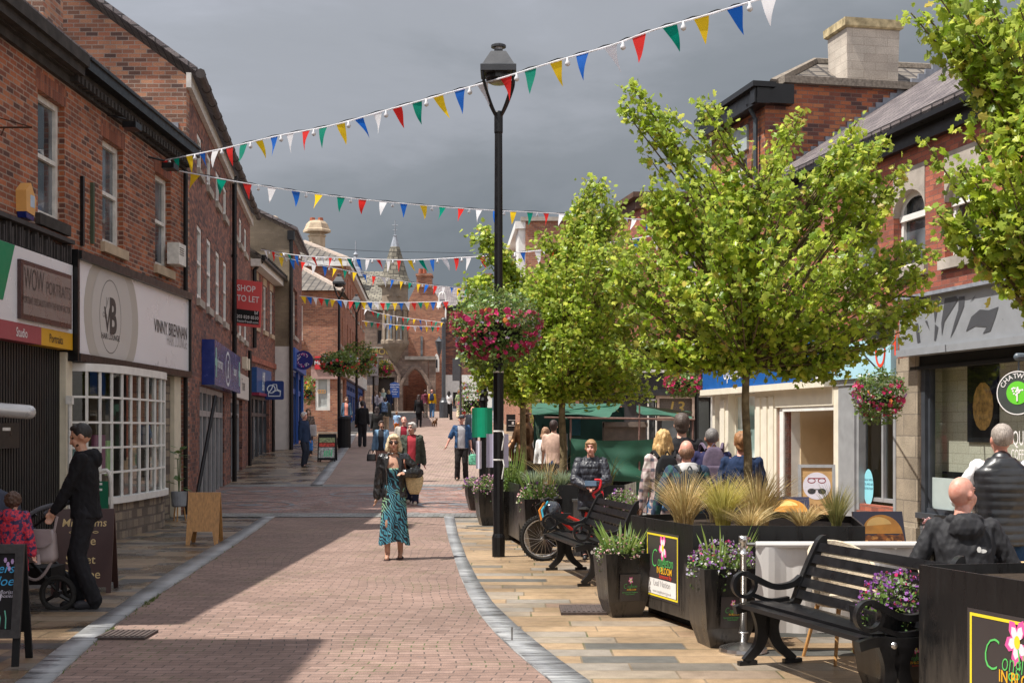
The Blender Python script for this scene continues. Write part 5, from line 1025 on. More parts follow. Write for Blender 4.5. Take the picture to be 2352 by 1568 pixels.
# slim fluted post with green sheet
x,y,z=at(1111,27.2); b=MB(); b.lathe([(.14,0),(.14,.15),(.09,.25),(.075,1.5),(.075,2.2),(.1,2.24),(.075,2.3),(.1,2.38),(.07,2.45),(.05,2.6)],(x,y,z),12); b.solo('fluted_post',BLACK,'slim black fluted post carrying the green sheet','post',smooth=False)
b=MB(); b.box((x+.08,y+.05,z+2.85),(.5,.3,.2)); b.solo('post_planter',BLKMAT,'small black box on top of the fluted post under the flowers','planter')
# swan neck lamp, wall lantern and far posts
x,y,z=at(1019,84); zt=H+(HY-672)/FP*84
o=thing('swan_neck_lamp','tall dark grey post with white swan neck lamp near the brick gable','street lamp',(x,y,z))
b=MB(); hh=zt-z; b.lathe([(.28,0),(.28,1.0),(.2,1.1),(.13,1.3),(.12,hh-1.9)],(0,0,0),12); b.lathe([(.12,hh-1.9),(.19,hh-1.88),(.19,hh-1.7),(.1,hh-1.6)],(0,0,0),12); b.build('post',mat('dark_grey_post',(.06,.065,.075),.4),o)
b=MB(); b.tube(smooth_path([(.12,0,hh-1.7),(.14,0,hh-.5),(0,0,hh),(-.25,0,hh-.1),(-.3,0,hh-.6)],5),.05,8); b.lathe([(.03,.3),(.12,.15),(.16,0)],(-.3,0,hh-.95),10); b.build('swan_neck',WHITE,o)
c=W(1096-0,850,60); 
x,y,z=at(1010,91); o=thing('wall_lantern','black wall lantern fixed on the brick gable beside the swan neck lamp','lantern',(kx(1010,95.6),95.3,kz(815,95.6)))
b=MB(); b.lathe([(.1,0),(.28,.9),(.32,.92),(.1,1.15),(.03,1.3)],(0,-.5,0),6); b.tube([(0,0,-.1),(0,-.5,-.2),(0,-.5,0)],.04,6); b.build('lantern_body',mat('dark_grey_post',(.06,.065,.075),.4),o)
# pedestrian zone sign
x,y,z=at(858,75); o=thing('pedestrian_zone_sign','grey pedestrian zone ends sign on a black pole in front of the guildhall','traffic sign',(x,y,z))
zc=lambda py:H+(HY-py)/FP*75-z; k=75/FP
b=MB(); b.tube([(0,0,0),(0,0,zc(808))],.05,8); b.build('pole',BLACK,o)
b=MB(); b.box((0,-.07,(zc(812)+zc(863))/2),(20*k,.03,51*k)); pn=b.build('sign_plate',mat('light_grey_plate',(.42,.43,.44),.5,var=.04),o)
b=MB(); b.box((-2*k,.07,(zc(822)+zc(886))/2),(26*k,.03,60*k)); b.build('back_plate',GREYP,o)
b=MB(); f_=lambda u,v,q=0:Vector((u,-.088,v)); ring(b,lambda u,v,q:Vector((u,-.088,v)),0,zc(825),8*k,8*k,1.2*k,0,20); stroke(b,lambda u,v,q:Vector((u,-.0885,v)),[(-5*k,zc(830)),(5*k,zc(820))],2*k,0)
text_mb(b,'Pedestrian',lambda u,v:f_(u,zc(845)+v),.115,0); text_mb(b,'Zone',lambda u,v:f_(u,zc(850)+v),.115,0); text_mb(b,'ENDS',lambda u,v:f_(u,zc(858)+v),.17,.01); b.build('lettering',dk,pn)
# far signal posts, bollards
for px,py,d,h_,lb in ((961,950,80,1.0,'black bollard in the road behind the woman with the dog'),(1036,948,80,1.0,'black bollard at the far right kerb near the couple'),):
    x,y,z=at(px,d); b=MB(); b.lathe([(.1,0),(.1,.1),(.08,.15),(.08,h_-.15),(.1,h_-.12),(.06,h_)],(x,y,z),10); b.solo('bollard',BLACK,lb,'bollard')
x,y,z=at(1058,70); b=MB(); b.tube([(x,y,z),(x,y,z+4.2)],.06,8); b.box((x-.22,y,z+3.0),(.42,.2,1.2)); b.solo('signal_post',mat('dark_grey_post',(.06,.065,.075),.4),'slim dark post with a grey box at the left edge of the far trees','post')
# bin
x,y,z=at(791,51); b=MB(); b.lathe([(.24,0),(.25,.05),(.25,1.05),(.27,1.07),(.27,1.15),(.2,1.22)],(x,y,z),14); b.solo('litter_bin',BLKMAT,'round black litter bin beside the lamp post on the left pavement','bin',smooth=False)
# ---------------- planters
PL=mat('black_planter_steel',(.007,.007,.0075),.28,var=.5,scale=3,bump=.02,spec=.5)
m_,n_2,b_2=newmat('dusty_black_steel'); tcx=n_2.nodes.new('ShaderNodeTexCoord'); sxz=n_2.nodes.new('ShaderNodeSeparateXYZ'); n_2.links.new(tcx.outputs['Object'],sxz.inputs[0])
z1_=noise_node(n_2,5,6,stretch=(3,3,.5),rough=.7); ad_=n_2.nodes.new('ShaderNodeMath'); ad_.operation='MULTIPLY_ADD'; ad_.inputs[1].default_value=-.75; n_2.links.new(sxz.outputs[2],ad_.inputs[0]); n_2.links.new(z1_.outputs[0],ad_.inputs[2])
n_2.links.new(mixc(n_2,(.007,.007,.0075),(.075,.062,.05),ramp(n_2,ad_.outputs[0],[(.12,0),(.5,.75)])),b_2.inputs['Base Color']); n_2.links.new(ramp(n_2,z1_.outputs[0],[(.35,.22),(.65,.5)]),b_2.inputs['Roughness']); PL=m_
SOIL=mat('dark_soil',(.035,.025,.018),.95,var=.4,scale=30,bump=.5)
def vadd(a,b): return Vector(a)+Vector(b)
def big_planter(nm,label,poly,h=.895,z0=.09,group=None):
    cx=sum(p[0] for p in poly)/len(poly); cy=sum(p[1] for p in poly)/len(poly); zg=zf(cy)
    o=thing(nm,label,'planter',(cx,cy,zg),0,group); n=len(poly); P=[Vector((p[0]-cx,p[1]-cy,0)) for p in poly]
    b=MB(); t=.012
    ins=[p*(1-.02) for p in P]; V=lambda p,z:p+Vector((0,0,z))
    for i in range(n):
        j=(i+1)%n; b.hexa([V(P[i],z0),V(P[j],z0),V(ins[j],z0),V(ins[i],z0),V(P[i],h),V(P[j],h),V(ins[j],h),V(ins[i],h)])
    b.add([V(p,z0+.01) for p in P],[tuple(range(n))]); b.build('casing',PL,o)
    b=MB(); b.add([V(p*.97,h-.06) for p in P],[tuple(range(n))]); b.build('soil',SOIL,o)
    b=MB(); q=[p*.86 for p in P]; b.add([V(p,0) for p in q]+[V(p,z0) for p in q],[(i,(i+1)%n,n+(i+1)%n,n+i) for i in range(n)]); b.build('plinth',BLKMAT,o)
    return o,(cx,cy,zg)
def logo(par,f,w,h,small=False,spons=True):
    """poster on plane f(u,v,off); origin lower-left, size w x h"""
    b=MB(); flat(b,f,[(0,0),(w,0),(w,h),(0,h)],.004); ps=b.build('poster',mat('charcoal_poster',(.045,.038,.038),.35,var=.05),par)
    if not small:
        b=MB(); e=.03*w; t=.022*w
        for q in ([(e,e),(w-e,e),(w-e,e+t),(e,e+t)],[(e,h-e-t),(w-e,h-e-t),(w-e,h-e),(e,h-e)],[(e,e+t),(e+t,e+t),(e+t,h-e-t),(e,h-e-t)],[(w-e-t,e+t),(w-e,e+t),(w-e,h-e-t),(w-e-t,h-e-t)]): flat(b,f,q,.006)
        b.build('yellow_border',fontmat('poster_yellow',(.75,.6,.03)),ps)
    cx,cy,r=w*.53,h*.775,w*.115
    for nm_,c_,k in (('pink_petals',(.78,.10,.34),1),('pale_petals',(.8,.68,.74),.72)):
        b=MB()
        for a in (60,125,190,255,320):
            a=R(a); poly=[(cx+r*k*(t*math.cos(a)-s*math.sin(a)),cy+r*k*1.35*(t*math.sin(a)+s*math.cos(a))) for t,s in ((.1,0),(.45,.32),(.8,.34),(1.12,.05),(.85,-.3),(.45,-.3))]
            flat(b,f,poly,.0065+.001*(1-k)+.0003*k)
        b.build(nm_,fontmat(nm_,c_),ps)
    b=MB(); flat(b,f,ellipse(cx,cy,r*.26,r*.4,14),.0082); b.build('yellow_eye',fontmat('poster_yellow',(.75,.6,.03)),ps)
    b=MB(); text_mb(b,'C',lambda x,y:f(w*.25+x,h*.47+y,.0075),w*.34,-.022,shear=.2,sx=.72); text_mb(b,'ongleton',lambda x,y:f(w*.60+x,h*.495+y,.0075),w*.20,-.012,shear=.2,sx=.66)
    stroke(b,f,[(cx+.01*w,cy-r*.4),(cx+.03*w,cy-r*1.5),(cx+.02*w,h*.53)],w*.014,.0075); ring(b,f,w*.47,h*.455,w*.03,h*.04,w*.012,.0076,16)
    b.build('green_script',fontmat('script_green',(.10,.50,.12)),ps)
    b=MB(); text_mb(b,'IN BLOOM',lambda x,y:f(w*.57+x,h*.39+y,.0078),w*.12,.008,sx=.8); b.build('amber_lettering',fontmat('amber_letters',(.8,.42,.02)),ps)
    if spons:
        b=MB(); text_mb(b,'Sponsored By',lambda x,y:f(w*.60+x,h*.325+y,.0078),w*.075,.002,sx=.9); b.build('red_lettering',fontmat('red_letters',(.7,.05,.03)),ps)
        if not small:
            b=MB(); flat(b,f,[(.08*w,.07*h),(.92*w,.07*h),(.92*w,.30*h),(.08*w,.30*h)],.007); q=b.build('white_panel',fontmat('white_panel',(.72,.7,.68)),ps)
            b=MB(); text_mb(b,'Leaf Nation',lambda x,y:f(w*.5+x,h*.2+y,.009),w*.11,0); text_mb(b,'www.congleton-tc.gov.uk',lambda x,y:f(w*.5+x,h*.1+y,.009),w*.055,0); b.build('grey_lettering',lg,q)
    else:
        b=MB(); [text_mb(b,s_,lambda x,y:f(w*.5+x,h*(.3-.07*i)+y,.0078),w*.085,0,sx=.9) for i,s_ in enumerate(('Sponsored by Congleton','Town Council'))]; b.build('green_lettering',fontmat('script_green',(.10,.50,.12)),ps)
    return ps
def pf(o,A,B,z0):  # plane through ground points A->B (world xy), outward = camera side, in local coords of o
    loc=o.location; a=Vector((A[0]-loc.x,A[1]-loc.y,0)); d=(Vector((B[0]-A[0],B[1]-A[1],0))).normalized(); n=Vector((d.y,-d.x,0))
    return lambda u,v,q=0:a+d*u+n*q+Vector((0,0,z0+v))
p1=[(1.11,12.35),(1.515,11.05),(2.93,10.95),(3.15,12.2),(2.5,13.0)]
o1,_=big_planter('hexagonal_planter','large black planter with golden grasses, a young tree and a Congleton in Bloom poster',p1)
f=pf(o1,p1[0],p1[1],0); L_=math.hypot(p1[1][0]-p1[0][0],p1[1][1]-p1[0][1]); logo(o1,lambda u,v,q=0:f(u+L_*.28,v+.19,q),L_*.52,.60)
p2=[(2.42,7.85),(2.86,6.55),(4.2,6.4),(4.5,7.4),(3.9,8.1)]
o2,_=big_planter('hexagonal_planter','large black planter cut by the bottom right corner, next to the bench arm',p2)
f=pf(o2,p2[0],p2[1],0); logo(o2,lambda u,v,q=0:f(u+.45,v+.10,q),.78,.60)
p3=[(-.07,20.3),(.10,19.1),(1.62,19.0),(1.9,20.2),(1.0,21.1)]
big_planter('hexagonal_planter','black planter with silvery grasses and a slender tree behind the bicycle',p3)
p4=[(-.74,29.6),(-.46,28.0),(.95,27.6),(1.2,29.2),(.2,30.2)]
o4,_=big_planter('hexagonal_planter','farthest black planter below the bronze statue, left of the market stall',p4)
def taper_pot(px,py,label,h=.56,w0=.19,w1=.30,rz=R(12),post=0,fl=(),scale=1,d=None):
    g=G(px,py) if d is None else Vector(at(px,d)); o=thing('tapered_planter',label,'flower pot',(g.x,g.y,g.z),rz,None)
    b=MB(); r2=math.sqrt(2)/1; prof=[(w0*.72*r2,0),(w0*.95*r2,h*.25),(w1*.68*r2,h*.6),(w1*.74*r2,h),(w1*.66*r2,h),(w1*.62*r2,h-.05)]
    b.lathe(prof,(0,0,0),4,ph=R(45)); b.build('pot',PL,o)
    if post:
        y0=-(w1*.70)-.012; tl=.10
        ff_=lambda u,v,q=0:Vector((u-.09,-(w0*.95)-(w1*.68-w0*.95)*((v+h*.27)-h*.25)/(h*.35)-.014-q,v+h*.27))
        logo(o,ff_,.19,.24,small=True,spons=(post==2))
    return o
TP=[]
TP.append(taper_pot(1430,1412,'tapered black pot with pink flowers left of the large grass planter',post=1,h=.58))
TP.append(taper_pot(1657,1480,'tapered black pot with purple flowers behind the chrome barrier post',post=1,h=.62,w0=.2,w1=.31))
TP.append(taper_pot(2060,1600,'tapered black pot with trailing purple lobelia against the near bench arm',post=2,h=.56))
TP.append(taper_pot(1238,1268,'tapered black pot with white and pink flowers behind the bicycle wheel',h=.75,w1=.36))
TP.append(taper_pot(1432,1262,'tapered black pot with flowers behind the far bench back',h=.62))
TP.append(taper_pot(1172,1238,'tall tapered black pot with upright green leaves beside the lamp post',h=.75,w1=.34))
TP.append(taper_pot(1090,1172,'small tapered black pot with purple flowers nearest the crossing',h=.5,w0=.13,w1=.24))
TP.append(taper_pot(1122,1205,'tapered black pot with mauve flowers left of the lamp post',h=.62,w1=.3))
# ---------------- benches
def bench(label,org,ang):
    o=thing('park_bench',label,'bench',org,ang)
    # local: x along the seat (0..1.65), y towards the back; seat front at y=0
    Lb=1.66
    prof=[(0,.42),(.05,.45),(.16,.445),(.27,.43),(.38,.42)]   # y,z slat centres
    for i,(y,z) in enumerate([(.03,.435),(.125,.452),(.22,.445),(.315,.43),(.41,.418)]):
        b=MB(); b.box((Lb/2,y,z),(Lb-.04,.083,.03)); b.build('seat_slat',BLACK,o)
    for i in range(5):
        t=i/4; y=.47+.17*t; z=.50+.335*t; b=MB(); M=Matrix.Translation((Lb/2,y,z))@Matrix.Rotation(R(-27),4,'X'); 
        b.box((0,0,0),(Lb-.04,.028,.067)); b.v=[tuple(M@Vector(v)) for v in b.v]; b.build('back_slat',BLACK,o)
    for e in (0,Lb):
        b=MB(); q=lambda y,z:(e,y,z)
        # C-curved legs and feet
        b.mi=0
        def rib(pts,w,th=.045):
            P=smooth_path([Vector((e,)+p) for p in pts],6); n=len(P); vs=[]; 
            for i,p in enumerate(P):
                t=(P[min(n-1,i+1)]-P[max(0,i-1)]).normalized(); nn=Vector((0,-t.z,t.y)); ww=w[0]+(w[1]-w[0])*i/(n-1) if isinstance(w,tuple) else w
                for sx_,sn in ((-1,-1),(1,-1),(1,1),(-1,1)): vs.append(p+Vector((sx_*th/2,0,0))+nn*ww/2*sn)
            fs=[(4*i+j,4*i+(j+1)%4,4*i+4+(j+1)%4,4*i+4+j) for i in range(n-1) for j in range(4)]+[(3,2,1,0),(4*n-4,4*n-3,4*n-2,4*n-1)]
            b.add(vs,fs)
        rib([(.16,.42),(.19,.28),(.16,.14),(.05,.03)],(.13,.05)); rib([(.30,.42),(.26,.28),(.31,.14),(.44,.03)],(.13,.05)); rib([(.0,.015),(.14,.02)],.03); rib([(.36,.015),(.5,.02)],.03)
        b.build('leg',IRON,o)
        b=MB(); rib([(-.03,.40),(.1,.425),(.3,.41),(.44,.43),(.50,.55),(.58,.72),(.66,.87),(.70,.89)],(.06,.07),.055); b.build('side_frame',IRON,o)
        b=MB(); rib([(.50,.62),(.42,.57),(.28,.56),(.14,.62),(.06,.66)],(.045,.04),.05)
        ringp=[(.045+.085*math.cos(t),.58+.085*math.sin(t)) for t in np.linspace(R(60),R(420),20)]; rib(ringp,.026,.045); rib([(.10,.51),(.25,.46),(.40,.47)],.03,.04)
        b.build('armrest',IRON,o)
        b=MB(); b.ell((e-(.03 if e==0 else -.03),.2,.40),(.012,.022,.022),8,6); b.build('bolt',CHROME,o)
    return o
def benchdir(a,c): return math.atan2(c[1]-a[1],c[0]-a[0])
b1=bench('near black slatted bench with ring armrests in front of the white banner',(1.63,9.5,0),benchdir((1.63,9.5),(2.10,7.9)))
b2=bench('far black slatted bench with ring armrests that the boy stands behind',(.41,15.9,0),benchdir((.41,15.9),(.74,14.1)))
q_=b2.location; b=MB()
fw=lambda u,v,q=0:Vector((1.66+.03,.20+u,.33+v))
o=MB(); [flat(o,fw,ellipse(a,c,r1,r2,12),0) for a,c,r1,r2 in ((0,0,.035,.04),(-.05,.04,.014,.02),(-.018,.07,.014,.02),(.022,.07,.014,.02),(.052,.035,.014,.02))]; o.build('paw_emblem',WHITE,b2)
# ---------------- barrier post and banner
g=G(1707,1497); o=thing('barrier_post','polished steel barrier post on a round weighted base beside the near bench','barrier post',(g.x,g.y,0))
b=MB(); b.lathe([(.18,0),(.185,.01),(.18,.035),(.12,.055),(.05,.07),(.0255,.075)],(0,0,0),28); b.build('base',CHROME,o,smooth=False)
b=MB(); b.lathe([(.0255,.07),(.0255,.74),(.033,.742),(.033,.755),(.0255,.757),(.0255,.83),(.034,.832),(.034,.885)],(0,0,0),16); b.lathe([(.04,.145),(.04,.155)],(0,0,0),16); b.build('pole',CHROME,o,smooth=True)
BN=mat('white_banner_fabric',(.60,.58,.56),.8,var=.06,scale=2)
o2_=thing('white_banner','white fabric barrier banner hung on a rail behind the near bench','banner',(g.x,g.y+.03,0))
b=MB(); xe=3.75; n=40
for i in range(n):
    x0,x1=.1+(xe-g.x-.1)*i/n,.1+(xe-g.x-.1)*(i+1)/n; w=lambda x,z:.02*math.sin(x*9+z*4)+.012*math.sin(x*23)
    for k in range(6):
        z0_,z1_=.14+.66*k/6,.14+.66*(k+1)/6; b.add([(x0,w(x0,z0_),z0_),(x1,w(x1,z0_),z0_),(x1,w(x1,z1_),z1_),(x0,w(x0,z1_),z1_)],[(0,1,2,3)])
b.build('cloth',BN,o2_,smooth=True)
b=MB(); b.tube([(.02,0,.82),(xe-g.x,0,.82)],.016,8); b.build('rail',CHROME,o2_); b=MB(); b.tube([(.1,-.004,.815),(xe-g.x,-.004,.815)],.026,8); b.build('hem',BN,o2_)
# ---------------- chairs + table
RAT=mat('cream_woven_resin',(.52,.44,.33),.6,var=.35,scale=60,stretch=(1,1,3),bump=.5)
def chair(label,x,y,rz,cold):
    o=thing('woven_chair',label,'chair',(x,y,0),rz)
    b=MB(); n=14
    f=lambda t,v:Vector((.25*math.sin(t),.22*math.cos(t)-.02+.05*v,.45+.40*v*(math.cos(t*.62)**.8)))   # back shell wraps
    rows=[[f(R(-100+200*i/n),k/5) for i in range(n+1)] for k in range(6)]; vs=[p for r_ in rows for p in r_]+[p*1 +Vector((0,-.015,0)) for r_ in rows for p in r_]; N=len(rows)*(n+1)
    fs=[(k*(n+1)+i,k*(n+1)+i+1,(k+1)*(n+1)+i+1,(k+1)*(n+1)+i) for k in range(5) for i in range(n)]; fs+= [tuple(reversed([q+N for q in f_])) for f_ in fs]; b.add(vs,fs); b.tube(rows[-1],.016,6); b.build('backrest',RAT,o)
    b=MB(); b.lathe([(.2,.40),(.24,.43),(.24,.46),(.2,.47)],(0,0,0),16); b.build('seat',RAT,o)
    for sx_ in (-1,1):
        for sy_ in (-1,1): b=MB(); b.tube([(sx_*.14,sy_*.14,.41),(sx_*.22,sy_*.22,0)],[.018,.012],8); b.build('leg',WOOD,o)
    return o
chair('cream woven chair with tapered wooden legs seen through the near bench slats',2.46,9.75,R(18),0)
chair('cream woven chair behind the near bench arm that the seated bald man uses',3.03,8.95,R(10),0)
o=thing('cafe_table','light wooden cafe table at the right edge beside the seated man','table',(4.1,9.3,0)); b=MB(); b.box((0,0,.72),(1.0,.7,.03)); b.build('top',mat('light_oak',(.52,.36,.2),.5,var=.15,stretch=(2,20,2)),o)
for x in (-.45,.45):
    for y in (-.3,.3): b=MB(); b.box((x,y,.352),(.04,.04,.704)); b.build('leg',BLKMAT,o)
# ---------------- A boards
def aboard(nm,label,cat,g,rz,w,h,m,leg=.12,th=.025,spread=.24,cut=False,frame_m=None):
    o=thing(nm,label,cat,(g[0],g[1],zf(g[1])),rz)
    # front panel leans back; local y- is the face
    F_=lambda u,v,q=0:Vector((u,-spread*(1-v/h)-q,v)); B_=lambda u,v,q=0:Vector((u,spread*(1-v/h)+q,v))
    for nm2,f in (('front_panel',F_),('rear_panel',B_)):
        b=MB()
        if cut: b.prism([(-w/2,0),(-w/2,h),(w/2,h),(w/2,0),(w/2-w*.12,0),(w/2-w*.2,h*.25),(-w/2+w*.2,h*.25),(-w/2+w*.12,0)],f,0,th)
        else:
            b.prism([(-w/2,leg),(-w/2,h),(w/2,h),(w/2,leg)],f,0,th); b.prism([(-w/2,0),(-w/2,leg),(-w/2+.05,leg),(-w/2+.05,0)],f,0,th); b.prism([(w/2-.05,0),(w/2-.05,leg),(w/2,leg),(w/2,0)],f,0,th)
        b.build(nm2,m,o)
    return o,F_
g=W(463,1253,0); g=G(463,1250); aboard('wooden_board','blank varnished wooden A board with arched foot standing on the left pavement','A board',(g.x,g.y+.2),R(4),.47,.76,WOOD,cut=True)
g=G(196,1362); g=(g.x,g.y)
o,f=aboard('sweet_shop_board','dark brown A board with gold lettering behind the man with the pushchair','A board',(g[0]-.08,g[1]+.25),R(8),.60,.86,mat('dark_brown_board',(.05,.022,.018),.4,var=.15),leg=.06)
gm=fontmat('gold_letters',(.62,.47,.22)); b=MB()
for s_,v,sz_,x0 in (('Mr Simms',.68,.115,0),('Olde',.49,.13,0),('Sweet',.30,.125,-.02),('Shoppe',.15,.13,0)): text_mb(b,s_,lambda x,y:f(x0+x,v+y,.028),sz_,.002,shear=.12 if v>.6 else 0,sx=.98)
ring(b,f,-.12,.62,.03,.012,.006,.028,12); ring(b,f,.12,.62,.03,.012,.006,.028,12)
b.build('lettering',gm,o)
g=G(28,1530)
o,f=aboard('chalk_board','black framed chalkboard with blue and green chalk writing at the bottom left edge','chalkboard',(g.x-.27,g.y+.16),R(5),.60,.86,BLKMAT,leg=.2,spread=.17)
b=MB(); 
for q in ([(-.30,.2),(-.30,.86),(-.24,.86),(-.24,.2)],[(.24,.2),(.24,.86),(.30,.86),(.30,.2)],[(-.24,.80),(-.24,.86),(.24,.86),(.24,.80)],[(-.24,.2),(-.24,.26),(.24,.26),(.24,.2)]): b.prism(q,f,.025,.045)
b.build('frame',mat('worn_black_frame',(.03,.028,.028),.6,var=.5,scale=20),o)
for nm_,c_,items in (('blue_chalk',(.03,.33,.62),(('Flowers',.66,.095),('by Chloe',.57,.095))),('white_chalk',(.5,.48,.55),(('your local florist',.51,.04),('for fresh posies',.485,.035)))):
    b=MB(); [text_mb(b,s_,lambda x,y:f(.235+x,v+y,.0275),z_,.001,shear=.3,align='RIGHT') for s_,v,z_ in items]
    if nm_=='white_chalk':
        for a in (-30,-12,8,28): stroke(b,f,[(.12,.43),(.12+.04*math.sin(R(a*1.5)),.47),(.12+.07*math.sin(R(a)),.51)],.012,.028)
    b.build(nm_,fontmat(nm_,c_),o)
b=MB(); rg=random.Random(5)
for i in range(14): x=-.2+.42*i/14+rg.uniform(-.01,.01); stroke(b,f,[(x,.265),(x+rg.uniform(-.02,.02),.34),(x+rg.uniform(-.03,.03),.36+rg.uniform(0,.07))],.008,.028)
stroke(b,f,[(.11,.27),(.115,.35),(.12,.43)],.01,.028); b.build('green_chalk',fontmat('green_chalk',(.12,.42,.3)),o)
b=MB(); [flat(b,f,ellipse(x,y,.012,.02,6),.0285) for x,y in ((.19,.72),(.22,.74),(.17,.75),(.2,.69),(-.1,.44),(-.02,.42),(.03,.45))]; b.build('lilac_chalk',fontmat('lilac_chalk',(.45,.3,.55)),o)
g=G(752,1060); o,f=aboard('shop_poster_board','small black A board with colourful vape style poster on the left pavement','A board',(g.x,g.y),0,.60,.92,BLKMAT,leg=.06)
for i,(c_,a,c2) in enumerate((((.25,.3,.15),.64,.80),((.55,.06,.04),.50,.62),((.4,.42,.4),.14,.48))): b=MB(); flat(b,f,[(-.26,a),(.26,a),(.26,c2),(-.26,c2)],.027); b.build('poster_panel',mat('poster_panel_%d'%i,c_,.5,var=.7,scale=18),o)
b=MB(); [flat(b,f,[(x,.18),(x+.05,.18),(x+.07,.36+.03*i%3),(x+.02,.38)],.029) for i,x in enumerate((-.1,-.03,.05,.13))]; b.build('poster_bottles',mat('lime_bottles',(.15,.6,.3),.4),o)
g=at(1190,44); o,f=aboard('pizza_board','tall dark board with white capital letters behind the bronze statue','A board',(g[0],g[1]-6),0,.34,1.05,mat('blackboard_slate',(.02,.022,.025),.6),leg=.05); b=MB(); [text_mb(b,s_,lambda x,y:f(-.13+x,.85-.14*i+y,.03),.12,.006,align='LEFT') for i,s_ in enumerate(('HU','PI','TA'))]; b.build('lettering',WHITE,o)
x,y,z=at(1178,62); b=MB(); b.box((x,y,z+.45),(.62,.3,.8)); o=b.solo('black_board_sign',BLKMAT,'square black board with a white framed picture on the far right pavement','sign'); b=MB(); 
for q in ((0,.58,.44,.02),(0,.32,.44,.02)): b.box((x+q[0],y-.16,z+q[1]),(q[2],.01,q[3]))
b.box((x,y-.16,z+.45),(.1,.01,.12)); b.build('white_frame',WHITE,o,world=True)
# optician poster board, burger boards
def board(nm,label,px0,px1,py0,py1,d,rz=0,m=None,tilt=.12):
    a=W(px0,py0,d); c=W(px1,py1,d); w=c.x-a.x; h=a.z-c.z; z0=c.z; g=zf(d); o=thing(nm,label,'poster board',((a.x+c.x)/2,d,g),rz)
    f=lambda u,v,q=0:Vector((-w/2+u,tilt*v/h-q,z0-g+v)); b=MB(); b.prism([(0,0),(w,0),(w,h),(0,h)],f,-.03,0); b.build('board',m,o)
    b=MB(); b.tube([f(.05,h*.6,-.03),(-w/2+.05,tilt+.3,0)],.012,6); b.tube([f(w-.05,h*.6,-.03),(w/2-.05,tilt+.3,0)],.012,6); b.tube([f(.03,.01,-.02),(-w/2+.03,0,0)],.014,6); b.tube([f(w-.03,.01,-.02),(w/2-.03,0,0)],.014,6); b.build('stand',BLKMAT,o)
    return o,f,w,h
kraft=mat('kraft_brown_poster',(.42,.25,.10),.7,var=.15); 
o,f,w,h=board('glasses_poster','kraft paper poster of red glasses and sunglasses in a silver frame outside the opticians',1838,1916,1070,1205,18.9,R(-8),kraft)
b=MB(); [b.prism(q,f,0,.02) for q in ([(-.02,-.02),(.025,-.02),(.025,h+.02),(-.02,h+.02)],[(w-.025,-.02),(w+.02,-.02),(w+.02,h+.02),(w-.025,h+.02)],[(.026,h-.025),(w-.026,h-.025),(w-.026,h+.02),(.026,h+.02)])]; b.build('silver_frame',GREYP,o)
b=MB(); flat(b,f,ellipse(w/2,h*.66,w*.4,w*.4,28),.003); pd=b.build('pale_disc',fontmat('pale_lilac_disc',(.55,.53,.6)),o)
b=MB(); [ring(b,f,w/2+s_*w*.15,h*.75,w*.12,w*.08,.012,.005,16) for s_ in (-1,1)]; stroke(b,f,[(w*.25,h*.79),(w*.75,h*.79)],.012,.0052); b.build('red_glasses',fontmat('dark_red_glasses',(.22,.03,.04)),pd)
b=MB(); [flat(b,f,ellipse(w/2+s_*w*.15,h*.57,w*.12,w*.085,14),.005) for s_ in (-1,1)]; stroke(b,f,[(w*.3,h*.60),(w*.7,h*.60)],.012,.0052); b.build('sunglasses',fontmat('black_sunglasses',(.02,.02,.025)),pd)
b=MB(); text_mb(b,'PRICE',lambda x,y:f(w/2+x,h*.25+y,.004),.13,0); b.build('lettering',fontmat('brown_letters',(.22,.11,.04)),o)
BUN=mat('burger_bun_print',(.66,.29,.04),.5,var=.3,scale=5); FIL=mat('crispy_filling_print',(.28,.09,.02),.6,var=.8,scale=22); NV=mat('dark_navy_print',(.03,.03,.06),.4)
def burger(o,f,w,h,ts):
    b=MB(); flat(b,f,[(w*.55+w*.40*math.cos(t),h*.42+h*.50*math.sin(t)) for t in np.linspace(0,math.pi,18)],.004); bn=b.build('bun_print',BUN,o); b=MB(); flat(b,f,[(w*.50+w*.26*math.cos(t),h*.60+h*.26*math.sin(t)) for t in np.linspace(.3,math.pi-.1,14)],.0048); b.build('bun_shine',mat('golden_shine_print',(.85,.55,.18),.5,var=.15,scale=4),bn)
    b=MB(); rg=random.Random(ts); top=[(w*(.16+.80*i/16),h*(.40+rg.uniform(-.03,.03))) for i in range(17)]; flat(b,f,[(w*.16,.0)]+top+[(w*.97,.0)],.006); b.build('filling_print',FIL,o)
    b=MB(); rg=random.Random(ts+1)
    for _ in range(16): x,y=w*rg.uniform(.2,.9),h*rg.uniform(.05,.33); flat(b,f,ellipse(x,y,w*rg.uniform(.02,.06),h*rg.uniform(.02,.05),7),.007+_*.0001)
    b.build('filling_highlights',mat('fried_orange_print',(.62,.26,.05),.5,var=.5,scale=30),o)
o,f,w,h=board('burger_poster','burger poster board leaning behind the white banner beside the cafe pilaster',1967,2086,1176,1262,12.4,R(6),NV); burger(o,f,w,h,4)
o,f,w,h=board('burger_poster','burger poster board half hidden behind the dry grasses of the large planter',1755,1862,1142,1200,13.6,R(-3),NV); burger(o,f,w,h,9)
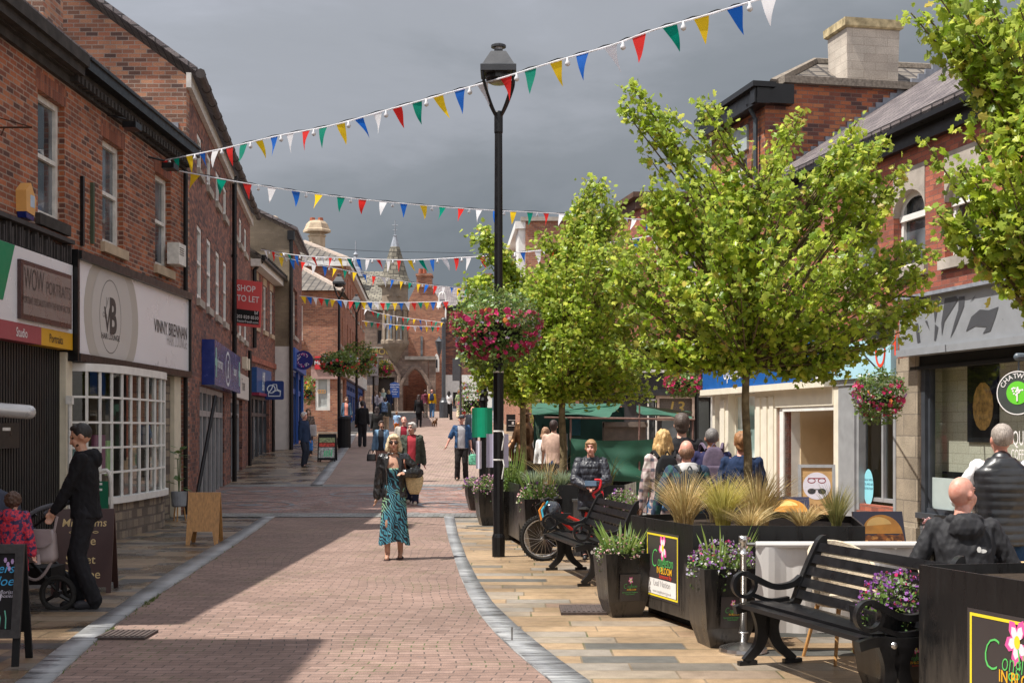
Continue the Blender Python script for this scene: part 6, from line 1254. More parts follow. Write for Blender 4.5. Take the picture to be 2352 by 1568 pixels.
# exit sign, plant pot on stand
g=F1.p(F1.u(138),0,.55); o=thing('pavement_sign','small white and green pavement sign behind the man with the pushchair','sign',(g.x,g.y,0)); b=MB(); b.tube(smooth_path([(-.18,0,0),(-.18,0,1.0),(0,0,1.08),(.18,0,1.0),(.18,0,0)],5),.03,8); b.build('frame',WHITED,o); b=MB(); b.box((0,0,.75),(.3,.02,.4)); q=b.build('panel',fontmat('sign_green',(.0,.12,.06)),o); b=MB(); text_mb(b,'F',lambda x,y:Vector((x,-.012,.72+y)),.3,.01); b.build('lettering',WHITE,q)
g=F1.p(F1.u(371),0,.32); o=thing('potted_plant','tall leafy plant in a grey patterned pot on wooden legs beside the salon window','plant',(g.x,g.y,0))
b=MB(); b.lathe([(.11,.28),(.13,.3),(.15,.56),(.14,.56),(.13,.5)],(0,0,0),18); b.build('pot',mat('grey_ceramic_pot',(.25,.27,.30),.5),o)
for k in range(3): a=R(30+120*k); b=MB(); b.tube([(.09*math.cos(a),.09*math.sin(a),.3),(.13*math.cos(a),.13*math.sin(a),0)],.014,6); b.build('leg',WOOD,o)
b=MB(); rg=random.Random(2); 
for k in range(3): b.tube([(0,0,.5),(.02*k-.02,.01,.9),(.03*k-.03,.02,1.15+.1*k)],.008,5)
b.build('stem',mat('green_stem',(.05,.1,.02),.6),o); b=MB()
for k in range(26):
    a=rg.uniform(0,6.3); z=rg.uniform(.62,1.4); r=rg.uniform(.14,.30)*(1.2-.5*(z-.6)); d=Vector((math.cos(a),math.sin(a),rg.uniform(-.3,.5))); c=Vector((0,0,z)); s_=d.cross(Vector((0,0,1))).normalized()*rg.uniform(.05,.08); e=c+d*r; m_=c+d*r*.55
    b.add([c+d*.03,m_+s_,e,m_-s_],[(0,1,2,3)])
b.build('foliage',leafmat('pot_leaf',[(0,(.03,.10,.02)),(1,(.08,.2,.04))]),o)
# grey service pillar beside bike
x,y,z=at(1338,17.9); b=MB(); b.box((x,y,z+.36),(.24,.2,.72)); b.box((x,y,z+.735),(.28,.24,.03)); b.solo('service_pillar',mat('weathered_grey_pillar',(.20,.20,.19),.7,var=.2),'short weathered grey service pillar behind the bicycle','service pillar')
# ---------------- bicycle
o=thing('bicycle','red and black mountain bike leaning behind the far bench with a helmet on its handlebar','bicycle',(.40,17.05,0),R(4))
def bikewheel(cx,cy):
    b=MB(); r=.275; n=28; pts=[(cx+r*math.cos(2*math.pi*i/n),cy,r+.02+r*math.sin(2*math.pi*i/n)) for i in range(n+1)]; b.tube(pts,.027,7,cap=False)
    for i in range(48): a=2*math.pi*i/48; b.box((cx+(r+.025)*math.cos(a),cy,r+.02+(r+.025)*math.sin(a)),(.014,.045,.014))
    w_=b.build('wheel',mat('tyre_rubber',(.025,.024,.023),.85,var=.3),o)
    b=MB(); rr_=r-.033; pts=[(cx+rr_*math.cos(2*math.pi*i/n),cy,r+.02+rr_*math.sin(2*math.pi*i/n)) for i in range(n+1)]; b.tube(pts,.011,6,cap=False)
    for i in range(22): a=2*math.pi*i/22; b.tube([(cx+.02*math.cos(a+1.2),cy+.02*(-1)**i,r+.02+.02*math.sin(a+1.2)),(cx+rr_*math.cos(a),cy,r+.02+rr_*math.sin(a))],.0022,3)
    b.tube([(cx,cy-.05,r+.02),(cx,cy+.05,r+.02)],.018,8); b.build('rim',CHROME,w_)
bikewheel(0,0); bikewheel(.93,.18)
rd=mat('bike_red_paint',(.55,.02,.015),.3); hb=(.13,.02,.78); bb_=(.50,.1,.30)
b=MB(); b.tube([(.12,.02,.66),(.55,.1,.47)],.02,8); b.tube([(.14,.02,.60),bb_],.022,8); b.tube([bb_,(.58,.1,.62)],.018,8); b.tube([(.55,.1,.5),(.93,.18,.3)],.012,6); b.tube([bb_,(.93,.18,.3)],.012,6); b.build('frame',rd,o)
b=MB(); [b.tube([(.11,.02+s_*.05,.58),(0.0,s_*.05,.295)],.017,8) for s_ in (-1,1)]; b.tube([(.11,-.04,.58),(.11,.08,.58)],.02,6); b.tube([(.11,.02,.57),hb],.018,8); b.build('fork',BLACK,o)
b=MB(); b.tube([(-.02,-.26,.80),(.06,-.1,.82),hb,(.2,.14,.82),(.2,.3,.80)],.012,7); b.tube([(-.05,-.33,.80),(-.01,-.2,.80)],.017,7); b.tube([(.2,.26,.8),(.19,.4,.79)],.017,7); [b.tube([(-.02,-.24,.79),(-.12,-.2,.72),(-.02,-.05,.45)],.004,4)]; b.build('handlebar',mat('dark_steel',(.12,.12,.13),.3,.8),o)
b=MB(); b.ell((.60,.1,.66),(.13,.06,.035),10,6); b.build('saddle',BLKMAT,o)
b=MB(); b.tube([bb_,(.44,.06,.17)],.01,6); b.tube([(bb_[0]-.0,.04,.3),(bb_[0],.16,.3)],.03,8); b.box((.43,.0,.16),(.09,.07,.02)); b.lathe([(.08,0),(.08,.006)],(0,0,0),3); b.build('crank',BLACK,o)
o=thing('cycle_helmet','blue orange and black full face cycle helmet hanging on the bicycle handlebar','helmet',(.50,16.9,.52),R(0))
b=MB(); b.ell((0,0,.12),(.13,.12,.15),16,10,Matrix.Rotation(R(28),3,'Y')); b.build('shell',mat('dark_grey_shell',(.035,.04,.05),.25,coat=.5),o,smooth=True)
b=MB(); b.prism([(-.02,-.10),(.22,.10),(.25,.13),(.06,.13),(-.08,.02)],lambda x,z,q:Vector((x,q,z-.02)),-.13,-.05); b.build('peak',BLKMAT,o)
b=MB(); b.tube([(-.12,-.08,.02),(-.15,-.06,.14),(-.08,-.07,.25)],.016,6); b.build('orange_stripe',mat('orange_trim',(.65,.22,.03),.4),o); b=MB(); b.tube([(-.1,-.11,.05),(-.12,-.1,.15),(-.04,-.1,.26)],.013,6); b.build('blue_stripe',mat('cyan_trim',(.05,.42,.6),.4),o)
# ---------------- market stall
ys=30.6; X=lambda px,d=ys:(px-XC)/FP*d; Z=lambda py,d=ys:H+(HY-py)/FP*d
o=thing('market_stall','green canvas market stall with peaked canopy between the trees and the opticians','market stall',(X(1410),ys,zf(ys)))
GC=mat('green_tarpaulin',(.014,.085,.048),.7,var=.22,scale=1.5,bump=.1,bscale=8)
def cloth(nm,cs,m,nu=26,nv=14,amp=.05,par=o,seed=0,sag=0,freq=9):
    """cs: 4 corner points a(top-left) b(top-right) c(bottom-right) d(bottom-left)"""
    a,b_,c,d=[Vector(p) for p in cs]; n=(b_-a).cross(d-a).normalized(); mb=MB(); vs=[]
    for j in range(nv+1):
        v=j/nv
        for i in range(nu+1):
            u=i/nu; p=(a*(1-u)+b_*u)*(1-v)+(d*(1-u)+c*u)*v; e=math.sin(v*math.pi*.5+.2)
            dd=amp*e*(math.sin(freq*v+seed+5*u*(1-u)*4)+.5*math.sin(2.3*freq*v-3*u+seed))+.25*amp*math.sin(14*u+3*v)
            vs.append(p+n*dd-Vector((0,0,1))*sag*4*u*(1-u)*(1-.3*v))
    fs=[(j*(nu+1)+i,j*(nu+1)+i+1,(j+1)*(nu+1)+i+1,(j+1)*(nu+1)+i) for j in range(nv) for i in range(nu)]; mb.add(vs,fs); return mb.build(nm,m,par,smooth=True,world=True)
xl,xr=X(1311),X(1500); zt_=Z(1006); cloth('front_cloth',[(xl,ys,zt_),(xr,ys,zt_-.02),(xr,ys-.03,.12),(xl-.03,ys-.03,.10)],GC,40,20,.07,seed=2,sag=.05,freq=8)
cloth('canopy',[(X(1430,ys+1.2),ys+1.2,Z(926,ys+1.2)),(X(1432,ys+1.2),ys+1.2,Z(930,ys+1.2)),(X(1300,ys),ys,Z(962)),(X(1222,ys),ys,Z(950))],GC,18,10,.03,seed=1)
cloth('canopy',[(X(1222,ys+2.4),ys+2.4,2.35),(X(1430,ys+1.2),ys+1.2,Z(926,ys+1.2)),(X(1400,ys),ys,Z(957)),(X(1222,ys),ys,Z(951))],GC,18,10,.02,seed=4)
cloth('canopy',[(X(1463,ys+1),ys+1.1,Z(930,ys+1)),(X(1592,ys+.6),ys+.9,Z(956,ys+.6)),(X(1590),ys,Z(962)),(X(1463),ys,Z(950))],GC,18,10,.03,seed=3)
cloth('canopy',[(X(1463,ys+1),ys+1.1,Z(930,ys+1)),(X(1592,ys+1),ys+1.1,Z(946,ys+1)),(X(1592,ys+2),ys+2.2,2.1),(X(1463,ys+2),ys+2.2,2.1)],GC,10,8,.02,seed=3)
cloth('side_cloth',[(X(1224),ys,Z(950)),(X(1225,ys+2.4),ys+2.4,2.3),(X(1244,ys+2.4),ys+2.4,.9),(X(1246),ys,Z(1010))],GC,10,10,.03)
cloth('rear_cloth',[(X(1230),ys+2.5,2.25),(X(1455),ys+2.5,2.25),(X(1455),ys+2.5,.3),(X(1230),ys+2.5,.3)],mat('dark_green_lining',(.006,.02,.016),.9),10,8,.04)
cloth('side_cloth',[(X(1560),ys+.1,Z(958)),(X(1590),ys+1.6,2.2),(X(1592),ys+1.6,1.2),(X(1592),ys+.1,Z(1010))],GC,8,8,.04,seed=5)
bt=mat('rusty_stall_tube',(.18,.10,.08),.6,var=.3)
for px in (1311,1469,1592): b=MB(); b.tube([(X(px),ys+.06,zf(ys)),(X(px),ys+.06,Z(955))],.025,7); b.build('pole',bt,o,world=True)
b=MB(); b.tube([(X(1250),ys+.02,Z(958)),(X(1596),ys+.02,Z(963))],.025,7); b.tube([(X(1469),ys+.02,Z(1000)),(X(1469),ys+.02,Z(928))],.02,7); b.build('rail',bt,o,world=True)
b=MB(); b.box(((X(1395)+X(1495))/2,ys+1.4,Z(990)),(X(1495)-X(1395),.5,.45)); b.box(((X(1395)+X(1498))/2,ys+1.35,Z(975)),(X(1498)-X(1395),.7,.10)); b.build('cabinet',mat('taupe_cabinet',(.22,.17,.14),.5,var=.2),o,world=True)
b=MB(); b.box((X(1300),ys-.05,Z(1060)),(.06,.5,1.3)); b.build('stacked_trays',mat('black_trays',(.03,.03,.03),.6,var=.6,scale=40),o,world=True)
b=MB(); b.box((X(1328),ys+1.5,Z(975)),(.26,.05,.5)); b.build('blue_bag',mat('teal_bag',(.01,.12,.18),.5),o,world=True)
# ---------------- bronze statue
BRZ=mat('bronze_patina',(.13,.065,.03),.42,.75,var=.6,scale=5,bump=.3,bscale=30)
# ---------------- pot with bamboo far right
x,y,z=at(1226,46); o=thing('bamboo_pot','tall yellow green bamboo in a galvanised pot left of the market stall','plant',(x,y,z)); b=MB(); b.lathe([(.17,0),(.25,.62),(.22,.62)],(0,0,0),12); b.build('pot',mat('galvanised_pot',(.35,.37,.38),.4,.5),o)
b=MB(); rg=random.Random(8)
for _ in range(900): a=rg.uniform(0,6.3); r=rg.uniform(0,.42); z=rg.uniform(.6,2.2); c=Vector((r*math.cos(a),r*math.sin(a),z)); d=Vector((rg.gauss(0,1),rg.gauss(0,1),rg.gauss(0,.7))).normalized()*.09; s_=d.cross(Vector((0,0,1)))*.28; b.add([c-d,c+s_,c+d,c-s_],[(0,1,2,3)])
b.build('foliage',leafmat('bamboo_leaf',[(0,(.12,.2,.02)),(1,(.3,.4,.05))]),o)
x,y,z=at(1233,45.0); b=MB(); b.box((x+.5,y+1.4,z+1.1),(.35,.3,2.3)); b.solo('brick_pier',BR_RED,'low brick pier behind the bamboo pot','pier')
# ---------------- pushchair
o=thing('pushchair','dark pushchair with large black wheels and curved handlebar beside the man in black','pushchair',(-4.66,12.62,0))
def pw(x,y,r,nm='wheel'):
    b=MB(); n=22; b.tube([(x+r*math.cos(2*math.pi*i/n),y,r+r*math.sin(2*math.pi*i/n)+.0) for i in range(n+1)],.028,7,cap=False); w_=b.build(nm,mat('tyre_rubber',(.025,.024,.023),.85),o)
    b=MB(); 
    for i in range(3): a=R(90+120*i); b.tube([(x,y-.02,r),(x+(r-.02)*math.cos(a),y,r+(r-.02)*math.sin(a))],.018,6)
    b.tube([(x,y-.05,r),(x,y+.05,r)],.035,8); b.build('hub',BLACK,w_)
pw(.38,-.18,.15); pw(-.35,-.15,.12); pw(.38,.42,.15); pw(-.35,.42,.12)
b=MB(); 
for y in (-.12,.4): b.tube([(.38,y,.15),(.1,y,.45),(-.1,y,.7),(.15,y,.9)],.018,7); b.tube([(-.35,y,.12),(.02,y,.5)],.018,7)
b.build('frame',BLACK,o)
b=MB(); b.tube(smooth_path([(.05,-.12,.86),(.2,-.12,.95),(.42,-.05,1.0),(.50,.14,1.0),(.42,.34,1.0),(.2,.4,.95),(.05,.4,.86)],4),.022,8); b.build('handlebar',mat('grey_foam_grip',(.10,.105,.12),.7),o)
b=MB(); b.ell((-.25,.14,.62),(.36,.26,.22),14,8); b.build('seat',mat('navy_fabric',(.02,.025,.045),.9),o,smooth=True)
b=MB(); b.ell((-.42,.14,.88),(.34,.27,.26),14,8); b.build('hood',mat('slate_hood_fabric',(.04,.045,.065),.9,var=.3),o,smooth=True)
b=MB(); b.box((.05,.14,.3),(.45,.4,.16)); b.build('basket',BLKMAT,o)
o=thing('changing_bag','taupe leather changing bag with a tassel hanging from the pushchair handle','bag',(-4.42,12.25,.47)); LEA=mat('taupe_leather',(.27,.225,.225),.4,var=.12,bump=.1)
def puff(w,d,h,c=(0,0,0),tp=.9,dome=0,bowl=0):
    b=MB(); b.v=[]; n=20; rows=[]
    for k in range(9):
        t=k/8; s_=(1-abs(2*t-1)**5)**.5*.06+.94 if 0<k<8 else .9
        if dome and t>.6: s_*=1-dome*((t-.6)/.4)**2
        if bowl: s_*=1-bowl*(1-t)**2.2
        rows.append([(c[0]+w/2*s_*(1-(1-tp)*t)*(abs(math.cos(a))**.35)*math.copysign(1,math.cos(a)),c[1]+d/2*s_*(1-.35*t)*(abs(math.sin(a))**.35)*math.copysign(1,math.sin(a)),c[2]+h*t) for a in [2*math.pi*i/n for i in range(n)]])
    vs=[p for r_ in rows for p in r_]; fs=[(k*n+i,k*n+(i+1)%n,(k+1)*n+(i+1)%n,(k+1)*n+i) for k in range(8) for i in range(n)]+[tuple(reversed(range(n))),tuple(range(8*n,9*n))]; b.add(vs,fs); return b
puff(.40,.17,.30).build('body',LEA,o,smooth=True)
b=MB(); b.prism([(-.17,.30),(.15,.30),(.17,.18),(.10,.14),(-.04,.13),(-.13,.17)],lambda x,z,q:Vector((x+.02,-.085-q+(.3-z)*-.05,z+.005)),0,.015); b.build('flap',LEA,o)
b=MB(); b.tube([(.06,-.12,.13),(.06,-.12,.08)],.006,5); b.lathe([(.02,.09),(.03,.0)],(.06,-.12,-.01),10); b.build('tassel',LEA,o)
b=MB(); b.tube(smooth_path([(-.16,0,.28),(-.2,0,.4),(-.22,.05,.42)],4),.012,6); b.tube(smooth_path([(.17,0,.28),(.2,0,.42)],4),.012,6); b.tube(smooth_path([(-.19,-.05,.02),(-.08,-.05,-.12),(.02,-.05,-.16),(.1,-.05,-.1),(.17,-.05,.02)],4),.014,6); b.build('strap',LEA,o)
# ================================================================ PEOPLE
JOBS=[]
def job(mb,name,m,parent,vox,smooth=4,fn=None,mats=None):
    me=bpy.data.meshes.new(name); me.from_pydata([tuple(v) for v in mb.v],[],mb.f); 
    for q in (mats or [m]): me.materials.append(q)
    o=link(name,me,parent); r=o.modifiers.new('r','REMESH'); r.mode='VOXEL'; r.voxel_size=vox; r.use_smooth_shade=True
    s=o.modifiers.new('s','SMOOTH'); s.iterations=smooth; s.factor=.5
    JOBS.append((o,fn)); return o
def finish_jobs():
    dg=bpy.context.evaluated_depsgraph_get(); dg.update(); new=[]
    for o,fn in JOBS: new.append(bpy.data.meshes.new_from_object(o.evaluated_get(dg)))
    for (o,fn),me in zip(JOBS,new):
        old=o.data; o.modifiers.clear(); o.data=me
        if fn: fn(me)
        if not me.uv_layers: me.uv_layers.new(name='UVMap')
        me.polygons.foreach_set('use_smooth',[True]*len(me.polygons)); me.update()
def coords(me): a=np.empty(len(me.vertices)*3); me.vertices.foreach_get('co',a); return a.reshape(-1,3)
def norms(me): a=np.empty(len(me.vertices)*3); me.vertices.foreach_get('normal',a); return a.reshape(-1,3)
def setco(me,c): me.vertices.foreach_set('co',c.ravel()); me.update()
def pn(c,f,s=0):
    x,y,z=c[:,0]*f+s,c[:,1]*f+s*1.7,c[:,2]*f-s
    return (np.sin(x+1.7*np.sin(y*1.3+s))+np.sin(y*1.1+1.9*np.sin(z*.9))+np.sin(z*1.2+1.6*np.sin(x*1.4-s)))/3
def folds(amp,f=45,seed=0,quilt=0,qn=.075):
    def fn(me):
        c=coords(me); n=norms(me); q=c*np.array([1,1,.6]); g=pn(q+.035*pn(q,11,seed+9)[:,None],f*.42,seed); d=amp*(1.5*(.35-np.abs(g))+.35*pn(q,f*1.3,seed+3))
        if quilt: d+=quilt*(np.abs(np.sin(c[:,2]*math.pi/qn+.15*pn(c,9,seed)))**.45-.7)
        setco(me,c+n*d[:,None])
    return fn
def delfaces(me,mask_v):
    import bmesh
    bm=bmesh.new(); bm.from_mesh(me); bm.verts.ensure_lookup_table()
    bmesh.ops.delete(bm,geom=[v for v in bm.verts if mask_v[v.index]],context='VERTS'); bm.to_mesh(me); bm.free(); me.update()
def ik(a,b,l1,l2,hint):
    a,b=Vector(a),Vector(b); d=(b-a); L_=min(d.length,(l1+l2)*.999); d=d.normalized(); b=a+d*L_
    x=(l1*l1-l2*l2+L_*L_)/(2*L_); h=math.sqrt(max(0,l1*l1-x*x)); hn=Vector(hint); hn=(hn-d*hn.dot(d)); hn=hn.normalized() if hn.length>1e-5 else Vector((0,-1,0))
    return a+d*x+hn*h,b
def torso(b,inf,z0,lean,F,fem,fat,hem=.80,n=22,top=1.50):
    T=[(.92,.160,.118,0),(1.02,.149-.013*fem,.108,0),(1.11,.143-.017*fem,.106,0),(1.20,.152-.012*fem,.112+.008*fem,0),(1.29,.166-.014*fem,.116+.014*fem,0),(1.37,.170-.014*fem,.106,0),(1.42,.155-.012*fem,.088,.005),(1.455,.105,.074,.01),(1.50,.064,.060,.01)]
    T=[t for t in T if t[0]<=top+.001]
    T=[(hem,.166,.125,0)]+T if hem<.9 else T
    rows=[]
    for z,rx,ry,yo in T:
        be=max(0,1-abs(z-1.07)/.2)*fat; rx=rx*(1+.18*fat)+inf; ry=ry*(1+.15*fat)+.045*be+inf; yo-=.035*be; k=.8
        rows.append([(rx*math.copysign(abs(math.cos(a))**k,math.cos(a)),yo-lean*(z-.93)/.5+ry*math.copysign(abs(math.sin(a))**k,math.sin(a)),z+z0) for a in [2*math.pi*i/n for i in range(n)]])
    vs=[p for r_ in rows for p in r_]; m=len(rows)
    b.add(vs,[(j*n+i,j*n+(i+1)%n,(j+1)*n+(i+1)%n,(j+1)*n+i) for j in range(m-1) for i in range(n)]+[tuple(reversed(range(n))),tuple(range((m-1)*n,m*n))])
def col(name,c,rough=.8,**k): return mat(name,c,rough,**k)
SK={'fair':(.58,.34,.25),'tan':(.46,.25,.165),'pink':(.60,.30,.23),'dark':(.16,.08,.05)}
EYE=mat('eye_dark',(.03,.02,.015),.4); LIP=mat('lip_pink',(.42,.13,.10),.5)
def skinm(t):
    k='skin_'+t
    if (k,) in MC: return MC[(k,)]
    m,n,b=newmat(k); z=noise_node(n,22,5); c=SK[t]; n.links.new(ramp(n,z.outputs[0],[(.3,(c[0]*.86,c[1]*.72,c[2]*.68)),(.5,c),(.7,tuple(min(1,x*1.1) for x in c))]),b.inputs['Base Color']); b.inputs['Roughness'].default_value=.5; b.inputs['Subsurface Weight'].default_value=.12; b.inputs['Subsurface Scale'].default_value=.02; b.inputs['Subsurface Radius'].default_value=(1,.4,.25); MC[(k,)]=m; return m
def person(label,px,d,py=None,h=1.72,face=0,near=0,skin='fair',hair='short',hairc=(.05,.03,.02),top=(.1,.1,.1),topn=None,sleeve=1,legs='trousers',legc=(.03,.03,.04),shoe=(.03,.03,.03),stride=0,hands=(None,None),open_=None,inner=None,hood=None,fem=0,fat=0,quilt=0,skirt=None,lean=0,headturn=0,headnod=0,sit=False,hem=.88,topm=None,legm=None,wide=0,x=None,z=None,armless=False,group=None,elbow=(None,None)):
    s=h/1.75; 
    if x is None: x=(px-XC)/FP*d
    zg=zf(d) if z is None else z
    o=thing('person',label,'person',(x,d,zg),R(face),group,scale=s)
    vox=(.011 if near==1 else (.0085 if near==2 else .019)); S=skinm(skin); F=1+fat*.25; sw=(.175-.018*fem)
    # joints
    lh=Vector((0,lean*.0,0)); hipz=.93 if not sit else .48
    L=Vector; hip=[L((.085*k,0,hipz)) for k in (-1,1)]
    if sit: ank=[L((-.12,-.42,.09)),L((.12,-.42,.09))]; knee=[L((-.11,-.46,.5)),L((.11,-.46,.5))]
    else:
        ank=[L((-.085-wide,-.24*stride,.085+.05*max(0,-stride))),L((.085+wide,.24*stride,.085+.05*max(0,stride)))]
        knee=[ik(hip[k],ank[k],.43,.43,(0,-1,0))[0] for k in (0,1)]
    tl=L((0,-lean,0)); z0=hipz-.93
    ch=L((0,-lean*.8,1.27+z0)); sho=[L((k*sw,-lean,1.425+z0)) for k in (-1,1)]; neck=L((0,-lean*1.05+.01,1.47+z0)); hd=L((0,-lean*1.15-.015,1.635+z0))
    dh=[L((-.25-.06*fat,-.04+stride*.12,.83+z0)),L((.25+.06*fat,-.04-stride*.12,.83+z0))]
    wr=[L(hands[k]) if hands[k] is not None else dh[k] for k in (0,1)]; el=[]
    for k in (0,1):
        hint=elbow[k] if elbow[k] is not None else ((-1 if k==0 else 1)*.6,1,-.3); e,w_=ik(sho[k],wr[k],.285,.26,hint); el.append(e); wr[k]=w_
    b=MB()
    torso(b,-.006,z0,lean,1,fem,fat,.86)
    b.cap(sho[0],.055,sho[1],.055); b.cap(ch+L((0,0,.1)),.09,neck,.058); b.cap(neck-L((0,0,.04)),.057,hd-L((0,.0,.09)),.052)
    for k in (0,1):
        b.cap(hip[k]+L((0,0,-.02)),.085*F,knee[k],.055); b.cap(knee[k],.055,ank[k],.038); b.cap(ank[k],.036,ank[k]+L((0,-.10,-.055)),.03)
        if not armless: b.cap(sho[k],.052,el[k],.040); b.cap(el[k],.039,wr[k],.026)
    # head
    q=Matrix.Rotation(R(headturn),3,'Z')@Matrix.Rotation(R(headnod),3,'X'); hp=lambda p:hd+q@L(p)
    b.ell(hd+q@L((0,.012,.022)),(.074,.094,.098),16,12,q); b.cap(hp((0,-.035,-.055)),.050,hp((0,-.045,-.075)),.042,12); b.cap(hp((0,-.088,.012)),.012,hp((0,-.108,-.022)),.0155,8)
    for k in (-1,1): b.ell(hp((k*.078,.012,-.005)),(.012,.022,.032),8,6,q); b.cap(hp((k*.035,-.07,-.02)),.024,hp((k*.02,-.075,-.05)),.026,8)
    b.cap(hp((-.03,-.082,.038)),.013,hp((.03,-.082,.038)),.013,8); b.cap(hp((-.018,-.088,-.050)),.009,hp((.018,-.088,-.050)),.009,8); b.ell(hp((0,-.078,-.088)),(.022,.018,.018),8,6)
    # hands
    for k in (0,1):
        if armless: break
        dirn=(wr[k]-el[k]).normalized(); sd=(-1 if k==0 else 1)
        side=L((0,-1,0)) if abs(dirn.y)<.8 else L((-sd,0,0)); side=(side-dirn*side.dot(dirn)).normalized(); pal=dirn.cross(side)*sd
        c=wr[k]+dirn*.045; b.cap(wr[k],.024,c-dirn*.01,.026,8); b.ell(c+dirn*.012,(.022,.022,.022),8,6); b.cap(c+side*.018,.016,c+side*.018+dirn*.032,.015,8); b.cap(c-side*.018,.016,c-side*.018+dirn*.03,.014,8)
        if near:
            for i,(off,ln) in enumerate(((.028,.062),(.0095,.072),(-.0095,.066),(-.028,.052))):
                a=c+side*off+dirn*.032; m1=a+dirn*ln*.5-pal*.010; b.cap(a,.0095,m1,.009,7); b.cap(m1,.009,m1+dirn*ln*.35-pal*.022,.0082,7)
            a=c+side*.024-dirn*.012; m1=a+side*.022+dirn*.024-pal*.012; b.cap(a,.0125,m1,.0105,7); b.cap(m1,.0105,m1+dirn*.028-pal*.008,.009,7)
        else: b.cap(c+dirn*.03,.024,c+dirn*.075-pal*.02,.018,8)
    hdw=hd.copy(); qi=q.inverted()
    def bodyfn(me,hdw=hdw,qi=qi,hidden=(legs!='bare')):
        c=coords(me); l=(c-np.array(hdw))@np.array(qi).T; 
        ey=(l[:,1]<-.055)&(np.abs(np.abs(l[:,0])-.031)<.013)&(np.abs(l[:,2]-.014)<.0065)
        br=(l[:,1]<-.055)&(np.abs(np.abs(l[:,0])-.032)<.018)&(np.abs(l[:,2]-.040)<.0045)
        lp=(l[:,1]<-.06)&(np.abs(l[:,0])<.022)&(np.abs(l[:,2]+.050)<.0075)
        mi=np.zeros(len(me.polygons),dtype=np.int32)
        for i,p in enumerate(me.polygons):
            v=p.vertices[0]
            if ey[v] or br[v]: mi[i]=1
            elif lp[v]: mi[i]=2
        me.polygons.foreach_set('material_index',mi)
    body=job(b,'body',S,o,vox,3,bodyfn,[S,EYE,LIP])
    # hair
    if hair!='bald':
        hb=MB(); hm=mat('hair_%.2f_%.2f_%.2f'%hairc,hairc,.6,var=.45,scale=40,stretch=(4,4,.6),bump=.4)
        t=.012 if hair!='buzz' else .004
        if hair=='balding': hb.ell(hd+q@L((0,.035,-.015)),(.083,.085,.075),14,8,q)
        else: hb.ell(hd+q@L((0,.026,.034)),(.078+t,.092+t,.092+t),16,10,q)
        if hair in('short','messy','curly','fringe') : hb.ell(hd+q@L((0,.045,-.02)),(.076,.062,.08),14,8,q)
        if hair in ('fringe',): hb.cap(hp((-.05,-.062,.075)),.026,hp((.05,-.062,.075)),.026,10)
        if hair in ('short','messy'): hb.cap(hp((-.03,-.055,.095)),.03,hp((.04,-.055,.095)),.03,10)
        if hair in ('bob','long'):
            for k in (-1,1): hb.cap(hp((k*.07,.02,.02)),.035,hp((k*.085,.01,-.09)),.038,10)
            hb.cap(hp((0,.06,0)),.07,hp((0,.07,-.10)),.062,12); hb.cap(hp((-.04,-.06,.085)),.028,hp((.045,-.058,.085)),.026,10); hb.cap(hp((-.055,-.06,.05)),.018,hp((-.075,-.03,-.03)),.02,8); hb.cap(hp((.055,-.06,.05)),.018,hp((.075,-.03,-.03)),.02,8)
        if hair=='long': hb.cap(hp((-.04,.075,-.08)),.05,hp((-.035,.105,-.30)),.035,10); hb.cap(hp((.04,.075,-.08)),.05,hp((.035,.105,-.32)),.03,10)
        if hair=='pony': hb.cap(hp((0,.10,.03)),.03,hp((0,.15,-.12)),.022,8)
        if hair=='curly': hb.ell(hd+q@L((0,.02,.02)),(.115,.115,.12),16,10,q)
        amp={'curly':.016,'messy':.010,'long':.011,'bob':.012}.get(hair,.003)
        def hfn(me,amp=amp,hdw=hdw,qi=qi,hair=hair):
            c=coords(me); n=norms(me); fr=70 if hair!='curly' else 60; d=amp*pn(c*np.array([1.3,1.3,.45 if hair!='curly' else 1]),fr,1); setco(me,c+n*d[:,None])
        job(hb,'hair',hm,o,vox,2,hfn)
    # trousers
    def legmesh(inf,zcut=None,flare=0,short=False,seed=0):
        t=MB(); t.ell((0,0,.95+z0),(.155*F+inf,.115*F+inf,.11))
        t.ell((0,.01,.89+z0),(.15*F+inf,.12*F+inf,.08))
        for k in (0,1):
            kn=knee[k]; an=ank[k]+L((0,.01,-.0))
            t.cap(hip[k]+L((0,0,-.02)),.088*F+inf,kn,.062+inf*1.1)
            if not short: t.cap(kn,.062+inf*1.1,an+L((0,0,-.015)),.052+inf+flare,10)
        return t
    lm=legm or mat('cloth_%.3f_%.3f_%.3f'%legc,legc,.85,var=.25,scale=9)
    if legs in('trousers','flare','leggings','shorts'):
        inf={'trousers':.016,'flare':.018,'leggings':.006,'shorts':.022}[legs]
        t=legmesh(inf,flare={'flare':.05}.get(legs,0.006 if legs=='trousers' else -.006),short=legs=='shorts')
        def lf(me,za=hipz-.0,ft=folds(.008 if near else .004,75 if near else 50,2)):
            ft(me); c=coords(me); delfaces(me,(c[:,2]<.025))
        job(t,'trousers',lm,o,vox,4,lf)
    # shoes
    sh=MB()
    for k in (0,1):
        a=ank[k]; fw=L((0,-1,0)); zb=a.z-.085
        sh.ell((a.x,a.y+.02,zb+.045),(.042,.055,.045)); sh.cap((a.x,a.y-.02,zb+.042),.042,(a.x,a.y-.135,zb+.034),.036,10); sh.cap((a.x,a.y+.03,zb+.022),.036,(a.x,a.y-.15,zb+.02),.034,10)
    if legs!='sandals' and skirt is None or shoe:
        def sf(me):
            c=coords(me)
        if skirt is None or shoe: job(sh,'shoes',mat('shoe_%.3f_%.3f_%.3f'%shoe,shoe,.6,var=.3),o,vox,2,sf)
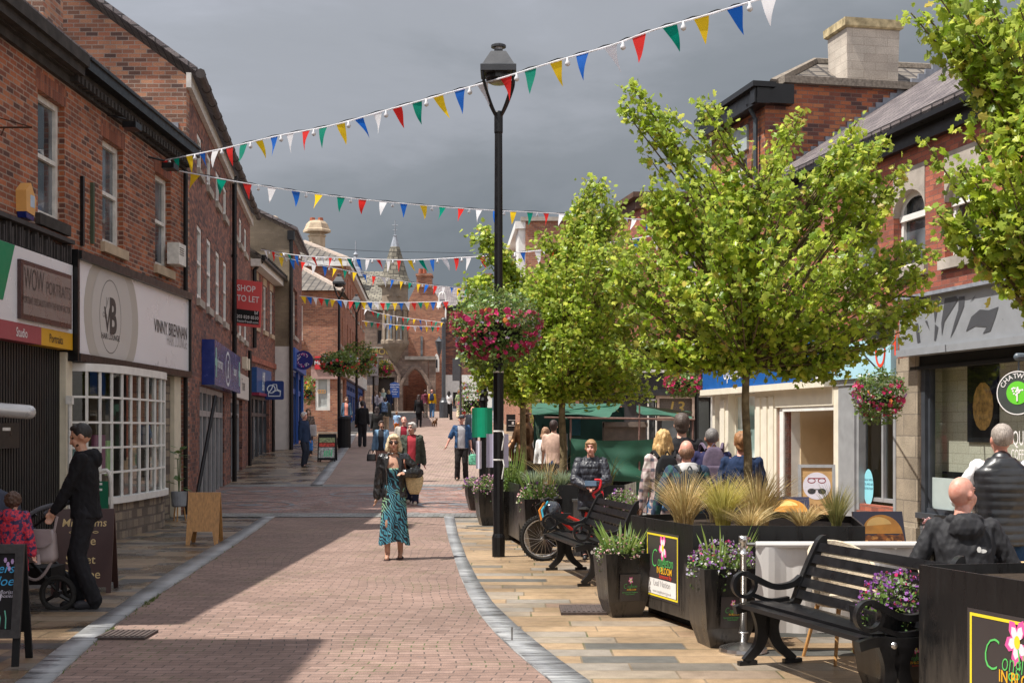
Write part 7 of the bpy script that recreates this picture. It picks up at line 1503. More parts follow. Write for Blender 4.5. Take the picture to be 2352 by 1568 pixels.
    # top
    def topmesh(inf,slv,hemz,extra=0):
        t=MB(); torso(t,inf*.8,z0,lean,1,fem,fat,min(hemz,.88))
        for k in (0,1):
            t.cap(ch+L((0,0,.09)),.07,sho[k],.050+inf*.9); t.cap(sho[k],.050+inf*.9,el[k] if slv>.45 else sho[k]*(1-slv*2)+el[k]*slv*2,.042+inf+.008*(slv<.5))
            if slv>.5: e=el[k]+(wr[k]-el[k])*min(1,(slv-.5)*2)*.98; t.cap(el[k],.042+inf,e,.032+inf*.9)
        t.cap(neck+L((0,0,-.05)),.075+inf*.5,neck+L((0,0,-.015)),.058+inf*.4)
        if hood: 
            for a in np.linspace(R(-150),R(-30) if hood=='open' else R(210),9): pass
            t.tube([neck+L((.085*math.cos(a),.085*math.sin(a)*1.0+.015,.0+.02*math.sin(a))) for a in np.linspace(R(-70),R(250),16)],.032+inf*.3,8); t.ell(neck+L((0,.115,-.045)),(.115,.055,.085),12,8)
        return t
    tm=topm or mat('fabric_%.3f_%.3f_%.3f'%top,top,.85,var=.22,scale=9)
    if topn!='none':
        infl=.018+.016*(quilt>0)+(.010 if open_ else 0)
        if armless: pass
        t=topmesh(infl,sleeve,hem)
        def tf(me,hz=hem+z0,ft=folds(.009 if near else .005,88 if near else 50,5,quilt,.085/s if quilt else .075),op=open_,ya=-lean):
            c=coords(me); 
            if hem<.86: delfaces(me,c[:,2]<hz)
            ft(me)
            c=coords(me)
            if op: delfaces(me,(np.abs(c[:,0]-.0)<op*(1-.0*c[:,2]))&(c[:,1]<ya*.5-.03)&(c[:,2]<neck.z+.02)&(c[:,2]>0))
        job(t,'jacket' if (open_ or hood or quilt) else 'top',tm,o,vox,5,tf)
    if inner is not None:
        t=MB(); torso(t,.010,z0,lean,1,fem,fat,.86)
        t.cap(neck+L((0,0,-.06)),.08,neck+L((0,0,-.03)),.062); job(t,'shirt',mat('shirt_%.3f_%.3f_%.3f'%inner,inner,.85,var=.1),o,vox,4,folds(.003,40,8))
    if skirt is not None:
        zt,zb,rt,rb,sm_=skirt; b=MB(); n=64; K=26; ss=stride; rows=[]
        for j in range(K+1):
            v=j/K; z=zt+(zb-zt)*v; r=rt+(rb-rt)*v**1.1; row=[]
            for i in range(n):
                a=2*math.pi*i/n; f_=1+(.05+.09*v)*math.sin(7*a+1.3*math.sin(3*a))*v+.03*v*math.sin(17*a+4*v)
                yy=r*.9*math.sin(a)*f_-.05*v*ss*math.cos(a)-.03*v; row.append((r*math.cos(a)*f_+.0,yy,z-.035*v*math.sin(2*a+1)))
            rows.append(row)
        vs=[p for r_ in rows for p in r_]; b.add(vs,[(k*n+i,k*n+(i+1)%n,(k+1)*n+(i+1)%n,(k+1)*n+i) for k in range(K) for i in range(n)]); b.build('skirt',sm_,o,smooth=True)
    o['_']=0; del o['_']
    return o,dict(neck=neck,hd=hd,q=q,sho=sho,el=el,wr=wr,ank=ank,ch=ch,s=s,z0=z0,hp=hp,loc=Vector((x,d,zg)))
def backpack(par,label,J,c,size=(.29,.15,.42),nm='backpack',straps=True,cmat=None):
    """worn pack: top-level thing placed on the wearer's back"""
    M=Matrix.LocRotScale(par.location,par.rotation_euler,par.scale); p=M@(J['ch']+Vector((0,.175,-.19)))
    o=thing(nm,label,'backpack',p[:],par.rotation_euler.z,scale=J['s']); m=cmat or mat('pack_%.3f_%.3f_%.3f'%c,c,.8,var=.3,scale=12)
    b=MB(); b.v=[]; bb=puff(size[0],size[1],size[2],tp=.85,dome=.45); bb.build('main_pocket',m,o,smooth=True)
    puff(size[0]*.8,size[1]*.5,size[2]*.48,(0,size[1]*.5,.02),.9).build('front_pocket',m,o,smooth=True)
    b=MB(); 
    for k in (-1,1): b.tube(smooth_path([(k*.09,-.02,size[2]-.03),(k*.12,-.12,size[2]+.035),(k*.135,-.21,size[2]+.0),(k*.15,-.285,size[2]-.12)],5),.019,6)
    b.tube(smooth_path([(-.03,-.0,size[2]-.01),(0,.0,size[2]+.04),(.03,0,size[2]-.01)],4),.008,5); b.build('strap',m,o)
    return o
# --- main woman
M_DRESS,n,b=newmat('zebra_print_dress'); z=noise_node(n,3.2,3,'Object',stretch=(1,1,.8)); wv=n.nodes.new('ShaderNodeTexWave'); wv.inputs['Scale'].default_value=8; wv.inputs['Distortion'].default_value=13; wv.inputs['Detail'].default_value=1.5; wv.inputs['Detail Scale'].default_value=1.1
tcn=n.nodes.new('ShaderNodeTexCoord'); n.links.new(tcn.outputs['Object'],wv.inputs['Vector']); mp=n.nodes.new('ShaderNodeMapping'); mp.inputs['Rotation'].default_value=(0,R(35),0); n.links.new(tcn.outputs['Object'],mp.inputs[0]); n.links.new(mp.outputs[0],wv.inputs['Vector'])
cc_=ramp(n,z.outputs[0],[(.42,(.04,.21,.29)),(.52,(.08,.30,.36)),(.62,(.30,.44,.17))]); n.links.new(mixc(n,(.008,.012,.022),cc_,ramp(n,wv.outputs[0],[(.5,0),(.58,1)])),b.inputs['Base Color']); b.inputs['Roughness'].default_value=.7
LTH=mat('black_leather',(.012,.012,.013),.33,var=.3,scale=20,bump=.15,spec=.7)
o,J=person('blonde woman in sunglasses, black leather jacket and turquoise patterned dress walking towards us',905,17.2,h=1.62,near=2,skin='tan',hair='bob',hairc=(.55,.43,.27),topm=LTH,topn='jacket',sleeve=1,open_=.075,legs='bare',shoe=None,stride=.3,fem=1,hands=(None,(.17,-.17,1.22)),elbow=(None,(1,.3,-1)),hem=.93,skirt=(1.05,.235,.160,.205,M_DRESS),headturn=4,lean=.02)
b=MB(); torso(b,.012,0,.02,1,1,0,.95,top=1.30); job(b,'dress_bodice',M_DRESS,o,.012,3)
b=MB(); hp=J['hp']; 
for k in (-1,1): b.ell(hp((k*.034,-.095,.012)),(.029,.010,.022),12,8,J['q'])
b.tube([hp((-.075,-.02,.02)),hp((-.066,-.085,.022)),hp((.066,-.085,.022)),hp((.075,-.02,.02))],.005,5); b.solo_=0; b.build('sunglasses',mat('sunglass_brown',(.03,.012,.008),.15),o,smooth=True)
b=MB(); 
for k in (0,1): a=J['ank'][k]; z=a.z-.085; b.box((a.x,a.y-.055,z+.008),(.08,.24,.016)); b.tube([(a.x-.035,a.y-.04,z+.02),(a.x-.02,a.y-.09,z+.055),(a.x,a.y-.12,z+.02)],.006,5); b.tube([(a.x+.035,a.y-.04,z+.02),(a.x+.02,a.y-.09,z+.055),(a.x,a.y-.12,z+.02)],.006,5)
b.build('sandals',mat('dark_sandal',(.04,.02,.02),.6),o)
b=MB(); 
for k in (-1,1): b.prism([(k*.045,1.46),(k*.125,1.40),(k*.11,1.27),(k*.07,1.16),(k*.085,1.30)],lambda x,z,q:Vector((x,-.135-q-(1.46-z)*.03,z)),0,.012)
b.build('lapel',LTH,o); b=MB(); b.tube([(-.10,-.158,1.30),(-.085,-.15,1.0),(-.11,-.15,.84)],.004,4); b.build('zip',CHROME,o)
wx,wy,wz=J['loc']; w3=Matrix.LocRotScale(o.location,o.rotation_euler,o.scale)
o=thing('straw_bag','cream straw basket bag hanging from the shoulder of the blonde woman','bag',(w3@Vector((.285,.04,.92)))[:]); bb=puff(.24,.16,.24,tp=1.0,bowl=.5); bb.build('basket',mat('woven_straw',(.52,.40,.22),.8,var=.3,scale=60,bump=.5),o,smooth=True)
b=MB(); q=w3.inverted(); b.tube(smooth_path([(-.09,-.03,.21),(-.11,-.14,.36),(-.12,-.17,.42),(-.12,-.05,.47),(-.1,.05,.35),(-.06,.03,.21)],4),.009,5); b.build('handle',mat('tan_leather',(.25,.10,.06),.6),o)
# --- man with pushchair (profile, facing left)
BKH=mat('black_cotton',(.013,.013,.015),.9,var=.3)
o,J=person('young man in black hoodie and black tracksuit bottoms pushing a pushchair, head bowed',198,12.55,h=1.74,near=2,face=-78,skin='tan',hair='buzz',hairc=(.012,.01,.009),topm=BKH,hood='h',legc=(.017,.017,.02),shoe=(.02,.02,.025),stride=.3,headnod=24,hands=((-.10,-.27,.96),(.12,-.27,.94)),elbow=((-.6,1,-.6),(.6,1,-.6)),hem=.86,lean=.03,fat=.22)
hb=MB(); hp=J['hp']; hb.ell(hp((0,.012,.082)),(.062,.080,.042)); hb.ell(hp((0,.05,.03)),(.07,.05,.07)); job(hb,'hair_top',mat('hair_top_black',(.015,.012,.010),.6,var=.4,scale=40),o,.01,2,folds(.006,60,2))
b=MB(); b.ell(hp((0,-.05,-.062)),(.05,.048,.04)); job(b,'beard',mat('stubble',(.06,.035,.025),.8),o,.01,2)
# --- toddler
CAMO,n,b=newmat('red_blue_camouflage'); z=noise_node(n,16,2); n.links.new(ramp(n,z.outputs[0],[(.0,(.03,.02,.07)),(.43,(.05,.03,.10)),(.47,(.42,.02,.05)),(.56,(.6,.03,.05)),(.62,(.22,.02,.08))],'CONSTANT'),b.inputs['Base Color']); b.inputs['Roughness'].default_value=.7
person('toddler with curly brown hair in a red and blue patterned jacket seen from behind',30,12.0,h=1.12,near=1,face=172,hair='curly',hairc=(.07,.035,.022),topm=CAMO,hood='h',legc=(.02,.02,.03),hem=.62,fat=.6,quilt=.004)
# --- boy
NAV=mat('navy_black_puffer',(.02,.022,.032),.5,var=.3,spec=.5)
o,J=person('boy with short fair hair in a dark puffer jacket holding a phone behind the bench',1357,17.3,h=1.55,near=2,face=-4,skin='pink',hair='fringe',hairc=(.30,.17,.08),topm=NAV,hood='h',quilt=.008,legc=(.03,.03,.035),shoe=(.012,.012,.014),fat=.1,hands=((-.06,-.28,1.08),(.07,-.28,1.08)),elbow=((-1,.2,-.8),(1,.2,-.8)),hem=.72,headturn=-6)
M3=Matrix.LocRotScale(o.location,o.rotation_euler,o.scale); p=M3@Vector((0,-.35,1.13)); b=MB(); b.box((0,0,0),(.15,.012,.08)); b.v=[tuple(p+Matrix.Rotation(R(-35),3,'X')@Vector(v)) for v in b.v]; b.solo('phone',mat('dark_phone_case',(.05,.08,.12),.3),'dark phone held in both hands by the boy','phone')
p=M3@Vector((.09,-.30,1.0)); b=MB(); b.tube(smooth_path([p+Vector(v) for v in ((-.03,0,.16),(.05,-.01,.15),(.03,-.02,.05),(-.05,-.02,-.02),(.0,-.02,-.08),(.07,-.02,-.04),(.06,-.01,.02))],5),.016,7); b.solo('red_strap',mat('red_webbing',(.55,.01,.02),.5),'bright red looped strap hanging from the hands of the boy','strap')
# --- right front pair
BLKJ=mat('black_shell_fabric',(.020,.020,.023),.72,var=.25,bump=.2,bscale=25,spec=.3)
o,J=person('seated bald man in a black hooded jacket with blue lining seen from behind',2218,9.0,h=1.84,near=2,face=172,skin='pink',hair='bald',topm=BLKJ,hood='h',sit=True,legc=(.02,.03,.06),hem=.86,fat=.5,headturn=-48,lean=.08,hands=((-.2,-.3,.72),(.2,-.3,.72)),z=.0)
b=MB(); nk=J['neck']; b.tube(smooth_path([nk+Vector((-.10,-.06,.0)),nk+Vector((-.135,-.10,-.09)),nk+Vector((-.16,-.13,-.2))],4),.016,6); b.build('blue_lining',mat('bright_blue_lining',(.01,.22,.6),.5),o)
b=MB(); flat(b,lambda u,v,q:J['ch']+Vector((-.08+u,.205,v+.02)),ellipse(0,0,.024,.013,8),0); flat(b,lambda u,v,q:J['ch']+Vector((-.055+u,.208,v+.03)),ellipse(0,0,.014,.02,8),0); b.build('white_emblem',WHITE,o)
VST=mat('black_quilted_nylon',(.016,.017,.020),.35,var=.3,spec=.6)
o,J=person('standing man with cropped grey hair, black quilted gilet and white shirt from behind',2300,9.95,h=1.73,near=1,face=172,skin='pink',hair='buzz',hairc=(.28,.24,.21),top=(.72,.72,.74),legc=(.02,.05,.11),fat=.25,headturn=8,hands=((-.12,-.2,1.1),(.12,-.2,1.1)),elbow=((-1,.3,-.6),(1,.3,-.6)))
t=MB(); torso(t,.036,0,0,1,0,.25,.84); t.cap(J['neck']+Vector((0,0,-.04)),.085,J['neck']+Vector((0,0,.02)),.074)
for k in (0,1): t.cap(J['ch']+Vector((0,0,.1)),.08,J['sho'][k]*.97+Vector((0,0,.0)),.074)
job(t,'gilet',VST,o,.012,4,folds(.003,40,3,.008,.062))
# --- group behind the planter
def plaid(nm,c1,c2,c3,sc_=9):
    m,n,b=newmat(nm); tc=n.nodes.new('ShaderNodeTexCoord'); s=n.nodes.new('ShaderNodeSeparateXYZ'); n.links.new(tc.outputs['Object'],s.inputs[0]); r=[]
    for i in (0,2):
        q=n.nodes.new('ShaderNodeMath'); q.operation='SINE'; m1=n.nodes.new('ShaderNodeMath'); m1.operation='MULTIPLY'; m1.inputs[1].default_value=sc_*6; n.links.new(s.outputs[i],m1.inputs[0]); n.links.new(m1.outputs[0],q.inputs[0]); r.append(ramp(n,q.outputs[0],[(.3,0),(.75,1)]))
    n.links.new(mixc(n,mixc(n,c1,c2,r[0]),c3,r[1]) if False else mixc(n,mixc(n,c1,c2,r[0]),mixc(n,c2,c3,r[0]),r[1]),b.inputs['Base Color']); b.inputs['Roughness'].default_value=.9; return m
PLD=plaid('cream_black_plaid',(.50,.44,.42),(.30,.22,.22),(.05,.05,.07)); PLN=plaid('navy_green_plaid',(.012,.03,.065),(.012,.06,.06),(.008,.012,.04),7)
JEAN=mat('blue_denim',(.075,.15,.27),.85,var=.25,scale=10); DJEAN=mat('dark_denim',(.025,.045,.10),.85,var=.3)
o,J=person('young woman with long blonde hair, checked shirt and flared jeans facing the stall',1498,14.4,h=1.68,near=1,face=188,hair='long',hairc=(.50,.32,.13),topm=PLD,legs='flare',legm=JEAN,shoe=(.6,.57,.52),hem=.80,fem=1,fat=.2,x=1.65,headturn=-10)
backpack(o,'small black backpack on the young woman with long blonde hair',J,(.015,.015,.017),(.28,.15,.40))
o,J=person('tall man with dark cropped hair in a plain black jacket seen from behind',1556,15.4,h=1.87,near=1,face=178,hair='short',hairc=(.07,.05,.04),top=(.018,.018,.02),legc=(.02,.02,.022),fat=.2,x=1.98)
o,J=person('stooping man with thinning hair, grey hood and navy green tartan shirt seen from behind',1578,13.5,h=1.66,near=1,face=182,skin='pink',hair='balding',hairc=(.16,.08,.045),topm=PLN,legc=(.02,.02,.03),fat=.45,lean=.08,x=1.80,z=-.08,hands=((-.30,-.05,.9),(.36,.02,.95)))
t=MB(); nk=J['neck']; t.tube([nk+Vector((.09*math.cos(a),.085*math.sin(a)+.03,.0+.02*math.sin(a))) for a in np.linspace(R(-60),R(240),14)],.032,8); t.ell(nk+Vector((0,.12,-.05)),(.12,.05,.08)); job(t,'grey_hood',mat('grey_marl',(.42,.41,.41),.9,var=.15),o,.012,3,folds(.005,30,2))
backpack(o,'dark grey backpack slung on the stooping man in tartan, behind the grasses',J,(.04,.045,.05),(.28,.14,.36))
o,J=person('man with short grey hair and navy polo shirt carrying a purple backpack',1632,15.2,h=1.70,near=1,face=180,skin='tan',hair='buzz',hairc=(.14,.13,.125),top=(.025,.025,.07),sleeve=.45,legc=(.02,.02,.03),fat=.3,x=2.30)
backpack(o,'faded purple backpack with grey straps on the man in the navy polo shirt',J,(.11,.085,.125),(.29,.15,.46))
person('man with wavy ginger brown hair in a navy T shirt, partly behind the tree trunk',1703,13.9,h=1.66,near=1,face=176,skin='pink',hair='messy',hairc=(.26,.12,.045),top=(.018,.032,.075),sleeve=.42,legc=(.02,.02,.03),fat=.4,x=2.42)
# --- couple at the stall, vendor
person('man with dark hair in a beige T shirt and jeans walking past the stall',1272,27.5,h=1.82,face=165,hair='short',hairc=(.03,.015,.012),top=(.52,.36,.29),sleeve=.45,legm=DJEAN,shoe=(.1,.1,.1),stride=.2,fat=.1)
person('woman with long brown hair and white flowing top beside the man in beige',1253,28.3,h=1.66,face=170,hair='long',hairc=(.30,.17,.10),top=(.72,.70,.69),legc=(.7,.68,.66),hem=.55,fem=1)
person('bald stall holder with a red face standing inside the green stall',1431,32.0,h=1.66,face=10,skin='pink',hair='bald',top=(.02,.02,.03))
# --- behind the woman
o,J=person('grey haired man in glasses, red T shirt and green jacket behind the blonde woman',946,28.5,h=1.76,near=1,hair='short',hairc=(.5,.47,.44),skin='pink',top=(.06,.07,.055),open_=.085,inner=(.40,.045,.06),legc=(.02,.025,.05),shoe=(.5,.42,.33),stride=-.6,headturn=-28,fat=.3)
b=MB(); hp=J['hp']; [ring(b,lambda u,v,q:hp((u,-.098,v)),k*.034,.014,.026,.02,.004,0,12) for k in (-1,1)]; b.tube([hp((-.075,0,.015)),hp((-.06,-.095,.016)),hp((.06,-.095,.016)),hp((.075,0,.015))],.003,4); b.build('glasses',BLKMAT,o)
person('balding man in cream jacket and dark red jumper beyond the red T shirt man',928,36,h=1.78,skin='pink',hair='bald',top=(.42,.38,.33),open_=.08,inner=(.25,.02,.035),legc=(.05,.045,.04),stride=.4,fat=.2)
o,J=person('woman in a light denim jacket and patterned brown trousers carrying a black handbag',876,37,h=1.63,skin='tan',hair='short',hairc=(.05,.03,.025),top=(.16,.27,.40),open_=.07,inner=(.03,.03,.035),legm=mat('brown_patterned_cloth',(.26,.15,.12),.9,var=.5,scale=25),stride=.4,fem=1,fat=.15,headturn=15)
p=Matrix.LocRotScale(o.location,o.rotation_euler,o.scale)@Vector((-.30,-.04,.55)); o=thing('handbag','black handbag carried by the woman in the denim jacket','bag',p[:]); puff(.26,.12,.2).build('body',mat('black_leather',(.012,.012,.013),.33),o,smooth=True); b=MB(); b.tube(smooth_path([(-.09,0,.18),(-.05,0,.3),(.05,0,.3),(.09,0,.18)],4),.01,5); b.build('handle',LTH,o)
# --- denim man with cap and shopping bag
o,J=person('man in a dark cap, open denim shirt and grey T shirt holding a shopping bag',1060,36.5,h=1.80,near=1,skin='pink',hair='buzz',hairc=(.3,.28,.26),top=(.035,.08,.17),sleeve=.5,open_=.10,inner=(.36,.35,.37),legc=(.025,.022,.022),shoe=(.12,.09,.06),hands=((-.42,-.12,.88),None),stride=.12,fat=.35,wide=.03)
b=MB(); hp=J['hp']; b.ell(hp((0,.02,.06)),(.088,.102,.062),14,8); b.prism(ellipse(0,-.11,.07,.06,12),lambda u,v,q:hp((u,v,.055+q)),0,.012); b.build('cap',mat('dark_navy_cap',(.03,.035,.045),.8),o,smooth=True)
p=Matrix.LocRotScale(o.location,o.rotation_euler,o.scale)@Vector((.30,-.06,.42)); o=thing('shopping_bag','pale green floral shopping bag in the hand of the man in the cap','bag',p[:]); puff(.24,.12,.30).build('body',mat('green_floral_bag',(.12,.42,.27),.6,var=.9,scale=16),o,smooth=True); b=MB(); b.tube(smooth_path([(-.07,0,.28),(0,0,.42),(.07,0,.28)],4),.012,5); b.build('handle',WHITE,o)
person('bald man with a lanyard half hidden behind the green sheet',1086,46,h=1.75,skin='pink',hair='bald',top=(.03,.035,.045),inner=(.3,.35,.4),open_=.04,fat=.2)
# --- far walkers
person('man in a black jacket and black trousers walking away beside the lamp post',832,51.5,h=1.80,face=184,hair='short',hairc=(.02,.015,.015),top=(.014,.014,.016),legc=(.016,.016,.02),stride=.3)
person('woman with long dark hair and black coat walking away in the middle of the street',866,50,h=1.62,face=176,hair='long',hairc=(.03,.02,.02),top=(.02,.02,.02),legc=(.02,.02,.02),hem=.6,stride=.2,fem=1)
o,J=person('man in dark jacket with orange collar and blue backpack holding the hand of a child',884,58,h=1.78,face=180,skin='dark',hair='buzz',hairc=(.02,.02,.02),top=(.045,.05,.045),hood='h',legc=(.35,.28,.2),hands=(None,(.36,0,.95)),fat=.2)
backpack(o,'light and dark blue patterned backpack on the man holding the hand of a child',J,(.12,.17,.27),cmat=mat('blue_patterned_pack',(.10,.16,.27),.8,var=.95,scale=14))
t=MB(); nk=J['neck']; t.tube([nk+Vector((.08*math.cos(a),.08*math.sin(a)+.02,.02)) for a in np.linspace(R(-60),R(240),12)],.03,8); job(t,'orange_collar',mat('orange_fleece',(.6,.2,.04),.9),o,.02,2)
person('small child in a pale blue T shirt and orange shorts holding a hand',911,59,h=1.08,face=175,hair='short',hairc=(.25,.13,.06),top=(.28,.42,.62),sleeve=.4,legs='shorts',legc=(.6,.18,.04),hands=((-.38,0,1.25),None),stride=.3)
person('woman with brown hair, coral top and blue cardigan walking towards us by the left kerb',796,61,h=1.66,hair='bob',hairc=(.13,.07,.04),top=(.05,.09,.14),open_=.08,inner=(.66,.26,.20),legm=JEAN,stride=.5,fem=1,fat=.2)
person('woman with glasses in a navy jacket and white top walking behind the man in black',829,63,h=1.68,hair='bob',hairc=(.2,.11,.07),top=(.03,.035,.07),open_=.07,inner=(.6,.6,.62),legm=DJEAN,stride=.3,fem=1,fat=.3)
person('woman with dark hair, black jacket and leggings walking away with a small dog',962,68,h=1.68,face=176,hair='long',hairc=(.045,.03,.028),top=(.012,.012,.014),legs='leggings',legc=(.015,.015,.018),hem=.75,stride=.4,fem=1)
person('person in a maroon padded jacket and grey trousers walking away at the far right',977,84,h=1.76,face=184,hair='short',hairc=(.06,.03,.025),top=(.15,.04,.06),hood='h',legc=(.26,.23,.19),shoe=(.4,.35,.3),stride=.4,fat=.2)
o,J=person('bald man in a yellow top and blue jeans walking away beside the person in maroon',992,84,h=1.80,face=180,skin='pink',hair='bald',top=(.62,.36,.02),legm=JEAN,shoe=(.4,.25,.1),stride=-.3)
backpack(o,'navy backpack on the man in the yellow top',J,(.02,.03,.07))
person('dark haired woman in white T shirt and black trousers at the far right kerb',1031,84,h=1.70,face=176,hair='long',hairc=(.02,.015,.012),top=(.75,.73,.73),sleeve=.45,legc=(.02,.02,.02),stride=.2,fem=1)
person('woman with ginger blonde hair in a pale green top and beige wide trousers',1055,83.5,h=1.74,face=178,hair='bob',hairc=(.5,.22,.06),top=(.36,.42,.26),sleeve=.6,legs='flare',legc=(.58,.47,.33),stride=.3,fem=1)
for px,d,h,c,hc,lb in ((862,86,1.66,(.62,.60,.66),(.2,.12,.08),'woman with long brown hair in a white top at the guildhall door'),(872,84,1.62,(.6,.6,.68),(.24,.15,.09),'second long haired woman in a white top facing the guildhall door'),(880,88,1.72,(.35,.45,.40),(.6,.5,.35),'person in a straw coloured hat and pale green top by the guildhall door'),(893,86,1.70,(.02,.03,.07),(.35,.25,.12),'fair haired person in navy at the guildhall steps')):
    person(lb,px,d,h=h,face=180,hair='long' if 'long' in lb else 'bob',hairc=hc,top=c,legm=DJEAN,fem=1)
# --- left pavement
person('white haired man in a navy coat standing at the shop front on the left',698,41.5,h=1.72,face=62,skin='pink',hair='short',hairc=(.6,.58,.57),top=(.02,.035,.075),hood='h',legc=(.025,.03,.045),shoe=(.12,.11,.10),hem=.78,fat=.1,stride=.15)
o,J=person('woman in a patterned brown coat beside the elderly man in navy',708,46.5,h=1.66,face=10,hair='bob',hairc=(.16,.10,.06),topm=mat('brown_leaf_pattern',(.13,.10,.085),.9,var=.8,scale=18),legc=(.05,.04,.04),hem=.5,shoe=(.5,.3,.2),fem=1,fat=.2)
x,y,z=at(703,43); o=thing('carrier_bag','bright blue carrier bag beside the legs of the elderly man','bag',(x+.12,y,z+.42)); puff(.22,.1,.34).build('body',mat('blue_plastic_bag',(.03,.17,.5),.4),o,smooth=True)
x,y,z=at(719,45.5); o=thing('carrier_bag','pale grey carrier bag carried by the woman in the patterned coat','bag',(x,y,z+.75)); puff(.26,.12,.4).build('body',mat('grey_plastic_bag',(.42,.4,.4),.4),o,smooth=True)
# bronze statue of a bear like figure in a cloak
x,y,z=at(1205,34.0); o=thing('bronze_statue','bronze statue with outstretched cloak arms behind the farthest planter','statue',(x,y,z+.35),R(10),scale=1.0)
b=MB(); b.ell((0,0,1.0),(.24,.2,.42)); b.ell((0,0,.45),(.26,.22,.5)); b.ell((.02,-.02,1.42),(.12,.13,.15)); b.cap((-.15,0,1.25),.10,(-.30,-.02,.85),.07); b.cap((-.30,-.02,.85),.08,(-.42,-.06,.62),.12); b.cap((.15,0,1.1),.11,(.42,-.05,.85),.08); b.cap((.42,-.05,.85),.10,(.50,-.05,.70),.06); b.cap((-.42,-.06,.6),.1,(-.25,-.04,.3),.05); b.lathe([(.19,1.52),(.19,1.55),(.11,1.56),(.09,1.68)],(.02,0,0),12); b.cap((-.1,0,.3),.14,(-.15,-.05,-.3),.13); b.cap((.12,0,.3),.14,(.13,-.05,-.3),.13)
job(b,'figure',BRZ,o,.02,2,folds(.012,22,4)); b=MB(); b.box((0,0,-.32),(.8,.7,.1)); b.build('base',BRZ,o)
# dog + lead
x,y,z=at(998,69); o=thing('dog','small brown terrier walking on a lead in the middle of the street','dog',(x,y,z),R(155)); b=MB()
b.ell((0,.0,.25),(.085,.17,.085)); b.ell((0,-.1,.27),(.085,.1,.10)); b.cap((0,-.16,.3),.05,(0,-.22,.38),.05); b.ell((0,-.24,.40),(.055,.065,.055)); b.cap((0,-.28,.38),.03,(0,-.34,.37),.022); b.cap((0,.16,.3),.018,(0,.22,.42),.01)
for k in (-1,1): b.cap((k*.05,-.14,.2),.032,(k*.05,-.15,.02),.022); b.cap((k*.05,.1,.22),.045,(k*.05,.15,.13),.028); b.cap((k*.05,.15,.13),.024,(k*.05,.13,.02),.02); b.cap((k*.04,-.22,.44),.018,(k*.055,-.2,.5),.008)
job(b,'body',mat('brown_terrier_fur',(.10,.05,.025),.95,var=.6,scale=14),o,.014,2,folds(.006,60,1))
p=at(962,68); b=MB(); b.tube([(p[0]+.28,68,zf(68)+.8),((x+p[0])/2+.1,68.5,z+.55),(x,68.85,z+.38)],.008,4); b.solo('dog_lead',BLKMAT,'thin lead between the woman in black and the small dog','lead')
# ================================================================ TREES AND PLANTS
BARK=mat('mottled_bark',(.15,.115,.065),.9,var=.5,scale=14,bump=.5,bscale=40)
LF=leafmat('maple_leaf',[(0,(.11,.21,.012)),(.35,(.23,.36,.018)),(.7,(.38,.50,.03)),(.93,(.62,.68,.09)),(1,(.48,.30,.08))],.48,.38)
TH=np.array([(0,0,0),(0,1,-.06),(.26,-.10,-.05),(.24,.16,-.04),(.58,.30,-.14),(.30,.48,-.06),(.36,.74,-.12),(-.26,-.10,-.05),(-.24,.16,-.04),(-.58,.30,-.14),(-.30,.48,-.06),(-.36,.74,-.12)])
TF=[(0,2,3,4,5,6,1),(0,1,11,10,9,8,7)]
def leaves(name,pos,size,m,parent,rg,tmpl=TH,faces=TF,tilt=.9,upb=.7,kind=None):
    """instanced leaf-shaped faces in one mesh; pos (n,3) in the local frame"""
    n=len(pos); nrm=rg.normal(size=(n,3))*tilt; nrm[:,2]+=upb; nrm/=np.linalg.norm(nrm,axis=1,keepdims=True)
    a=rg.normal(size=(n,3)); a-=nrm*(a*nrm).sum(1,keepdims=True); a/=np.linalg.norm(a,axis=1,keepdims=True); c=np.cross(nrm,a)
    s=size*rg.uniform(.5,1.3,size=n); T=tmpl.copy(); T[:,1]-=.45
    V=pos[:,None,:]+(T[None,:,0,None]*c[:,None,:]+T[None,:,1,None]*a[:,None,:]+T[None,:,2,None]*nrm[:,None,:])*s[:,None,None]
    k=len(T); F=[tuple(i*k+j for j in f) for i in range(n) for f in faces]
    me=bpy.data.meshes.new(name); me.from_pydata(V.reshape(-1,3).tolist(),[],F); me.materials.append(m); me.uv_layers.new(name='UVMap')
    return tag(link(name,me,parent),kind=kind)
def inpoly(x,y,P):
    c=False; j=len(P)-1
    for i in range(len(P)):
        if (P[i][1]>y)!=(P[j][1]>y) and x<(P[j][0]-P[i][0])*(y-P[i][1])/(P[j][1]-P[i][1])+P[i][0]: c=not c
        j=i
    return c
def edist(x,y,P):
    best=1e9
    for i in range(len(P)):
        ax,ay=P[i-1]; bx,by=P[i]; dx,dy=bx-ax,by-ay; t=max(0,min(1,((x-ax)*dx+(y-ay)*dy)/(dx*dx+dy*dy+1e-9))); best=min(best,math.hypot(x-ax-dx*t,y-ay-dy*t))
    return best
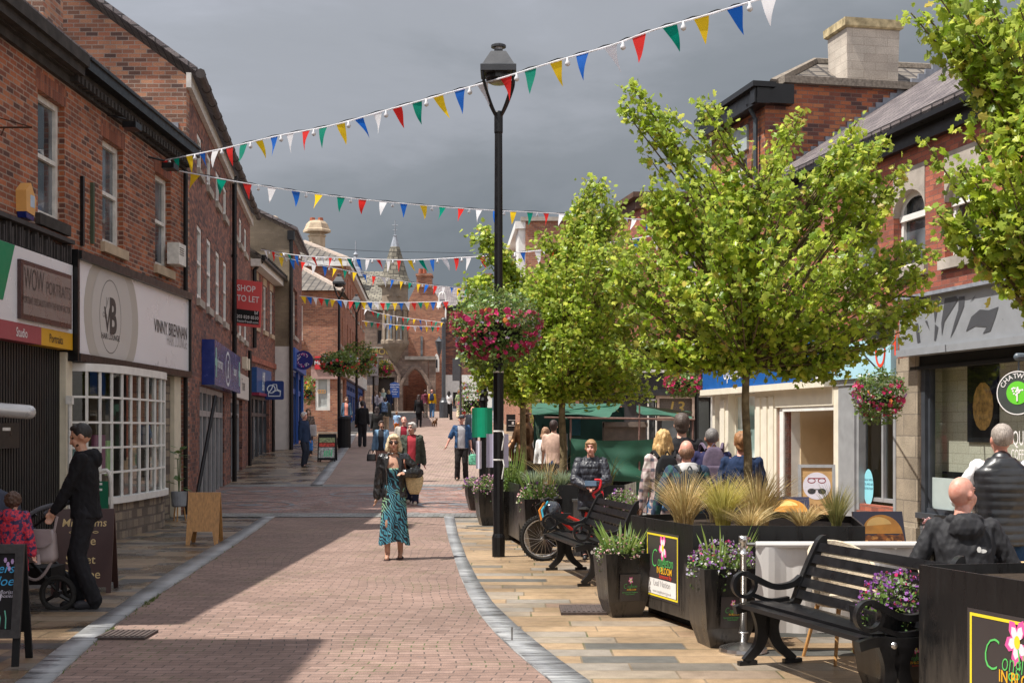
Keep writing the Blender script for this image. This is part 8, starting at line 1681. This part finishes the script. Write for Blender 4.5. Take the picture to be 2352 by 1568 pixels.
def tree(label,tpx,d,z_base,fork_py,poly,nsh,lsize,seed,tr=.045,per=5,rad=.085,thick=1.1,slen=.55,tips=()):
    rg=np.random.default_rng(seed); rd_=random.Random(seed); x0=(tpx-XC)/FP*d; zf_=H+(HY-fork_py)/FP*d
    o=thing('maple_tree',label,'tree',(x0,d,z_base),0,'young maple trees along the right side of the street'); O=Vector((x0,d,z_base))
    k=d/FP; top=min(p[1] for p in poly); ztop=H+(HY-top)*k; cx=sum(p[0] for p in poly)/len(poly)
    fork=Vector((0,0,zf_-z_base)); 
    b=MB(); b.tube(smooth_path([(0,0,0),(.012,0,fork.z*.4),(-.01,.01,fork.z*.75),fork],4),[tr*(1-.25*i/12) for i in range(13)],10); b.build('trunk',BARK,o,smooth=True)
    # leader and limbs
    lead=smooth_path([fork,fork+Vector((.03,0,(ztop-zf_)*.4)),fork+Vector(((cx-tpx)*k*.4,.05,(ztop-zf_)*.78))],5)
    b=MB(); b.tube(lead,[tr*.7*(1-.85*i/(len(lead)-1)) for i in range(len(lead))],7)
    P3=[]; bx=[p[0] for p in poly]; by=[p[1] for p in poly]; pts=[(a,c,0) for a,c in tips]
    while len(pts)<nsh:
        x,y=rd_.uniform(min(bx),max(bx)),rd_.uniform(min(by),max(by))
        if inpoly(x,y,poly): e=edist(x,y,poly)*k; pts.append((x,y,rd_.choice([-1,1])*min(thick,e*1.6+.03)*rd_.random()**.55))
    for x,y,off in pts:
        dd=d+off; tip=Vector(((x-XC)/FP*dd,dd,H+(HY-y)/FP*dd))-O
        hz=math.hypot(tip.x,tip.y); att=max(fork.z,tip.z-.35-hz*.75); j=min(len(lead)-1,max(0,int((att-fork.z)/max(.01,(lead[-1].z-fork.z))*(len(lead)-1)))); A=lead[j]
        mid=A.lerp(tip,.5)+Vector((0,0,-.05*hz+rd_.uniform(-.04,.04))); path=smooth_path([A,mid,tip],6); b.tube(path,[.010*(1-.8*i/(len(path)-1))+.002 for i in range(len(path))],4,cap=False)
        L_=(tip-A).length; s0=max(0,1-slen/max(L_,.1))
        m=max(3,int(min(L_,slen)/.055)); 
        for q in range(m):
            t=s0+(1-s0)*q/(m-1); i=min(len(path)-2,int(t*(len(path)-1))); f=t*(len(path)-1)-i; c=path[i].lerp(path[i+1],f); r=rad*(1-.35*t)
            for _ in range(per): v=rg.normal(size=3)*r; v[2]=v[2]*.8-.01; P3.append((c.x+v[0],c.y+v[1],c.z+v[2]))
    b.build('limb',BARK,o,smooth=True)
    leaves('crown',np.array(P3),lsize,LF,o,rg); return o
T1=[(1423,246),(1444,187),(1472,205),(1490,235),(1535,250),(1562,300),(1585,325),(1604,250),(1612,228),(1640,228),(1652,330),(1700,400),(1755,330),(1800,290),(1832,250),(1858,255),(1862,330),(1880,380),(1920,350),(1945,285),(1978,270),(1990,330),(2038,312),(2042,345),(2005,420),(2055,370),(2085,372),(2085,450),(2062,540),(2110,560),(2165,575),(2135,640),(2090,655),(2142,690),(2125,745),(2060,790),(1965,820),(1955,870),(1925,850),(1860,885),(1800,815),(1740,800),(1660,835),(1560,850),(1500,830),(1420,850),(1400,770),(1420,720),(1385,640),(1400,570),(1450,540),(1490,480),(1445,420),(1434,372),(1490,350),(1520,330),(1478,275)]
tree('largest young maple in the foreground rising from the grass planter',1715,12.0,.84,838,T1,300,.058,11,.042,per=8,rad=.070,slen=.46,thick=1.0,tips=[(1428,246),(1446,192),(1612,235),(1634,232),(1845,255),(1972,276),(2036,318),(2078,376),(2155,578),(2138,692),(1935,862),(1870,870)])
T2=[(1350,412),(1382,404),(1420,440),(1445,480),(1490,520),(1500,600),(1480,680),(1500,760),(1520,830),(1480,880),(1500,905),(1440,900),(1390,925),(1340,905),(1260,930),(1200,900),(1180,800),(1200,700),(1190,640),(1230,560),(1250,530),(1290,510),(1325,470)]
tree('middle maple behind the bicycle with bare slender trunk',1292,19.8,.84,905,T2,250,.066,12,.06,per=8,rad=.10,thick=1.1,slen=.6,tips=[(1352,415),(1380,408),(1495,905)])
T3=[(1086,540),(1105,520),(1128,540),(1150,570),(1195,590),(1212,640),(1250,690),(1245,800),(1230,890),(1180,900),(1120,895),(1080,870),(1062,800),(1045,690),(1070,645),(1130,620),(1172,640),(1140,590),(1100,565)]
tree('smallest and farthest maple just right of the lamp post',1202,25.5,.0,905,T3,150,.085,13,.07,per=8,rad=.14,thick=1.1,slen=.7,tips=[(1088,540),(1108,522)])
T4=[(2090,28),(2130,4),(2200,-40),(2380,-90),(2560,-40),(2580,300),(2540,560),(2420,640),(2352,625),(2300,612),(2235,585),(2230,540),(2165,530),(2150,490),(2215,470),(2225,440),(2190,400),(2125,335),(2135,300),(2200,320),(2230,260),(2185,215),(2210,160),(2195,110),(2150,85),(2120,45)]
tree('nearest maple with big bright leaves hanging in from the right edge',2475,7.6,.84,820,T4,215,.052,14,.04,per=8,rad=.058,thick=.9,slen=.42,tips=[(2092,30),(2128,330),(2152,488),(2150,80)])
# ---------------- grasses
def tuft(name,c,h,r,n,mats,seed,wd=.0035,lean=.5,parent=None,upright=0):
    rd_=random.Random(seed); b=MB(); 
    for i in range(n):
        a=rd_.uniform(0,6.283); q=rd_.random()**.5; hh=h*rd_.uniform(.55,1.05); out=r*q*rd_.uniform(.7,1.3); bx=c[0]+.22*r*q*math.cos(a); by=c[1]+.22*r*q*math.sin(a); dx,dy=math.cos(a),math.sin(a); px,py=-dy*wd,dx*wd; K=5; P=[]
        ang=rd_.uniform(0,6.28); px,py=math.cos(ang)*wd,math.sin(ang)*wd
        for k in range(K+1):
            t=k/K; x=bx+dx*out*t**1.9; y=by+dy*out*t**1.9; z=c[2]+hh*(t-.22*q*(1-upright)*t**3); w=(1-t)**.6; P+=[(x-px*w,y-py*w,z),(x+px*w,y+py*w,z)]
        b.add(P,[(2*k,2*k+1,2*k+3,2*k+2) for k in range(K)])
    cx,cy,cz=c; o=b.solo(name,mats,seed and TL[seed][0],'grass',loc=(cx,cy,cz)); return o
STRAW=leafmat('straw_grass',[(0,(.36,.23,.10)),(.5,(.60,.42,.20)),(1,(.80,.64,.38))],.2,.6)
LIME=leafmat('yellow_green_grass',[(0,(.36,.32,.06)),(.5,(.56,.47,.11)),(1,(.74,.62,.24))],.35,.6)
OLIV=leafmat('olive_grass',[(0,(.12,.13,.04)),(.5,(.25,.24,.08)),(1,(.42,.34,.15))],.3,.6)
BLUE=leafmat('silver_blue_grass',[(0,(.10,.17,.12)),(.5,(.22,.30,.24)),(1,(.40,.45,.35))],.3,.6)
zp=.84
TL={1:('straw gold feathery grass tuft at the left end of the large planter',),2:('yellow green feathery grass tuft, second from the left in the large planter',),3:('tall straw coloured grass tuft at the foot of the foreground tree',),4:('short pale tan grass tuft in front of the burger poster',),5:('upright olive green grass tuft at the right end of the large planter',),6:('silvery blue grass tuft with tall straw stems behind the lamp post',),7:('silvery grass tuft beside the trunk of the middle maple',),8:('low dry grass tuft at the front of the foreground tree',),9:('tall dry seed stems rising behind the large planter tufts',),10:('tall pale seed stems in the planter behind the bicycle',),11:('faint tall grass stems beside the arm of the boy',)}
tuft('grass_tuft',(1.53,11.75,zp),.56,.36,480,STRAW,1,lean=1); tuft('grass_tuft',(1.83,11.45,zp),.54,.26,560,LIME,2); tuft('grass_tuft',(2.18,11.7,zp),.58,.40,620,STRAW,3); tuft('grass_tuft',(2.50,11.35,zp),.25,.22,330,STRAW,4); tuft('grass_tuft',(2.80,11.4,zp),.40,.17,300,OLIV,5,upright=1); tuft('grass_tuft',(2.02,11.25,zp),.26,.34,330,STRAW,8); tuft('grass_tuft',(1.9,12.2,zp),.56,.42,60,STRAW,9)
tuft('grass_tuft',(.32,19.5,zp),.30,.28,330,BLUE,6,wd=.005); tuft('grass_tuft',(.75,19.6,zp),.30,.26,300,BLUE,7,wd=.005); tuft('grass_tuft',(.55,19.9,zp),.62,.4,46,STRAW,10,wd=.006); tuft('grass_tuft',(1.45,19.9,zp),.55,.3,50,OLIV,11,wd=.006)
# ---------------- flowers
OV=np.array([(0,0,0),(.3,.35,.0),(.22,.75,-.04),(0,1,-.08),(-.22,.75,-.04),(-.3,.35,0)]); OF=[(0,1,2,3,4,5)]
FL=np.array([(.5*math.cos(a),.5*math.sin(a)+.45,.12*math.cos(5*a)) for a in np.linspace(0,2*math.pi,10,endpoint=False)]); FF=[tuple(range(10))]
FOL=leafmat('bedding_foliage',[(0,(.03,.09,.015)),(.5,(.08,.17,.03)),(.85,(.16,.27,.05)),(1,(.3,.36,.2))],.3)
SILV=leafmat('silver_foliage',[(0,(.3,.36,.28)),(1,(.6,.64,.55))],.3)
BC={'magenta_blossom':[(0,(.30,.0,.06)),(.5,(.52,.003,.13)),(1,(.62,.02,.22))],'red_blossom':[(0,(.4,.01,.03)),(1,(.65,.05,.05))],'violet_blossom':[(0,(.16,.03,.26)),(1,(.36,.10,.5))],'mauve_blossom':[(0,(.4,.16,.34)),(1,(.62,.38,.52))],'white_blossom':[(0,(.55,.55,.5)),(1,(.8,.78,.76))],'lilac_blossom':[(0,(.35,.3,.55)),(1,(.6,.55,.72))],'orange_blossom':[(0,(.65,.12,.03)),(1,(.7,.22,.05))],'yellow_blossom':[(0,(.65,.45,.04)),(1,(.75,.62,.1))],'pink_blossom':[(0,(.55,.22,.32)),(1,(.7,.45,.48))]}
def shell(rg,n,r,c=(0,0,0),low=-.9,f=.35):
    v=rg.normal(size=(n,3)); v/=np.linalg.norm(v,axis=1,keepdims=True); v=v[v[:,2]>low]; v*= (1-f*rg.random(size=(len(v),1))**1.5); return v*np.array(r)+np.array(c)
def blooms(o,rg,pos,size,col): 
    leaves(col,pos,size,leafmat(col,BC[col],.25,.6),o,rg,FL,FF,tilt=.8,upb=.3,kind='stuff')
def basket(label,px,py,d,r,hh,n,nf,cols,seed,wall=None,fs=.05,ls=.05,silver=0):
    rg=np.random.default_rng(seed); c=W(px,py,d); o=thing('flower_basket',label,'flower basket',(c.x,c.y,c.z-hh),0)
    b=MB(); b.lathe([(r*.25,hh*.35),(r*.55,hh*.6),(r*.62,hh*.95),(r*.5,hh*.95)],(0,0,0),14); b.build('basket',BLKMAT,o)
    C=(0,0,hh); P=shell(rg,n,(r,r,hh),C,f=.5); P=P*(1+.12*rg.normal(size=(len(P),1))*.5)
    tr=shell(rg,n//5,(r*.9,r*.9,hh*.5),(0,0,hh*.25),-1,.6); leaves('foliage',np.vstack([P,tr]),ls,FOL,o,rg,OV,OF,kind='stuff')
    if silver: q=shell(rg,silver,(r*.8,r*.8,hh*.7),(r*.12,-r*.1,hh*1.2),-.2,.4); leaves('silver_foliage',q,ls*.5,SILV,o,rg,OV,OF,kind='stuff')
    for cn,(k,lo,hi) in cols.items():
        q=shell(rg,int(k*2.2),(r*1.03,r*1.03,hh*1.02),C,f=.10); z=(q[:,2]-hh)/hh; q=q[(z>lo)&(z<hi)][:k]
        if len(q): blooms(o,rg,q,fs*(1 if 'blossom' in cn and cn[0] in 'mro' else .55),cn)
    if wall: b=MB(); b.tube(wall,.012,6); b.build('bracket',BLACK,o,world=True)
    return o
basket('huge flower basket of magenta petunias and silver foliage round the foreground lamp post',1140,748,17.6,.60,.50,4200,170,{'magenta_blossom':(300,-.95,.35),'lilac_blossom':(110,-.6,.2),'orange_blossom':(10,0,.4)},1,fs=.075,ls=.06,silver=700)
basket('hanging basket of magenta and orange flowers on the stone pilaster at the right',2018,905,18.2,.36,.34,2000,120,{'magenta_blossom':(75,-.9,.5),'orange_blossom':(14,-.4,.1),'white_blossom':(90,-.8,.8),'violet_blossom':(30,-.9,.2)},2,fs=.07,ls=.05,silver=400,wall=[PR(ru(2050),3.1,.0),PR(ru(2050),3.1,.75),W(2018,850,18.2)])
basket('dark green hanging basket with red flowers on the left lamp post',779,832,52.7,.80,.45,1200,60,{'red_blossom':(50,-.9,.2),'lilac_blossom':(30,-.5,.6)},3,fs=.12,ls=.13)
basket('second dark hanging basket with red flowers farther up the street',821,822,67.5,1.0,.85,1200,60,{'red_blossom':(40,-.9,.2)},4,fs=.13,ls=.16)
basket('hanging basket of yellow and magenta flowers before the guildhall arch',880,845,82,.62,.5,600,60,{'yellow_blossom':(60,-.3,1),'magenta_blossom':(50,-.9,.2)},5,fs=.2,ls=.14)
basket('magenta flower basket on the black post beside the opticians',1570,878,42,.62,.4,1100,60,{'magenta_blossom':(110,-.9,.6)},6,fs=.12,ls=.11)
basket('small dark red wall basket on the corner shop',703,893,60.5,.45,.6,500,60,{'red_blossom':(50,-.9,.6)},7,fs=.12,ls=.12)
basket('purple and white flower display beside the far white shop front',1084,918,80,.95,1.2,1100,60,{'violet_blossom':(120,-.9,.9),'white_blossom':(40,-.9,.9),'red_blossom':(30,-.9,.9)},8,fs=.18,ls=.15)
x,y,z=at(1600,42); b=MB(); b.tube([(x,y,z),(x,y,z+5.2)],.065,8); b.solo('basket_post',BLACK,'black post beside the opticians carrying a magenta flower basket','post')
basket('pale flower clump spilling over the black box above the fluted post',1128,868,27.3,.33,.22,500,40,{'yellow_blossom':(30,-.5,1)},9,fs=.07,ls=.07)
def potfill(o,h,r,seed,cols,n=900,tall=.18,ls=.035,trail=0,spike=0):
    rg=np.random.default_rng(seed); P=shell(rg,n,(r,r,tall),(0,0,h),-.25,.5); leaves('foliage',P,ls,FOL,o,rg,OV,OF,kind='stuff',tilt=.8,upb=.5)
    if trail: q=shell(rg,trail,(r*1.02,r*1.02,.30),(0,0,h-.02),-1,.1); q=q[q[:,2]<h]; leaves('trailing_foliage',q,ls*.8,FOL,o,rg,OV,OF,kind='stuff')
    if spike:
        b=MB(); rd_=random.Random(seed)
        for _ in range(spike):
            a=rd_.uniform(0,6.28); x,y=.5*r*math.cos(a),.5*r*math.sin(a); hh=tall*rd_.uniform(1.1,1.9); b.add([(x-.012,y,h),(x+.012,y,h),(x*1.8+.008,y*1.8,h+hh*.7),(x*2.2,y*2.2,h+hh)],[(0,1,2,3)])
        b.build('blades',leafmat('fresh_blade',[(0,(.10,.22,.04)),(1,(.22,.36,.08))],.4),o)
    for cn,(k,s_,zz) in cols.items():
        q=shell(rg,k,(r*1.05,r*1.05,tall*1.1),(0,0,h),zz,.15); blooms(o,rg,q,s_,cn)
potfill(TP[0],.57,.25,21,{'pink_blossom':(170,.022,-.3),'white_blossom':(60,.02,-.3),'violet_blossom':(4,.04,.8)},spike=46,tall=.16,trail=200)
potfill(TP[1],.61,.27,22,{'violet_blossom':(220,.024,.1),'lilac_blossom':(160,.022,-.3),'white_blossom':(60,.024,-.3),'magenta_blossom':(50,.026,.3)},tall=.20,trail=260,spike=14)
potfill(TP[2],.55,.24,23,{'violet_blossom':(420,.024,-.1),'magenta_blossom':(160,.02,.2)},tall=.24,trail=500)
potfill(TP[3],.74,.30,24,{'white_blossom':(120,.025,-.3),'pink_blossom':(110,.025,-.3),'violet_blossom':(30,.035,.5)},tall=.22,trail=240,spike=26)
potfill(TP[4],.61,.27,25,{'white_blossom':(60,.025,0),'mauve_blossom':(160,.025,-.2),'violet_blossom':(50,.03,.2)},tall=.24)
potfill(TP[5],.74,.24,26,{'white_blossom':(30,.03,0)},tall=.42,n=1300,spike=40,ls=.05)
potfill(TP[6],.49,.24,27,{'violet_blossom':(130,.035,-.2)},tall=.2)
potfill(TP[7],.61,.28,28,{'mauve_blossom':(190,.035,-.2),'violet_blossom':(80,.035,0)},tall=.26,trail=160)
# tall pink spikes behind the barrier post
rg=np.random.default_rng(31)
for px,py,lb in ((1712,1235,'tall pink flower spike behind the barrier post'),(2133,1190,'slim pink flower spike above the white banner')):
    c=W(px,py,10.6); o=thing('flower_spike',lb,'flower',(c.x,c.y,.55 if px<1800 else .75)); hh=c.z-o.location.z; b=MB(); b.tube([(0,0,0),(.01,0,hh)],.004,5); b.build('stem',MC[('green_stem',)],o)
    z=rg.uniform(.35,1,size=60)*hh; q=np.stack([rg.normal(size=60)*.018,rg.normal(size=60)*.018,z],1); blooms(o,rg,q,.028,'pink_blossom'); q=np.stack([rg.normal(size=40)*.03,rg.normal(size=40)*.03,rg.uniform(.1,.6,size=40)*hh],1); leaves('foliage',q,.035,FOL,o,rg,OV,OF)
# ================================================================ BUNTING
FC={'R':mat('red_flag',(.75,.03,.025),.7,var=.05),'G':mat('green_flag',(.0,.27,.18),.7,var=.05),'Y':mat('yellow_flag',(.88,.60,.02),.7,var=.05),'B':mat('blue_flag',(.015,.15,.62),.7,var=.05),'W':mat('white_flag',(.85,.85,.88),.7,var=.03)}
for m in FC.values():
    n=m.node_tree; p=n.nodes['Principled BSDF']; t=n.nodes.new('ShaderNodeBsdfTranslucent'); x=n.nodes.new('ShaderNodeMixShader'); x.inputs[0].default_value=.55
    n.links.new(p.inputs['Base Color'].links[0].from_socket,t.inputs[0]); n.links.new(p.outputs[0],x.inputs[1]); n.links.new(t.outputs[0],x.inputs[2]); n.links.new(x.outputs[0],n.nodes['Material Output'].inputs[0])
BULB=mat('clear_bulb',(.6,.6,.62),.1,var=.05)
def bunting(label,pix,d0,d1,nf,cyc,seed,fh=.32,fw=.22,bulbs=True,sec=None):
    rd_=random.Random(seed); x0,x1=pix[0][0],pix[-1][0]; P=[]
    for px,py in pix: t=(px-x0)/(x1-x0); d=1/((1/d0)*(1-t)+(1/d1)*t); P.append(W(px,py,d))
    P=smooth_path(P,8); o=thing('bunting_string',label,'bunting',P[0][:]); o0=P[0]; Q=[p-o0 for p in P]
    b=MB(); b.tube(Q,.012,4); b.build('cord',MC[('white_flag',)],o)
    if bulbs: b=MB(); b.tube([p+Vector((0,.01,.018+.012*math.sin(i*1.7))) for i,p in enumerate(Q)],.008,4); b.build('cable',BLKMAT,o)
    L_=[0]; 
    for a,c in zip(Q,Q[1:]): L_.append(L_[-1]+(c-a).length)
    def pt(s):
        for i in range(len(Q)-1):
            if L_[i+1]>=s: f=(s-L_[i])/(L_[i+1]-L_[i]); return Q[i].lerp(Q[i+1],f),(Q[i+1]-Q[i]).normalized()
        return Q[-1],(Q[-1]-Q[-2]).normalized()
    tot=L_[-1]
    for i in range(nf):
        s=tot*(i+.6)/nf; p,t=pt(s); tw=rd_.uniform(-.9,.9); t2=Vector((t.x,t.y,0)).normalized(); nn=Vector((-t2.y,t2.x,0)); sw=rd_.uniform(-.25,.55); b=MB(); K=4; vs=[]
        hd=Vector((rd_.uniform(-.12,.16),0,-1))*math.cos(sw)+nn*math.sin(sw)
        for k in range(K+1):
            v=k/K; w_=fw/2*(1-v)+.002; c=p+hd*fh*v+nn*.03*math.sin(v*3+i)*v; a=t2*math.cos(tw*v)+nn*math.sin(tw*v)*.8; 
            c0=Vector((0,0,t.z*0)); vs+=[c-a*w_+Vector((0,0,-t.z*w_ if k==0 else 0)),c+a*w_+Vector((0,0,t.z*w_ if k==0 else 0))]
        b.add(vs,[(2*k,2*k+1,2*k+3,2*k+2) for k in range(K)]); b.build('flag',FC[cyc[i%len(cyc)]],o,smooth=True)
        if bulbs and i%2==0:
            p,t=pt(tot*(i+1.05)/nf); b=MB(); b.lathe([(.014,0),(.016,-.03),(.034,-.065),(.03,-.09),(.01,-.105)],p,8); b.build('bulb',BULB,o,smooth=True)
    return o
bunting('nearest bunting string rising steeply across the sky past the lantern',[(360,371),(420,360),(520,340),(640,312),(760,289),(900,250),(1040,211),(1150,180),(1280,140),(1400,106),(1500,70),(1620,36),(1720,6),(1800,-18)],24.4,14.0,30,'RGYBW',1)
bunting('second bunting string sloping down to the right behind the lamp post',[(412,393),(530,415),(620,430),(730,446),(850,460),(1000,474),(1130,483),(1290,491),(1400,499),(1500,506)],25.0,36.0,25,'YGRWBYGRWB',2)
bunting('third bunting string sagging level just above the turret spire',[(600,573),(690,587),(800,593),(935,597),(1050,592),(1130,587),(1200,579),(1300,570),(1400,557),(1520,538)],41.0,25.5,34,'WRYGBWR',3)
bunting('fourth bunting string falling to the right across the turret eaves',[(630,586),(700,602),(800,622),(880,638),(960,651),(1080,664)],39.0,48.0,21,'YBRWBYG',4,bulbs=True)
bunting('fifth bunting string level below the turret eaves',[(688,679),(800,691),(900,695),(1030,692)],51.0,49.0,24,'YBWRG',5,bulbs=False)
bunting('sixth small bunting string crossing the guildhall oriel window',[(832,708),(900,725),(1020,741)],63.0,70.0,14,'WRGYB',6,fh=.30,bulbs=False)
bunting('farthest and lowest bunting string across the guildhall front',[(832,737),(930,748),(1012,750)],68.0,71.0,13,'YGRWB',7,fh=.30,bulbs=False)
b=MB(); b.tube([W(560,560,60),W(860,577,80),W(1220,584,95)],.012,4); b.solo('overhead_wire',BLKMAT,'thin overhead wire crossing the dark sky behind the spire','wire')
finish_jobs()
# separate pieces become parts of their own; repeats share a group
def split_loose(o,nm=None):
    me=o.data; n=len(me.vertices); par=list(range(n))
    def fnd(a):
        while par[a]!=a: par[a]=par[par[a]]; a=par[a]
        return a
    for p in me.polygons:
        v=p.vertices; r=fnd(v[0])
        for q in v[1:]: par[fnd(q)]=r
    co=[tuple(v.co) for v in me.vertices]; G_={}
    for p in me.polygons: G_.setdefault(fnd(p.vertices[0]),[]).append(tuple(p.vertices))
    name=nm or o.name.split('.')[0]
    for fs in G_.values():
        idx=sorted({i for f in fs for i in f}); mp_={i:k for k,i in enumerate(idx)}; b=MB(); b.add([co[i] for i in idx],[tuple(mp_[i] for i in f) for f in fs])
        c=b.build(name,me.materials[0],o.parent)
        if not o.parent:
            c.location=o.location
            for k in ('label','category','group'):
                if k in o: c[k]=o[k]
    for c in list(o.children): c.parent=o.parent
    bpy.data.objects.remove(o)
for o in list(bpy.data.objects):
    b_=o.name.split('.')[0]
    if b_ in ('dentils','pharmacy_cross','chimney_pot','alarm_case','strap'): split_loose(o,{'dentils':'dentil'}.get(b_))
GR={'park_bench':'black slatted benches facing the street','street_lamp':'black street lamps with lantern heads','hexagonal_planter':'large black planters along the right side','tapered_planter':'tapered black flower pots','flower_basket':'hanging flower baskets along the street','bunting_string':'bunting strings across the street','woven_chair':'cream woven cafe chairs','bollard':'black bollards at the far kerb','flood_light':'flood lights under the left gutter','grass_tuft':'ornamental grass tufts in the black planters','burger_poster':'burger poster boards outside the cafe','backpack':'backpacks worn by people at the stall','person':'people walking and standing in the street','plastic_sheet':'sheets tied to the posts','carrier_bag':'carrier bags held on the left pavement','flower_spike':'pink flower spikes near the banner'}
for o in bpy.data.objects:
    if not o.parent and o.name.split('.')[0] in GR: o['group']=GR[o.name.split('.')[0]]
